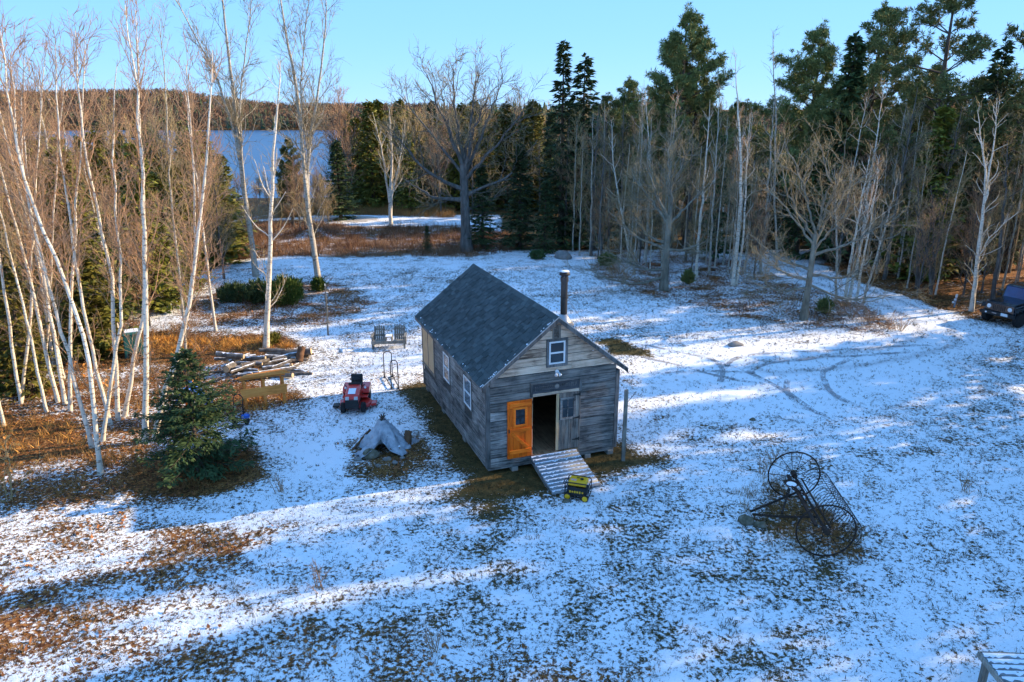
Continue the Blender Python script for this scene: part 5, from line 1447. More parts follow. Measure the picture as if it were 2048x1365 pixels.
wd = MB().span(u0 - 0.05, u0 + 0.02, -0.09, -0.07, z0 - 0.05, z1 + 0.05).span(u1 - 0.02, u1 + 0.05, -0.09, -0.07, z0 - 0.05, z1 + 0.05).span(u0 + 0.02, u1 - 0.02, -0.09, -0.07, z1 - 0.02, z1 + 0.05).span(u0 + 0.02, u1 - 0.02, -0.09, -0.07, z0 - 0.05, z0 + 0.02)
wd = wd.build("door_window", M_ORANGE_X, dr, bevel=0.004)
def lite(u0, u1, z0, z1, y, par, frame):
    um, zm = (u0 + u1) / 2, (z0 + z1) / 2
    MB().span(um - 0.009, um + 0.009, y - 0.012, y - 0.001, z0, z1).build("muntin", frame, par)
    MB().span(u0, u1, y - 0.014, y - 0.002, zm - 0.009, zm + 0.009).build("muntin", frame, par)
    for (a, b) in ((u0, um), (um, u1)):
        for (c_, d_) in ((z0, zm), (zm, z1)):
            MB().span(a, b, y, y + 0.006, c_, d_).build("pane", M_GLASS, par)
lite(u0 + 0.02, u1 - 0.02, z0 + 0.02, z1 - 0.02, -0.068, dr, M_BLACK)
MB().span(0.66, 0.69, -0.10, -0.072, 1.33, 1.43).build("latch", M_BLACK, dr)
for zz in (0.68, 1.38, 2.2):
    MB().span(1.405, 1.435, -0.06, -0.03, zz - 0.04, zz + 0.04).build("hinge", M_BLACK, dr)
# closed grey leaf
d2 = MB().span(2.23, 2.97, 0.0, 0.02, 0.48, 2.33).build("door", M_DARK, shed)
d2["label"] = "closed grey plank door leaf with black strap hinges"
WD2 = (2.40, 2.80, 1.52, 2.13)
MB().span(2.215, 2.30, -0.032, -0.002, 0.47, 2.34).build("stile", M_TAN_Z, d2, bevel=0.003)
for i in range(6):
    a = 2.304 + 0.111 * i; b = a + 0.107
    cut = b > WD2[0] and a < WD2[1]
    for (z0, z1) in (((0.47, WD2[2] - 0.05), (WD2[3] + 0.05, 2.335)) if cut else ((0.47, 2.335),)):
        MB().span(a, b, -0.022 - 0.003 * (i % 2), -0.001, z0, z1).build("plank", M_BROWN_Z, d2, bevel=0.003)
u0, u1, z0, z1 = WD2
MB().span(u0 - 0.055, u0 + 0.01, -0.04, -0.004, z0 - 0.05, z1 + 0.05).span(u1 - 0.01, u1 + 0.055, -0.04, -0.004, z0 - 0.05, z1 + 0.05).span(u0 + 0.01, u1 - 0.01, -0.04, -0.004, z1 - 0.01, z1 + 0.05).span(u0 + 0.01, u1 - 0.01, -0.04, -0.004, z0 - 0.05, z0 + 0.01).build("door_window", M_WG_X, d2, bevel=0.003)
lite(u0 + 0.01, u1 - 0.01, z0 + 0.01, z1 - 0.01, -0.012, d2, M_WG_X)
for zz in (0.76, 1.48, 2.24):
    MB().prism([(2.76, zz - 0.012), (2.94, zz - 0.026), (2.99, zz - 0.06), (3.0, zz - 0.06), (3.0, zz + 0.06), (2.99, zz + 0.06), (2.94, zz + 0.026), (2.76, zz + 0.012)], 1, -0.047, -0.037).build("hinge", M_BLACK, d2)
# flue pipe with cap and flashing, on the far slope
M_FLUE = simple("sooty_steel", [(0.035, 0.036, 0.038), (0.08, 0.082, 0.085)], 4, rough=0.45, metal=0.5)
PU, PV = 2.98, 1.25
rz_ = roof_z(PU)
fp = MB().cyl((PU, PV, rz_ - 0.15), (PU, PV, 5.62), 0.105, 18).build("flue_pipe", M_FLUE, shed, smooth=False)
MB().cyl((PU, PV, 5.45), (PU, PV, 5.60), 0.125, 18).build("collar", M_FLUE, fp)
MB().lathe([(0.16, 0.0), (0.165, 0.05), (0.12, 0.10), (0.02, 0.12)], (PU, PV, 5.66), 18).build("cap", M_BLACK, fp, smooth=False)
MB().lathe([(0.15, 0.0), (0.13, 0.02), (0.04, 0.03)], (PU, PV, 5.77), 14).build("snow_cap", M_SNOW, fp, smooth=True)
for a in (0, 2.1, 4.2):
    MB().bar((PU + 0.11 * math.cos(a), PV + 0.11 * math.sin(a), 5.58), (PU + 0.13 * math.cos(a), PV + 0.13 * math.sin(a), 5.68), 0.015, 0.006).build("cap_strut", M_GALV, fp)
MB().lathe([(0.34, 0.0), (0.20, 0.16), (0.115, 0.34)], (PU, PV, rz_ - 0.06), 18).build("flashing", M_GALV, fp, smooth=True)
MB().cyl((PU, PV, 4.95), (PU, PV, 5.0), 0.112, 18).build("band", M_FLUE, fp)
MB().tube([(PU + 0.1, PV, 4.97), (PU + 0.9, PV + 0.6, 4.0)], 0.008, 5).build("stay_wire", M_GALV, fp)
# a few things standing in the dim inside
mb = MB().span(2.2, 3.9, 5.6, 6.3, 1.2, 1.28)
for (a, b) in ((2.25, 5.65), (3.85, 5.65), (2.25, 6.25), (3.85, 6.25)): mb.span(a - 0.04, a + 0.04, b - 0.04, b + 0.04, 0.44, 1.2)
wbn = tag(mb.build("workbench", M_MID_X), "plain workbench standing in the dark inside the shed", "workbench")
wbn.location = shed.location; wbn.rotation_euler = shed.rotation_euler
# ------------------------------------------------------------------ things round the shed
def S(u, v, z=0.0):
    """shed coordinates to the world"""
    return np.array([SHED_O[0] + u * _ca - v * _sa, SHED_O[1] + u * _sa + v * _ca, z])
M_RUST = simple("rusty_iron", [(0.016, 0.011, 0.009), (0.034, 0.021, 0.016), (0.06, 0.034, 0.022)], 9, rough=0.9, metal=0.0)
M_TIRE = simple("black_rubber", [(0.012, 0.012, 0.013), (0.025, 0.025, 0.026)], 8, rough=0.85)
M_RED = simple("red_paint", [(0.55, 0.02, 0.015), (0.65, 0.03, 0.02)], 2, rough=0.28, spec=0.5, coat=0.3)
M_YEL = simple("yellow_paint", [(0.80, 0.42, 0.01), (0.86, 0.48, 0.012)], 2, rough=0.35, spec=0.5)
M_BLKP = simple("black_plastic", [(0.012, 0.013, 0.014), (0.022, 0.023, 0.025)], 5, rough=0.5)
M_CORR = simple("old_galvanised_sheet", [(0.16, 0.17, 0.18), (0.30, 0.31, 0.33)], 5, rough=0.6, metal=0.3)
M_LAMP = simple("clear_lamp_lens", [(0.75, 0.76, 0.78), (0.85, 0.86, 0.88)], 3, rough=0.15, spec=0.7)
M_OLDW = wood("silvery_old_wood", [(0.10, 0.095, 0.08), (0.20, 0.19, 0.165), (0.29, 0.28, 0.245)], along=2, knots=False)
M_LUMB = wood("yellow_new_lumber", [(0.55, 0.19, 0.045), (0.76, 0.28, 0.065), (0.83, 0.35, 0.09)], along=0, knots=False, rnd=0.12)

# ramp of corrugated sheet
rp = empty("ramp", tuple(S(0, 0)), SHED_YAW)
tag(rp, "snow-striped corrugated metal ramp leading up to the shed door", "ramp")
U0, U1, V0, V1, Z0, Z1 = 1.36, 2.90, -0.06, -1.80, 0.42, 0.05
n = 132; nw_ = 11
vs_, fs = [], []
for i in range(n + 1):
    t = i / n
    v = V0 + (V1 - V0) * t; zz = Z0 + (Z1 - Z0) * t + 0.020 * math.sin(t * nw_ * 2 * math.pi)
    for j in range(2): vs_.append((U0 + (U1 - U0) * j, v, zz))
for i in range(n): fs.append((2 * i, 2 * i + 1, 2 * i + 3, 2 * i + 2))
o = MB().add(vs_, fs).build("sheet", M_CORR, rp, smooth=True)
so = o.modifiers.new("thick", 'SOLIDIFY'); so.thickness = 0.004
rr = rs(1101)
for w_ in range(nw_):
    sv = MB(); m = 40
    tc_ = (w_ + 0.20) / nw_
    V, Fq = [], []
    for j in range(m + 1):
        u = U0 + 0.02 + (U1 - U0 - 0.04) * j / m
        wid = 0.052 * (1 + 0.35 * rr.normal()) if rr.uniform() > 0.05 else 0.012
        wid = max(0.008, wid); off = rr.normal(0, 0.006)
        for k, (a, h) in enumerate(((-1, -0.004), (-0.5, 0.010), (0.5, 0.010), (1, -0.004))):
            t = tc_ + (a * wid + off) / abs(V1 - V0) * 0.75
            V.append((u, V0 + (V1 - V0) * t, Z0 + (Z1 - Z0) * t + 0.020 * math.sin(t * nw_ * 2 * math.pi) + h + 0.003))
    for j in range(m):
        for k in range(3): Fq.append((4 * j + k, 4 * j + 4 + k, 4 * j + 5 + k, 4 * j + 1 + k))
    sv.add(V, Fq).build("snow_ridge", M_SNOW, rp, smooth=True)
for u in (U0 + 0.03, (U0 + U1) / 2, U1 - 0.03):
    MB().bar((u, V0 - 0.02, Z0 - 0.10), (u, V1 + 0.05, Z1 - 0.075), 0.04, 0.13).build("stringer", M_WG_Y, rp)

# generator: tubular frame, yellow tank, engine block, two wheels
gn = empty("generator", tuple(gp(1156, 993)), SHED_YAW + R(-38))
tag(gn, "yellow and black portable generator at the foot of the ramp", "generator")
Lg, Wg, Hg = 0.66, 0.46, 0.52
fr = MB()
for s_ in (-1, 1):
    y_ = s_ * Wg / 2
    fr.tube([(-Lg / 2, y_, 0.09), (-Lg / 2, y_, Hg - 0.05), (-Lg / 2 + 0.05, y_, Hg), (Lg / 2 - 0.05, y_, Hg), (Lg / 2, y_, Hg - 0.05), (Lg / 2, y_, 0.09), (-Lg / 2, y_, 0.09)], 0.016, 8)
for (x_, z_) in ((-Lg / 2, Hg - 0.06), (Lg / 2, Hg - 0.06), (-Lg / 2, 0.09), (Lg / 2, 0.09), (-Lg / 2, 0.30), (Lg / 2, 0.30)):
    fr.tube([(x_, -Wg / 2, z_), (x_, Wg / 2, z_)], 0.014, 8)
fr.build("frame", M_BLACK, gn, smooth=True)
tk = MB().span(-0.26, 0.26, -0.19, 0.19, 0.40, 0.545).build("fuel_tank", M_YEL, gn, bevel=0.04)
MB().cyl((0.10, 0.0, 0.545), (0.10, 0.0, 0.575), 0.045).build("cap", M_BLKP, tk)
MB().span(-0.20, -0.04, -0.12, -0.02, 0.5455, 0.5475).build("warning_label", simple("red_white_label", [(0.6, 0.06, 0.04), (0.75, 0.7, 0.65)], 40, rough=0.5), tk)
MB().span(-0.06, 0.02, 0.04, 0.10, 0.5455, 0.5475).build("label_plate", M_BLKP, tk)
MB().span(-0.28, 0.0, -0.17, 0.17, 0.10, 0.38).build("engine", M_BLKP, gn, bevel=0.02)
MB().span(0.02, 0.28, -0.16, 0.16, 0.10, 0.36).build("alternator", M_BLKP, gn, bevel=0.05)
sd = MB().span(-0.27, 0.27, -0.232, -0.20, 0.13, 0.38).build("side_panel", M_BLKP, gn, bevel=0.006)
mk = MB()
for i, (a, h) in enumerate(((-0.21, 0.07), (-0.14, 0.05), (-0.07, 0.07), (0.0, 0.06), (0.07, 0.07), (0.15, 0.05))):
    mk.span(a, a + 0.045, -0.236, -0.232, 0.25 - h / 2, 0.25 + h / 2)
mk.build("side_marking", M_YEL, sd)
MB().tube([(-Lg / 2, -0.16, 0.42), (-Lg / 2 - 0.07, -0.16, 0.44), (-Lg / 2 - 0.07, 0.16, 0.44), (-Lg / 2, 0.16, 0.42)], 0.013, 8).build("handle", M_BLACK, gn)
for s_ in (-1, 1):
    wh = MB().lathe([(0.055, -0.03), (0.10, -0.035), (0.105, 0), (0.10, 0.035), (0.055, 0.03)], (0.25 * s_, -Wg / 2 - 0.03, 0.105), 20, (0, 1, 0)).build("wheel", M_TIRE, gn, smooth=True)
    MB().lathe([(0.078, 0.0), (0.072, 0.012), (0.02, 0.02)], (0.25 * s_, -Wg / 2 - 0.062, 0.105), 18, (0, -1, 0)).build("rim", M_YEL, wh)
for s_ in (-1, 1): MB().cyl((0.25 * s_, Wg / 2, 0), (0.25 * s_, Wg / 2, 0.09), 0.02).build("foot", M_TIRE, gn)

# post beside the shed
p0 = G(1246, 921); p1 = at_depth(1253, 781, p0[1])
pr = empty("wooden_post", tuple(p0)); tag(pr, "grey square wooden post standing by the shed's right front corner", "post")
d = p1 - p0
MB().bar((0, 0, -0.2), tuple(d), 0.13, 0.11).build("post", M_OLDW, pr, bevel=0.008)
MB().tube([tuple(d * 0.80), tuple(d * 0.80 + np.array([0.12, 0, 0.18])), tuple(d * 0.80 + np.array([0.30, 0, 0.42]))], 0.010, 5).build("twig", M_BROWNBARK, pr)

# lawn tractor
mw = empty("lawn_tractor", tuple(G(712, 812)), R(-86))
tag(mw, "red ride-on lawn tractor with black seat and snow on its hood", "lawn tractor")
def wheel(par, c, r, w_, rim_mat, axis=(0, 1, 0), name="wheel"):
    o = MB().lathe([(r * 0.55, -w_ / 2), (r * 0.90, -w_ / 2), (r, -w_ * 0.3), (r, w_ * 0.3), (r * 0.90, w_ / 2), (r * 0.55, w_ / 2)], c, 24, axis).build(name, M_TIRE, par, smooth=False)
    ax = Vector(axis)
    MB().lathe([(r * 0.56, -w_ * 0.42), (r * 0.50, -w_ * 0.40), (r * 0.2, -w_ * 0.2), (r * 0.2, w_ * 0.2), (r * 0.50, w_ * 0.40), (r * 0.56, w_ * 0.42)], c, 18, axis).build("rim", rim_mat, o)
    return o
M_HLAMP = simple("grey_headlamp_lens", [(0.36, 0.37, 0.38), (0.5, 0.51, 0.52)], 9, rough=0.2, spec=0.6)
# x forward
for s_ in (-1, 1):
    wheel(mw, (0.62, 0.36 * s_, 0.19), 0.19, 0.16, M_WHITE)
    wheel(mw, (-0.55, 0.36 * s_, 0.26), 0.26, 0.24, M_WHITE)
hood = MB().prism([(0.02, 0.42), (0.86, 0.42), (0.92, 0.62), (0.84, 0.74), (0.40, 0.84), (0.02, 0.86)], 1, -0.25, 0.25).build("hood", M_RED, mw, bevel=0.05)
MB().prism([(0.885, 0.24), (0.945, 0.28), (0.955, 0.58), (0.90, 0.60)], 1, -0.235, 0.235).build("grille", M_BLKP, hood, bevel=0.02)
for s_ in (-1, 1): MB().prism([(0.90, 0.605), (0.945, 0.60), (0.915, 0.68), (0.87, 0.70)], 1, s_ * 0.09, s_ * 0.22).build("headlight", M_HLAMP, hood)
MB().prism([(0.42, 0.842), (0.78, 0.768), (0.78, 0.779), (0.42, 0.853)], 1, -0.14, 0.12).build("snow", M_SNOW, hood, bevel=0.005)
MB().prism([(-0.02, 0.40), (0.10, 0.42), (0.06, 0.92), (-0.03, 0.90)], 1, -0.22, 0.22).build("dashboard", M_BLKP, mw, bevel=0.02)
sw = MB().tube([(-0.10 + 0.06 * math.sin(a) , 0.17 * math.cos(a), 1.02 + 0.15 * math.sin(a) * 0.5) for a in np.linspace(0, 2 * math.pi, 20)[:-1]], 0.014, 6, closed=True).build("steering_wheel", M_BLKP, mw, smooth=True)
MB().cyl((0.0, 0, 0.86), (-0.10, 0, 1.02), 0.02).bar((-0.10, -0.16, 1.02), (-0.10, 0.16, 1.02), 0.02, 0.012).build("steering_column", M_BLKP, mw)
MB().span(-0.80, 0.70, -0.20, 0.20, 0.22, 0.40).build("chassis", M_BLKP, mw, bevel=0.01)
MB().prism([(-0.92, 0.40), (-0.18, 0.40), (-0.16, 0.46), (-0.30, 0.62), (-0.80, 0.64), (-0.92, 0.56)], 1, -0.49, 0.49).build("rear_fender", M_RED, mw, bevel=0.04)
MB().span(-0.18, 0.10, -0.46, -0.20, 0.34, 0.38).span(-0.18, 0.10, 0.20, 0.46, 0.34, 0.38).build("footrest", M_RED, mw, bevel=0.01)
seat = MB().span(-0.70, -0.28, -0.22, 0.22, 0.64, 0.73).build("seat", M_BLKP, mw, bevel=0.035)
MB().prism([(-0.72, 0.70), (-0.62, 0.70), (-0.68, 0.99), (-0.75, 0.99)], 1, -0.22, 0.22).build("backrest", M_BLKP, seat, bevel=0.04)
dk = MB().prism([(0.40, -0.50), (0.48, -0.2), (0.50, 0.25), (0.40, 0.55), (0.0, 0.60), (-0.26, 0.40), (-0.26, -0.40), (0.0, -0.56)], 2, 0.10, 0.24).build("mower_deck", M_RED, mw, bevel=0.025)
MB().prism([(-0.05, 0.60), (0.32, 0.56), (0.28, 0.78), (0.02, 0.80)], 2, 0.10, 0.20).build("discharge_chute", M_RED, dk, bevel=0.02)
MB().span(-0.02, 0.30, -0.80, -0.56, 0.06, 0.13).build("side_guard", M_BLKP, dk, bevel=0.02)
for s_ in (-1, 1): MB().tube([(0.05, 0.24 * s_, 0.70), (0.0, 0.34 * s_, 0.82), (-0.02, 0.38 * s_, 0.83)], 0.013, 6).build("lever", M_BLKP, mw)
for s_ in (-1, 1): MB().lathe([(0.035, 0.0), (0.045, 0.03), (0.03, 0.05)], (-0.14, 0.36 * s_, 0.63), 12, (0.2, 0, 1)).build("knob", M_WHITE, mw)

# fire-pit poles under a silver tarp
tc_ = G(768, 893)
tp = empty("tarp_tent", tuple(tc_)); tag(tp, "silver tarp draped tent-like over a cone of poles beside the shed", "tarp")
Ht = height_at(tc_, 840)
rr = rs(1203); na, nh = 64, 22
ph = rr.uniform(0, 6.28, 6)
vs_, fs = [], []
for i in range(nh + 1):
    t = i / nh
    for j in range(na):
        a = 2 * math.pi * j / na
        fold = 0.11 * math.sin(5 * a + ph[0] + 1.5 * t) + 0.07 * math.sin(11 * a + ph[1] + 4 * t) + 0.08 * math.sin(3 * a + ph[2]) + 0.05 * math.sin(17 * a + 9 * t + ph[3])
        r_ = 0.10 + 0.70 * t ** 1.05 + fold * t * (0.55 + 0.45 * t) + 0.10 * max(0, t - 0.75) * 4 * (1 + math.sin(5 * a))
        z_ = Ht * (1 - t) ** 1.22 + 0.06 * math.sin(6 * a + 9 * t + ph[4]) * math.sin(math.pi * t)
        mouth = math.exp(-((((a - 4.75 + math.pi) % (2 * math.pi)) - math.pi) / 0.42) ** 2)
        z_ += mouth * 0.42 * sstep(0.55, 1.0, t) + 0.03 * math.sin(9 * a + 3) * t
        r_ -= mouth * 0.10 * t
        vs_.append((r_ * math.cos(a) * 1.05, r_ * math.sin(a), max(z_, 0.02) + 0.024 * rr.normal()))
for i in range(nh):
    for j in range(na): fs.append((i * na + j, i * na + (j + 1) % na, (i + 1) * na + (j + 1) % na, (i + 1) * na + j))
M_TARP = simple("silver_tarp", [(0.20, 0.22, 0.26), (0.36, 0.39, 0.44), (0.50, 0.53, 0.58)], 5, rough=0.5, spec=0.5, bump=0.9, bscale=11)
o = MB().add(vs_, fs).build("tarp", M_TARP, tp, smooth=True)
so = o.modifiers.new("thick", 'SOLIDIFY'); so.thickness = 0.006
for k in range(5):
    a = 2 * math.pi * k / 5 + 0.3
    MB().cyl((0.62 * math.cos(a), 0.62 * math.sin(a), 0.02), (-0.10 * math.cos(a), -0.10 * math.sin(a), Ht + 0.16 + 0.05 * (k % 2)), 0.020, 8).build("pole", M_BROWNBARK, tp)
# stones and charred wood round it
def rock(name, P, sx, sy, sz_, mat, label, seed, group=None):
    rr = rs(seed); k, m = 12, 7
    vs_, fs = [], []
    ph = rr.uniform(0, 6.28, 6)
    for i in range(m):
        th = math.pi * (0.02 + 0.96 * i / (m - 1))
        for j in range(k):
            a = 2 * math.pi * j / k
            w_ = 1 + 0.16 * math.sin(2 * a + ph[0] + th) + 0.10 * math.sin(3 * a + ph[1] - 2 * th) + 0.09 * rr.normal() * math.sin(th)
            vs_.append((sx * w_ * math.sin(th) * math.cos(a), sy * w_ * math.sin(th) * math.sin(a), sz_ * (0.35 + w_ * math.cos(th))))
    for i in range(m - 1):
        for j in range(k): fs.append((i * k + j, (i + 1) * k + j, (i + 1) * k + (j + 1) % k, i * k + (j + 1) % k))
    fs.append(tuple(range(k))); fs.append(tuple(range((m - 1) * k + k - 1, (m - 1) * k - 1, -1)))
    o = MB().add(vs_, fs).build(name, mat, None, smooth=True, loc=tuple(P))
    return tag(o, label, "stone", group)
M_STONE = simple("mossy_stone", [(0.07, 0.065, 0.045), (0.14, 0.125, 0.085), (0.24, 0.22, 0.18)], 6, rough=0.95, bump=0.6)
M_STONE2 = simple("grey_stone", [(0.16, 0.155, 0.15), (0.28, 0.27, 0.26)], 6, rough=0.95, bump=0.6)
def log(P, az, el, Lg, r, bark, label, group=None, seed=0, cat="log", name="log", cut=None):
    rr = rs(seed)
    root = empty(name, tuple(P)); tag(root, label, cat, group)
    d = np.array([math.cos(az) * math.cos(el), math.sin(az) * math.cos(el), math.sin(el)])
    n = 7
    pts = [d * Lg * (i / (n - 1) - 0.5) + rr.normal(0, r * 0.10, 3) * (0 < i < n - 1) for i in range(n)]
    rad = [r * (1 + rr.normal(0, 0.05)) * (1.08 - 0.16 * i / (n - 1)) for i in range(n)]
    MB().tube(pts, rad, 12, cap=False).build("bark", bark, root, smooth=True)
    for e in (0, -1):
        MB().lathe([(rad[e] * 0.99, -0.004), (rad[e] * 0.97, 0.006)], pts[e], 12, tuple(d if e == -1 else -d)).build("cut_face", cut or M_CUT, root)
    # snow along the top
    if abs(el) < 0.5 and seed % 3 != 0:
        V, Fq = [], []
        sdv = nrm(np.cross(d, [0, 0, 1.0])); m = 14
        for i in range(m + 1):
            p, _ = sample(np.array(pts), i / m * 0.999)
            rr_ = np.interp(i / m, np.linspace(0, 1, n), rad)
            wv = max(0.02, 0.16 + 0.32 * rr.normal())
            for a in (-1, -0.4, 0.4, 1):
                an = a * min(wv, 0.95)
                V.append(tuple(p + sdv * math.sin(an) * (rr_ + 0.004) + np.array([0, 0, math.cos(an) * (rr_ + (0.016 if abs(a) < 0.5 else 0.002))])))
        for i in range(m):
            for k in range(3): Fq.append((4 * i + k, 4 * i + k + 1, 4 * i + 5 + k, 4 * i + 4 + k))
        MB().add(V, Fq).build("snow", M_SNOW, root, smooth=True)
    return root
M_CUT = simple("pale_cut_wood", [(0.42, 0.30, 0.18), (0.56, 0.43, 0.28)], 14, rough=0.85)
M_CUTD = simple("brown_broken_wood", [(0.10, 0.05, 0.028), (0.19, 0.10, 0.055)], 6, rough=0.9, bump=0.5)
log(G(722, 893) + np.array([0, 0, 0.22]), R(52), R(28), 0.95, 0.055, M_CUTD, "brown pole leaning on the left side of the silver tarp", None, 41)
log(G(816, 890) + np.array([0, 0, 0.24]), R(75), R(62), 0.42, 0.13, M_CUTD, "squat upright brown stump at the right side of the silver tarp", None, 42, cat="stump", name="stump", cut=M_CUTD)
log(G(790, 905) + np.array([0, 0, 0.09]), R(15), R(4), 0.34, 0.085, M_CUTD, "short brown log lying against the silver tarp's skirt", None, 43)
rock("stone", G(742, 915), 0.30, 0.22, 0.20, M_STONE, "mossy boulder under the open mouth of the silver tarp", 1301)
for i, (px, py, s_) in enumerate([(716, 922, 0.12), (757, 935, 0.10), (790, 928, 0.11), (775, 922, 0.13), (805, 918, 0.09)]):
    rock("stone", G(px, py), s_, s_ * 0.8, s_ * 0.6, M_STONE2, "small fire-ring stone in the debris before the silver tarp", 1310 + i, "fire-ring stones")
rock("stone", G(1470, 692), 0.34, 0.22, 0.14, M_STONE2, "flat grey stone lying in the snow beside the tyre tracks", 1320)
rock("stone", G(1126, 518), 0.55, 0.45, 0.42, M_STONE2, "grey boulder at the corner of the wood", 1321)
rock("stone", G(1490, 1046), 0.20, 0.16, 0.17, M_STONE, "upright mossy stone left of the hay rake", 1322)
rock("stone", G(1520, 1052), 0.17, 0.13, 0.10, M_STONE, "round mossy stone beside the upright one by the rake", 1323)
rock("stone", G(1505, 690 + 150), 0.10, 0.09, 0.07, M_STONE, "small brown stone in the lit strip of snow above the rake", 1324)
rock("stone", G(1132, 1005), 0.11, 0.08, 0.07, M_STONE, "little tan stone by the generator's wheel", 1325)

# tubular firewood rack: two hoops on a base frame
A = G(783, 777); B = G(797, 777); C_ = G(769, 755); D_ = G(785, 753)
rk = empty("firewood_rack", tuple(A)); tag(rk, "empty black tubular firewood rack standing in the sunlit snow", "rack")
def hoop(a, b, h):
    a, b = a - A, b - A; up = np.array([0, 0, 1.0]); w_ = b - a
    pts = [a, a + up * (h - 0.14)]
    for k in range(1, 8):
        an = math.pi * k / 8
        pts.append((a + b) / 2 + up * (h - 0.14) - w_ / 2 * math.cos(an) + up * 0.14 * math.sin(an))
    pts += [b + up * (h - 0.14), b]
    MB().tube([tuple(p) for p in pts], 0.020, 8).build("hoop", M_BLACK, rk, smooth=True)
hoop(A, B, 1.18); hoop(C_, D_, 1.12)
for (a, b) in ((A, C_), (B, D_)): MB().tube([tuple(a - A + np.array([0, 0, 0.07])), tuple(b - A + np.array([0, 0, 0.07]))], 0.018, 8).build("base_rail", M_BLACK, rk)
for p in (A, B, C_, D_): MB().box(tuple(p - A + np.array([0, 0, 0.03])), (0.07, 0.12, 0.06)).build("foot", M_BLACK, rk)

# double garden chair with a little table between the seats
ch = empty("double_chair", tuple(G(779, 694)), R(4)); tag(ch, "silvery wooden double garden chair with table between its seats", "garden chair")
for s_ in (-1, 1):
    cx = 0.46 * s_
    for i in range(5):
        u = cx + (i - 2) * 0.098
        MB().bar((u, 0.18, 0.28), (u * 1.02, 0.50, 0.86 + 0.03 * (2 - abs(i - 2))), 0.085, 0.020).build("back_slat", M_OLDW, ch)
    MB().bar((cx - 0.25, 0.28, 0.50), (cx + 0.25, 0.28, 0.50), 0.03, 0.07).bar((cx - 0.25, 0.42, 0.74), (cx + 0.25, 0.42, 0.74), 0.03, 0.06).build("back_rail", M_OLDW, ch)
    for i in range(5):
        MB().box((cx, -0.30 + 0.11 * i, 0.38 - 0.022 * i), (0.52, 0.095, 0.022)).build("seat_slat", M_OLDW, ch)
    MB().box((cx + 0.30 * s_, -0.05, 0.58), (0.12, 0.66, 0.025)).build("armrest", M_OLDW, ch)
    MB().span(cx + 0.26 * s_ - 0.04, cx + 0.26 * s_ + 0.04, -0.36, -0.27, 0, 0.56).build("leg", M_OLDW, ch)
    MB().span(cx + 0.26 * s_ - 0.04, cx + 0.26 * s_ + 0.04, 0.30, 0.40, 0, 0.56).build("leg", M_OLDW, ch)
MB().span(-0.78, 0.78, -0.385, -0.362, 0.26, 0.40).build("front_apron", M_OLDW, ch)
for i in range(4): MB().box((0, -0.26 + 0.13 * i, 0.555), (0.34, 0.115, 0.022)).build("table_slat", M_OLDW, ch)
MB().span(-0.16, -0.12, -0.3, 0.3, 0.3, 0.54).span(0.12, 0.16, -0.3, 0.3, 0.3, 0.54).build("table_support", M_OLDW, ch)
MB().box((0, -0.08, 0.578), (0.28, 0.40, 0.02)).build("snow", M_SNOW, ch, bevel=0.008)

# slim post with pale cross bracket
b = G(656, 671); t_ = at_depth(650, 572, b[1])
bp_ = empty("slim_post", tuple(b)); tag(bp_, "slim pole with small white cross bracket on top, beside the tall forked birch", "pole")
d = t_ - b
MB().tube([(0, 0, -0.1), tuple(d * 0.5 + np.array([0.02, 0, 0])), tuple(d)], [0.045, 0.04, 0.035], 8).build("pole", M_OLDW, bp_)
MB().bar(tuple(d * 0.86 + np.array([-0.13, 0, 0])), tuple(d * 0.86 + np.array([0.13, 0, 0.02])), 0.05, 0.05).build("cross_bracket", M_WHITE, bp_)
MB().tube([tuple(d * 0.86), tuple(d * 1.0 + np.array([0, 0, 0.10]))], 0.02, 6).build("finial", M_WHITE, bp_)

# compost bin
cb = empty("compost_bin", tuple(G(270, 712)), R(28)); cb.scale = (1.12, 1.12, 1.1); tag(cb, "dark green plastic compost bin in the sunlit grass by the birches", "bin")
M_GRN = simple("dark_green_plastic", [(0.010, 0.085, 0.075), (0.018, 0.14, 0.125)], 3, rough=0.35, spec=0.5)
def frust(a0, a1, z0, z1):
    return [(-a0, -a0, z0), (a0, -a0, z0), (a0, a0, z0), (-a0, a0, z0), (-a1, -a1, z1), (a1, -a1, z1), (a1, a1, z1), (-a1, a1, z1)], [(0, 3, 2, 1), (4, 5, 6, 7), (0, 1, 5, 4), (1, 2, 6, 5), (2, 3, 7, 6), (3, 0, 4, 7)]
body = MB().add(*frust(0.36, 0.31, 0, 0.95)).build("body", M_GRN, cb, bevel=0.03)
for zz in (0.25, 0.5, 0.75):
    MB().box((0, 0, zz), (0.70 - 0.1 * zz, 0.70 - 0.1 * zz, 0.035)).build("rib", M_GRN, cb, bevel=0.008)
MB().add(*frust(0.35, 0.30, 0.955, 1.04)).build("lid", M_GRN, cb, bevel=0.02)
MB().box((0, 0, 1.05), (0.5, 0.5, 0.02)).build("snow", M_SNOW, cb, bevel=0.008)
MB().span(-0.22, 0.22, -0.385, -0.355, 0.03, 0.22).build("hatch", M_BLKP, cb, bevel=0.008)

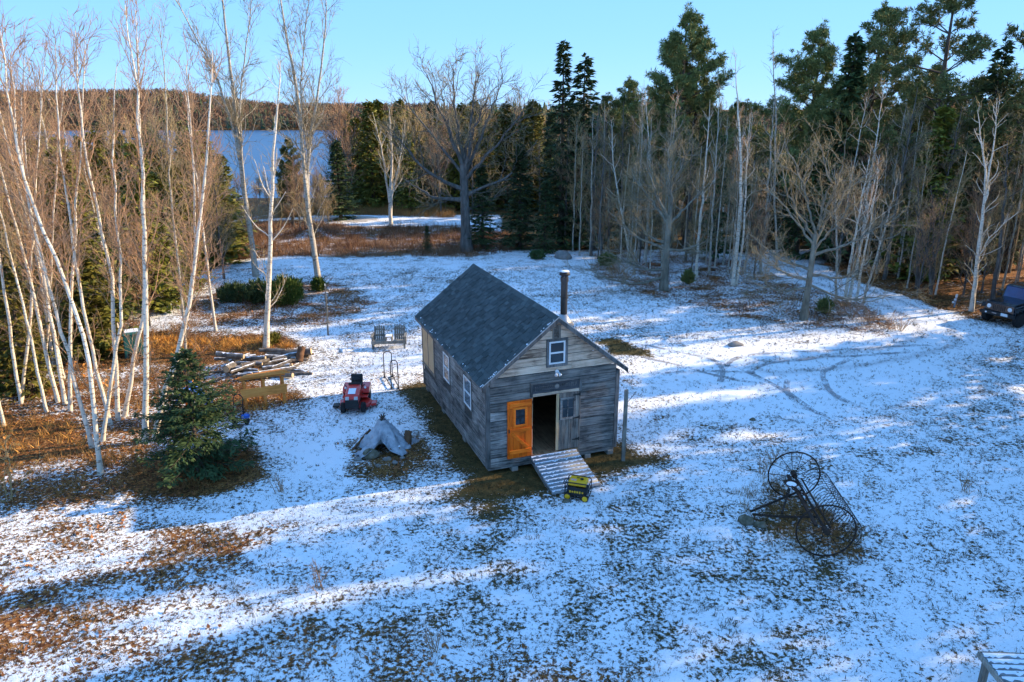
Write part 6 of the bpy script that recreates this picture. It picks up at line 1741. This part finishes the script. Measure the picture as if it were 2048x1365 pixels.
# lumber rack: wide plank and rails on posts
a = G(492, 819); b = G(567, 808)
ax = b - a; Lr = np.linalg.norm(ax[:2]); rz = math.atan2(ax[1], ax[0])
lr = empty("lumber_rack", tuple(a), rz); lr.scale = (1, 1, 1.08); tag(lr, "yellow wooden lumber rack with a wide plank, in front of the log pile", "rack")
Lr *= 1.06
for i, x_ in enumerate((0.03, Lr * 0.5, Lr - 0.03)):
    MB().span(x_ - 0.045, x_ + 0.045, -0.03, 0.03, -0.05, 0.98).build("post", M_LUMB, lr)
    MB().bar((x_ - 0.05, 0.52, -0.02), (x_ - 0.05, 0.10, 1.08), 0.05, 0.07).build("back_leg", M_LUMB, lr)
MB().span(-0.12, Lr + 0.1, -0.06, -0.032, 0.40, 0.72).build("wide_plank", M_LUMB, lr, bevel=0.006)
MB().span(-0.12, Lr + 0.08, 0.06, 0.15, 1.00, 1.05).build("rail", M_LUMB, lr)
MB().span(-0.10, Lr + 0.08, 0.50, 0.58, 0.20, 0.26).build("rail", M_LUMB, lr)
for i in range(5):
    MB().bar((-0.25 + 0.1 * i, 0.05 + 0.07 * i, 1.085 + 0.012 * (i % 2)), (Lr + 0.25 - 0.07 * i, 0.02 + 0.085 * i, 1.10 + 0.02 * (i % 3)), 0.06, 0.035).build("stored_board", M_LUMB, lr)

# hand truck
h0 = G(478, 853)
ht = empty("hand_truck", tuple(h0), R(-8)); tag(ht, "black hand truck with blue wheels standing at the small spruce's right side", "hand truck")
MB().tube([(-0.17, 0.06, 0.10), (-0.17, 0.14, 0.95)] + [(-0.17 * math.cos(a_), 0.15, 0.95 + 0.17 * math.sin(a_)) for a_ in np.linspace(0.2, 2.94, 8)] + [(0.17, 0.14, 0.95), (0.17, 0.06, 0.10)], 0.018, 8).build("frame", M_BLACK, ht, smooth=True)
for zz in (0.25, 0.5, 0.75): MB().tube([(-0.17, 0.07 + zz * 0.08, zz), (0.17, 0.07 + zz * 0.08, zz)], 0.012, 6).build("rung", M_BLACK, ht)
MB().box((0, -0.10, 0.05), (0.40, 0.26, 0.012)).build("toe_plate", M_BLACK, ht)
M_BLUE = simple("blue_plastic", [(0.015, 0.10, 0.50), (0.02, 0.16, 0.62)], 3, rough=0.45)
for s_ in (-1, 1):
    wh = wheel(ht, (0.24 * s_, 0.14, 0.13), 0.13, 0.07, M_BLUE, (1, 0, 0))
MB().span(0.10, 0.34, 0.02, 0.2, 0.26, 0.40).build("fender", M_BLUE, ht, bevel=0.03)

# blue tarp over an A-frame, behind the small spruce
f0 = G(385, 836)
af = empty("frame_shelter", tuple(f0), R(10)); tag(af, "blue tarp and lumber A-frame half hidden behind the small spruce", "shelter")
for y_ in (-0.45, 0.45):
    MB().bar((-0.85, y_, 0.0), (0.06, y_, 1.25), 0.07, 0.05).build("rafter", M_LUMB, af)
    MB().bar((0.95, y_, 0.0), (-0.06, y_ + 0.052, 1.25), 0.07, 0.05).build("rafter", M_LUMB, af)
MB().bar((-0.05, -0.55, 1.22), (-0.05, 0.55, 1.22), 0.05, 0.09).build("ridge_beam", M_LUMB, af)
MB().span(-0.04, 0.10, -0.48, -0.40, 0.0, 1.1).build("post", M_ORANGE_Z, af)
rr = rs(1401); vs_, fs = [], []
for i in range(13):
    for j in range(9):
        t = i / 12; y_ = -0.58 + 1.16 * j / 8
        x_ = -0.02 - 0.88 * t + 0.035 * rr.normal(); z_ = 1.31 - 1.18 * t - 0.08 * math.sin(math.pi * t) + 0.03 * rr.normal()
        vs_.append((x_, y_, max(z_, 0.03)))
for i in range(12):
    for j in range(8): fs.append((i * 9 + j, i * 9 + j + 1, (i + 1) * 9 + j + 1, (i + 1) * 9 + j))
o = MB().add(vs_, fs).build("tarp", M_BLUE, af, smooth=True); o.modifiers.new("thick", 'SOLIDIFY').thickness = 0.006
vs_, fs = [], []
for i in range(11):
    for j in range(7):
        t = i / 10; y_ = -0.30 + 0.75 * j / 6
        vs_.append((0.02 + 0.80 * t + 0.03 * rr.normal(), y_, max(0.03, 1.29 - 1.10 * t - 0.05 * math.sin(math.pi * t) + 0.03 * rr.normal())))
for i in range(10):
    for j in range(6): fs.append((i * 7 + j, (i + 1) * 7 + j, (i + 1) * 7 + j + 1, i * 7 + j + 1))
o = MB().add(vs_, fs).build("tarp", M_BLUE, af, smooth=True); o.modifiers.new("thick", 'SOLIDIFY').thickness = 0.006

# log pile
M_LOGB = simple("grey_log_bark", [(0.06, 0.048, 0.04), (0.13, 0.11, 0.095), (0.22, 0.20, 0.175)], 5, rough=0.9, bump=0.5)
rr = rs(1500)
_used = set()
for i in range(42):
    px = 445 + 155 * rr.uniform() ** 0.9; py = 722 + 42 * rr.uniform() - 0.05 * (px - 445)
    if 452 < px < 476 and py > 738: px += 30
    az = rr.choice([0.05, 0.0, 0.9, -0.2, 0.5]) + rr.normal(0, 0.15); Lg = rr.uniform(0.6, 1.7); r = rr.uniform(0.045, 0.105)
    z_ = r + (0.14 if i % 3 == 1 else 0.0) + (0.26 if i % 7 == 5 else 0.0)
    lab = "%s grey log lying %s at the pile's %s, %s" % (("short" if Lg < 0.95 else "mid-length" if Lg < 1.35 else "long") , "crosswise" if abs(az) > 0.4 else "lengthwise", "back" if py < 735 else "middle" if py < 748 else "front", "left end" if px < 490 else "centre" if px < 550 else "right end")
    lab += " on top" if z_ > r + 0.2 else " above others" if z_ > r else ""
    if r > 0.088: lab = lab.replace("grey log", "thick grey log")
    elif r < 0.06: lab = lab.replace("grey log", "thin grey log")
    log(G(px, py) + np.array([0, 0, z_]), az, rr.normal(0, 0.07), Lg, r, M_LOGB, lab, "logs heaped in the pile", 1510 + i)
log(G(463, 748) + np.array([0, -0.1, 0.30]), R(-100), R(4), 0.55, 0.16, M_LOGB, "log showing its pale round cut face at the pile's left front", None, 1540)
log(G(602, 722) + np.array([0, 0, 0.32]), R(60), R(68), 0.62, 0.17, M_CUTD, "upturned brown stump at the right end of the log pile", None, 1541, "stump", "stump", M_CUTD)
log(G(580, 716) + np.array([0, 0, 0.22]), R(2), R(3), 1.9, 0.17, M_LOGB, "thickest log at the back right of the pile, snow along its top", None, 1542)

# hay rake
ZA = 0.72
A = gp(1588, 950, ZA); B = gp(1652, 1062, ZA)
rk = empty("hay_rake", (A[0], A[1], 0.0)); tag(rk, "old rusty dump hay rake with two tall spoked wheels", "hay rake")
ax = nrm(B - A); LA = np.linalg.norm(B - A); bk_ = nrm(np.cross(ax, [0, 0, 1.0])) * -1
if bk_[0] < 0: bk_ = -bk_
up = np.array([0, 0, 1.0]); O = np.array([A[0], A[1], 0.0])
def Pk(al, ba, h): return tuple(A + ax * al + bk_ * ba + up * (h - ZA) - O)
def spoked(al, tilt=0.0):
    c = np.array(Pk(al, 0, ZA))
    e1 = bk_; e2 = up
    ring = [tuple(c + (e1 * math.cos(a_) + e2 * math.sin(a_)) * 0.70) for a_ in np.linspace(0, 2 * math.pi, 48)[:-1]]
    wh = MB().tube(ring, 0.021, 6, closed=True).build("wheel", M_RUST, rk, smooth=True)
    MB().cyl(tuple(c - ax * 0.12), tuple(c + ax * 0.10), 0.075, 14).build("hub", M_RUST, wh)
    for k in range(14):
        a_ = 2 * math.pi * k / 14
        d_ = e1 * math.cos(a_) + e2 * math.sin(a_)
        MB().tube([tuple(c + d_ * 0.06 + ax * (0.09 if k % 2 else -0.09)), tuple(c + d_ * 0.69)], 0.0085, 5).build("spoke", M_RUST, wh)
spoked(0.0); spoked(LA)
MB().tube([Pk(0, 0, ZA), Pk(LA, 0, ZA)], 0.032, 8).build("axle", M_RUST, rk)
MB().tube([Pk(0.18, 0.16, ZA - 0.02), Pk(LA - 0.18, 0.16, ZA - 0.02)], 0.028, 6).build("tine_bar", M_RUST, rk)
MB().bar(Pk(0.15, -0.2, ZA + 0.05), Pk(LA - 0.15, -0.2, ZA + 0.05), 0.08, 0.05).build("frame_bar", M_RUST, rk)
nT = 19
for k in range(nT):
    al = 0.25 + (LA - 0.5) * k / (nT - 1)
    pts = []
    for t in np.linspace(0, 1, 13):
        an = R(150) - R(205) * t
        pts.append(Pk(al, 0.48 + 0.44 * math.cos(an) * (0.85 + 0.3 * t), 0.58 + 0.46 * math.sin(an) if t < 0.999 else 0.14))
    MB().tube(pts, 0.0075, 5).build("tine", M_RUST, rk, smooth=True)
MB().tube([Pk(0.2, 0.50, 1.045), Pk(LA - 0.2, 0.50, 1.045)], 0.010, 5).build("tine_rod", M_RUST, rk)
# seat on its spring, lever, tongue
cS = Pk(LA * 0.42, -0.42, 1.06)
MB().lathe([(0.02, -0.03), (0.14, -0.02), (0.20, 0.03), (0.21, 0.035), (0.14, -0.005), (0.02, -0.012)], cS, 24, (0, 0, 1)).build("seat", M_RUST, rk, smooth=True)
MB().lathe([(0.13, 0.002), (0.12, 0.014), (0.02, 0.018)], cS, 20).build("snow", M_SNOW, rk)
MB().tube([cS, Pk(LA * 0.42, -0.38, 0.92), Pk(LA * 0.42, -0.1, 0.80), Pk(LA * 0.42, 0.0, ZA)], 0.022, 6).build("seat_spring", M_RUST, rk, smooth=True)
MB().tube([Pk(LA * 0.55, -0.1, ZA), Pk(LA * 0.56, -0.35, 1.1), Pk(LA * 0.58, -0.55, 1.25)], 0.016, 6).build("lever", M_RUST, rk)
tg = gp(1500, 1024, 0.10) - O
MB().tube([Pk(LA * 0.30, 0, ZA), tuple((np.array(Pk(LA * 0.30, 0, ZA)) * 0.5 + tg * 0.5)), tuple(tg)], 0.030, 6).build("shaft", M_RUST, rk)
MB().tube([Pk(LA * 0.75, 0, ZA - 0.05), tuple(np.array(Pk(LA * 0.75, 0, ZA)) * 0.45 + tg * 0.55 - up * 0.1), tuple(tg + np.array([0.03, -0.12, 0]))], 0.030, 6).build("shaft", M_RUST, rk)
MB().bar(Pk(LA * 0.25, -0.3, 0.66), Pk(LA * 0.62, -0.75, 0.5), 0.05, 0.05).build("brace", M_RUST, rk)

# parked off-roader
M_CAR = simple("dark_blue_car_paint", [(0.003, 0.005, 0.010), (0.005, 0.008, 0.017)], 2, rough=0.25, spec=0.6, coat=0.6)
M_CARGL = glass_mat()
dirc = nrm(np.array([-0.90, -0.44, 0]))
car_p = gp(1999, 616, 0.9); car_p[2] = 0
jp = empty("off_roader", tuple(car_p - dirc * 0.47), math.atan2(dirc[1], dirc[0]))
tag(jp, "dark blue boxy off-roader parked at the right edge of the picture", "car")
# x forward from the front axle (front axle at x = 0), width along y
HW = 0.78
MB().prism([(-3.2, 0.55), (0.38, 0.55), (0.42, 0.70), (0.42, 1.05), (-0.95, 1.16), (-3.2, 1.16)], 1, -HW, HW).build("body", M_CAR, jp, bevel=0.04)
MB().prism([(-0.92, 1.165), (0.40, 1.055), (0.40, 1.10), (0.20, 1.15), (-0.92, 1.24)], 1, -0.66, 0.66).build("hood", M_CAR, jp, bevel=0.03)
gr = MB().span(0.425, 0.47, -0.72, 0.72, 0.66, 1.08).build("grille", M_CAR, jp, bevel=0.03)
for i in range(7): MB().span(0.472, 0.478, -0.30 + 0.093 * i - 0.02, -0.30 + 0.093 * i + 0.03, 0.74, 1.02).build("slot", M_BLKP, gr)
for s_ in (-1, 1):
    hl = MB().lathe([(0.105, 0), (0.105, 0.02), (0.03, 0.04)], (0.47, 0.52 * s_, 0.90), 18, (1, 0, 0)).build("headlight", M_LAMP, gr, smooth=False)
    MB().lathe([(0.05, 0), (0.045, 0.03), (0.01, 0.035)], (0.64, 0.52 * s_, 0.60), 12, (1, 0, 0)).build("fog_light", M_LAMP, jp)
    MB().prism([(-0.52, 0.62), (-0.40, 0.98), (0.34, 1.00), (0.48, 0.84), (0.46, 0.78), (0.30, 0.92), (-0.34, 0.90), (-0.44, 0.60)], 1, s_ * (HW - 0.02), s_ * 0.94).build("front_fender", M_BLKP, jp, bevel=0.015)
    MB().prism([(-3.1, 0.62), (-2.92, 0.96), (-2.05, 0.96), (-1.88, 0.62), (-1.96, 0.60), (-2.12, 0.88), (-2.86, 0.88), (-3.02, 0.60)], 1, s_ * (HW - 0.02), s_ * 0.94).build("rear_fender", M_BLKP, jp, bevel=0.015)
    for x_ in (0.0, -2.45): wheel(jp, (x_, s_ * 0.78, 0.39), 0.39, 0.26, M_GALV)
    MB().span(-1.78, -0.95, s_ * (HW + 0.002), s_ * (HW + 0.022), 0.62, 1.14).build("door", M_CAR, jp, bevel=0.01)
    MB().span(-1.72, -1.02, s_ * (HW - 0.04), s_ * (HW - 0.02), 1.20, 1.66).build("side_window", M_CARGL, jp)
    MB().span(-2.9, -1.84, s_ * (HW - 0.04), s_ * (HW - 0.02), 1.20, 1.66).build("side_window", M_CARGL, jp)
    MB().box((-0.92, s_ * 0.93, 1.26), (0.10, 0.20, 0.16)).build("mirror", M_BLKP, jp, bevel=0.03)
    MB().box((-0.80, s_ * 0.70, 1.03), (0.08, 0.04, 0.05)).build("side_marker", M_LAMP, jp)
MB().span(0.50, 0.64, -0.86, 0.86, 0.50, 0.68).build("bumper", M_BLKP, jp, bevel=0.03)
MB().span(0.642, 0.650, 0.22, 0.54, 0.56, 0.70).build("licence_plate", M_WHITE, jp)
MB().span(0.642, 0.660, -0.22, 0.0, 0.60, 0.65).build("tow_bar", M_GALV, jp)
MB().prism([(-0.98, 1.16), (-0.90, 1.16), (-1.10, 1.74), (-1.18, 1.74)], 1, -0.72, 0.72).build("windscreen", simple("sky_blue_glass", [(0.02, 0.06, 0.16), (0.03, 0.09, 0.24)], 2, rough=0.08, spec=0.9), jp)
pil = MB()
for s_ in (-1, 1):
    pil.bar((-0.94, s_ * 0.735, 1.16), (-1.14, s_ * 0.735, 1.76), 0.05, 0.09)
    for x_ in (-1.80, -2.95): pil.span(x_ - 0.04, x_ + 0.04, s_ * 0.70, s_ * 0.76, 1.16, 1.72)
pil.build("pillars", M_CAR, jp)
MB().prism([(-3.15, 1.72), (-1.14, 1.74), (-1.08, 1.77), (-1.2, 1.82), (-3.1, 1.80)], 1, -0.75, 0.75).build("roof", M_CAR, jp, bevel=0.03)
MB().cyl((-3.2, 0, 0.95), (-3.42, 0, 0.95), 0.38, 24).build("spare_wheel", M_TIRE, jp)

# marker stake by the driveway
b = G(1908, 615)
ms = empty("marker_stake", tuple(b)); tag(ms, "pale marker stake with white reflector caps beside the driveway", "marker")
t_ = at_depth(1914, 590, b[1]) - b
MB().tube([(0, 0, -0.05), tuple(t_)], 0.045, 8).build("stake", simple("blue_grey_pipe", [(0.22, 0.27, 0.36), (0.32, 0.37, 0.46)], 4, rough=0.6), ms)
MB().tube([tuple(t_ * 0.80), tuple(t_ * 1.04)], 0.06, 8).build("cap", M_WHITE, ms)
MB().lathe([(0.07, 0), (0.06, 0.03), (0.01, 0.04)], tuple(t_ * 0.62 + np.array([-0.07, -0.04, 0])), 12, (0, -1, 0.3)).build("reflector", M_WHITE, ms)
MB().lathe([(0.07, 0), (0.06, 0.03), (0.01, 0.04)], tuple(t_ * 0.42 + np.array([-0.14, -0.04, 0])), 12, (0, -1, 0.3)).build("reflector", M_WHITE, ms)

# corrugated cover on posts, cut by the lower right corner
c0 = gp(1962, 1308, 0.80)
cv = empty("roofed_stand", (c0[0], c0[1], 0), R(-3)); tag(cv, "low corrugated roof on wooden posts at the picture's bottom right corner", "stand")
vs_, fs = [], []; n = 90
for i in range(n + 1):
    t = i / n; y_ = 0.02 - 1.5 * t
    zz = 0.80 + 0.0 * t + 0.018 * math.sin(t * 10 * 2 * math.pi)
    vs_ += [(0, y_, zz), (1.9, y_, zz)]
for i in range(n): fs.append((2 * i, 2 * i + 2, 2 * i + 3, 2 * i + 1))
o = MB().add(vs_, fs).build("sheet", M_CORR, cv, smooth=True); o.modifiers.new("thick", 'SOLIDIFY').thickness = 0.005
rr = rs(1601)
for w_ in range(10):
    V, Fq = [], []; m = 36; tcn = (w_ + 0.25) / 10
    for j in range(m + 1):
        u = 0.02 + 1.86 * j / m; wid = max(0.01, 0.045 * (1 + 0.3 * rr.normal()))
        for (a_, h) in ((-1, -0.004), (-0.5, 0.010), (0.5, 0.010), (1, -0.004)):
            t = tcn + a_ * wid / 1.5
            V.append((u, 0.02 - 1.5 * t, 0.80 + 0.018 * math.sin(t * 20 * math.pi) + h + 0.003))
    for j in range(m):
        for k in range(3): Fq.append((4 * j + k, 4 * j + k + 1, 4 * j + 5 + k, 4 * j + 4 + k))
    MB().add(V, Fq).build("snow_ridge", M_SNOW, cv, smooth=True)
MB().span(-0.03, -0.005, -1.5, 0.04, 0.70, 0.815).build("edge_board", M_OLDW, cv)
MB().span(-0.03, 1.9, 0.03, 0.055, 0.70, 0.81).build("edge_board", M_OLDW, cv)
for (x_, y_) in ((0.08, -0.08), (1.8, -0.08), (0.08, -1.4), (1.8, -1.4)): MB().span(x_ - 0.05, x_ + 0.05, y_ - 0.05, y_ + 0.05, -0.1, 0.76).build("post", M_OLDW, cv)

# ------------------------------------------------------------------ small evergreens near the lawn
fsb = G(398, 940)
Hs = height_at(fsb, 698)
tme, cme = spruce_mesh("front_spruce", Hs, 2.15, rs(1701), M_FRONTSPR, M_BROWNBARK, 0.22, 8, 62, 0.15, 0.021, droop=0.10, shape=0.80, gap=0.12, lenr=(0.58, 1.15))
tree_thing("small_spruce", fsb, tme, cme, "small blue-green spruce on the lawn's left side in a ring of brown grass", "tree")
def bush(name, P, rx, ry, h, mat, label, seed, n=2600, ln=0.22, wd=0.03, cat="bush", group=None):
    rg = rs(seed)
    root = empty(name, tuple(P)); tag(root, label, cat, group)
    st = Tubes()
    for k in range(9):
        a_ = rg.uniform(0, 6.28); d_ = np.array([math.cos(a_) * 0.6, math.sin(a_) * 0.6, 1.0])
        st.add(limb((0, 0, -0.05), d_, h * 0.8, 5, rg, 0.05, 0.15), np.linspace(0.02, 0.006, 6), 4)
    link("stem", st.mesh("stem", M_BROWNBARK), root)
    u = rg.normal(0, 1, (n, 3)); u /= np.linalg.norm(u, axis=1, keepdims=True)
    rad = rg.uniform(0.35, 1.0, n) ** 0.5 * (1 + 0.18 * np.sin(5 * np.arctan2(u[:, 1], u[:, 0]) + seed) + 0.12 * np.sin(9 * u[:, 2] + seed))
    C = u * rad[:, None] * np.array([rx, ry, h * 0.52]) + np.array([0, 0, h * 0.46]); C[:, 2] = np.maximum(C[:, 2], 0.03)
    D = u * 0.5 + np.array([0, 0, 0.8]) + rg.normal(0, 0.35, (n, 3))
    V, Qd = diamonds(C, D, rg.normal(0, 1, (n, 3)), ln * rg.uniform(0.6, 1.4, n), wd * rg.uniform(0.7, 1.3, n), 0.0)
    link("foliage", np_mesh("foliage", V, Qd, None, mat), root)
    return root
GJ = "evergreen bushes in the leaf bed on the lawn"
bush("juniper_bush", G(572, 610), 0.95, 0.8, 1.55, M_JUNIPER, "bright green rounded juniper at the right of the leaf bed", 1801, 4200, group=GJ)
bush("juniper_bush", G(520, 606), 0.8, 0.7, 1.2, M_SPRUCE, "dark green juniper left of the bright green one", 1802, 3000, group=GJ)
bush("juniper_bush", G(470, 602), 0.9, 0.7, 0.9, M_SPRUCE, "low dark sprawling juniper farthest left in the leaf bed", 1803, 3000, group=GJ)
bush("juniper_bush", G(638, 582), 0.38, 0.32, 0.75, M_JUNIPER, "small yellow-green bush at the tall forked birch's foot", 1804, 900, group=GJ)
bush("juniper_bush", G(545, 690), 0.3, 0.3, 0.45, M_OLIVE, "little olive shrub at the foot of the straight pale birch", 1805, 500)
bush("evergreen_seedling", G(1074, 519), 0.5, 0.4, 0.55, M_SPRUCE, "low dark evergreen sprawling in the snow before the spruces", 1806, 1200)
bush("evergreen_seedling", G(1215, 532), 0.6, 0.5, 0.8, M_PINE, "low green bush under the birches at the wood's corner", 1807, 1400)
bush("evergreen_seedling", G(1648, 628), 0.35, 0.3, 0.8, M_PINE, "young pine seedling right of the low-branched maple's foot", 1808, 700)
bush("evergreen_seedling", G(1376, 568), 0.35, 0.3, 0.8, M_PINE, "young pine seedling right of the grey maple by the stovepipe", 1809, 700)
def twig_shrub(P, h, n, mat, label, seed, spread=0.5, group=None, leaf=None):
    rg = rs(seed); root = empty("shrub", tuple(P)); tag(root, label, "shrub", group)
    st, tw_ = Tubes(), Tubes()
    tips = []
    for k in range(n):
        a_ = rg.uniform(0, 6.28); d_ = np.array([math.cos(a_) * spread, math.sin(a_) * spread, 1.0])
        b = limb((rg.normal(0, 0.06), rg.normal(0, 0.06), -0.05), d_, h * rg.uniform(0.6, 1.1), 6, rg, 0.02, 0.12)
        st.add(b, np.linspace(0.012, 0.004, 7), 4)
        for q in range(9):
            p, a2 = sample(b, rg.uniform(0.3, 0.99))
            e = limb(p, side_dir(a2, rg.uniform(0.4, 0.9), rg.uniform(0, 6.28)), h * 0.25 * rg.uniform(0.5, 1.2), 3, rg, 0.03, 0.15)
            tw_.add(e, np.linspace(0.005, 0.003, 4), 3); tips += [e[-1], e[2]]
    link("stem", st.mesh("stem", mat), root); link("crown", tw_.mesh("crown", mat), root)
    if leaf:
        T = np.array(tips)[rg.uniform(0, 1, len(tips)) < 0.55]; m = len(T)
        V, Qd = diamonds(T, rg.normal(0, 1, (m, 3)), rg.normal(0, 1, (m, 3)), 0.13 * rg.uniform(0.7, 1.3, m), 0.05 * np.ones(m), 0.1)
        link("leaves", np_mesh("leaves", V, Qd, None, leaf), root)
    return root
M_OAKLEAF = simple("orange_oak_leaves", [(0.36, 0.13, 0.03), (0.55, 0.23, 0.05), (0.62, 0.30, 0.08)], 3, rough=0.7, rnd=0.25, island=True)
twig_shrub(G(20, 1000), 1.9, 8, M_TWIG_TAN, "oak sapling with clinging orange leaves at the lower left wood edge", 1901, 0.7, None, M_OAKLEAF)
twig_shrub(G(150, 770), 1.2, 6, M_TWIG_TAN, "orange-leaved oak sapling between the left birches", 1902, 0.5, None, M_OAKLEAF)
twig_shrub(G(215, 800), 1.4, 6, M_TWIG_TAN, "orange-leaved sapling before the compost bin", 1903, 0.5, None, M_OAKLEAF)
for i, (px, py, h) in enumerate([(1705, 640, 1.3), (1740, 650, 1.2), (1775, 658, 1.1), (1680, 632, 1.2), (1225, 556, 1.1), (1255, 560, 1.0), (1240, 548, 1.2), (1800, 662, 0.9)]):
    twig_shrub(G(px, py), h, 12, M_TWIG_RED, "leafless russet twig shrub on the fringe of the wood", 1910 + i, 0.6, "twig shrubs on the wood's fringe")
for i, (px, py, h) in enumerate([(560, 985, 0.6), (1545, 925, 0.7), (1525, 950, 0.6), (1130, 610, 0.9), (1930, 985, 0.6), (640, 1180, 0.7), (870, 1300, 0.7)]):
    twig_shrub(G(px, py), h, 7, M_TWIG_RED, "thin weed stalks standing alone in the snowy lawn", 1930 + i, 0.3, "weed stalks in the lawn")
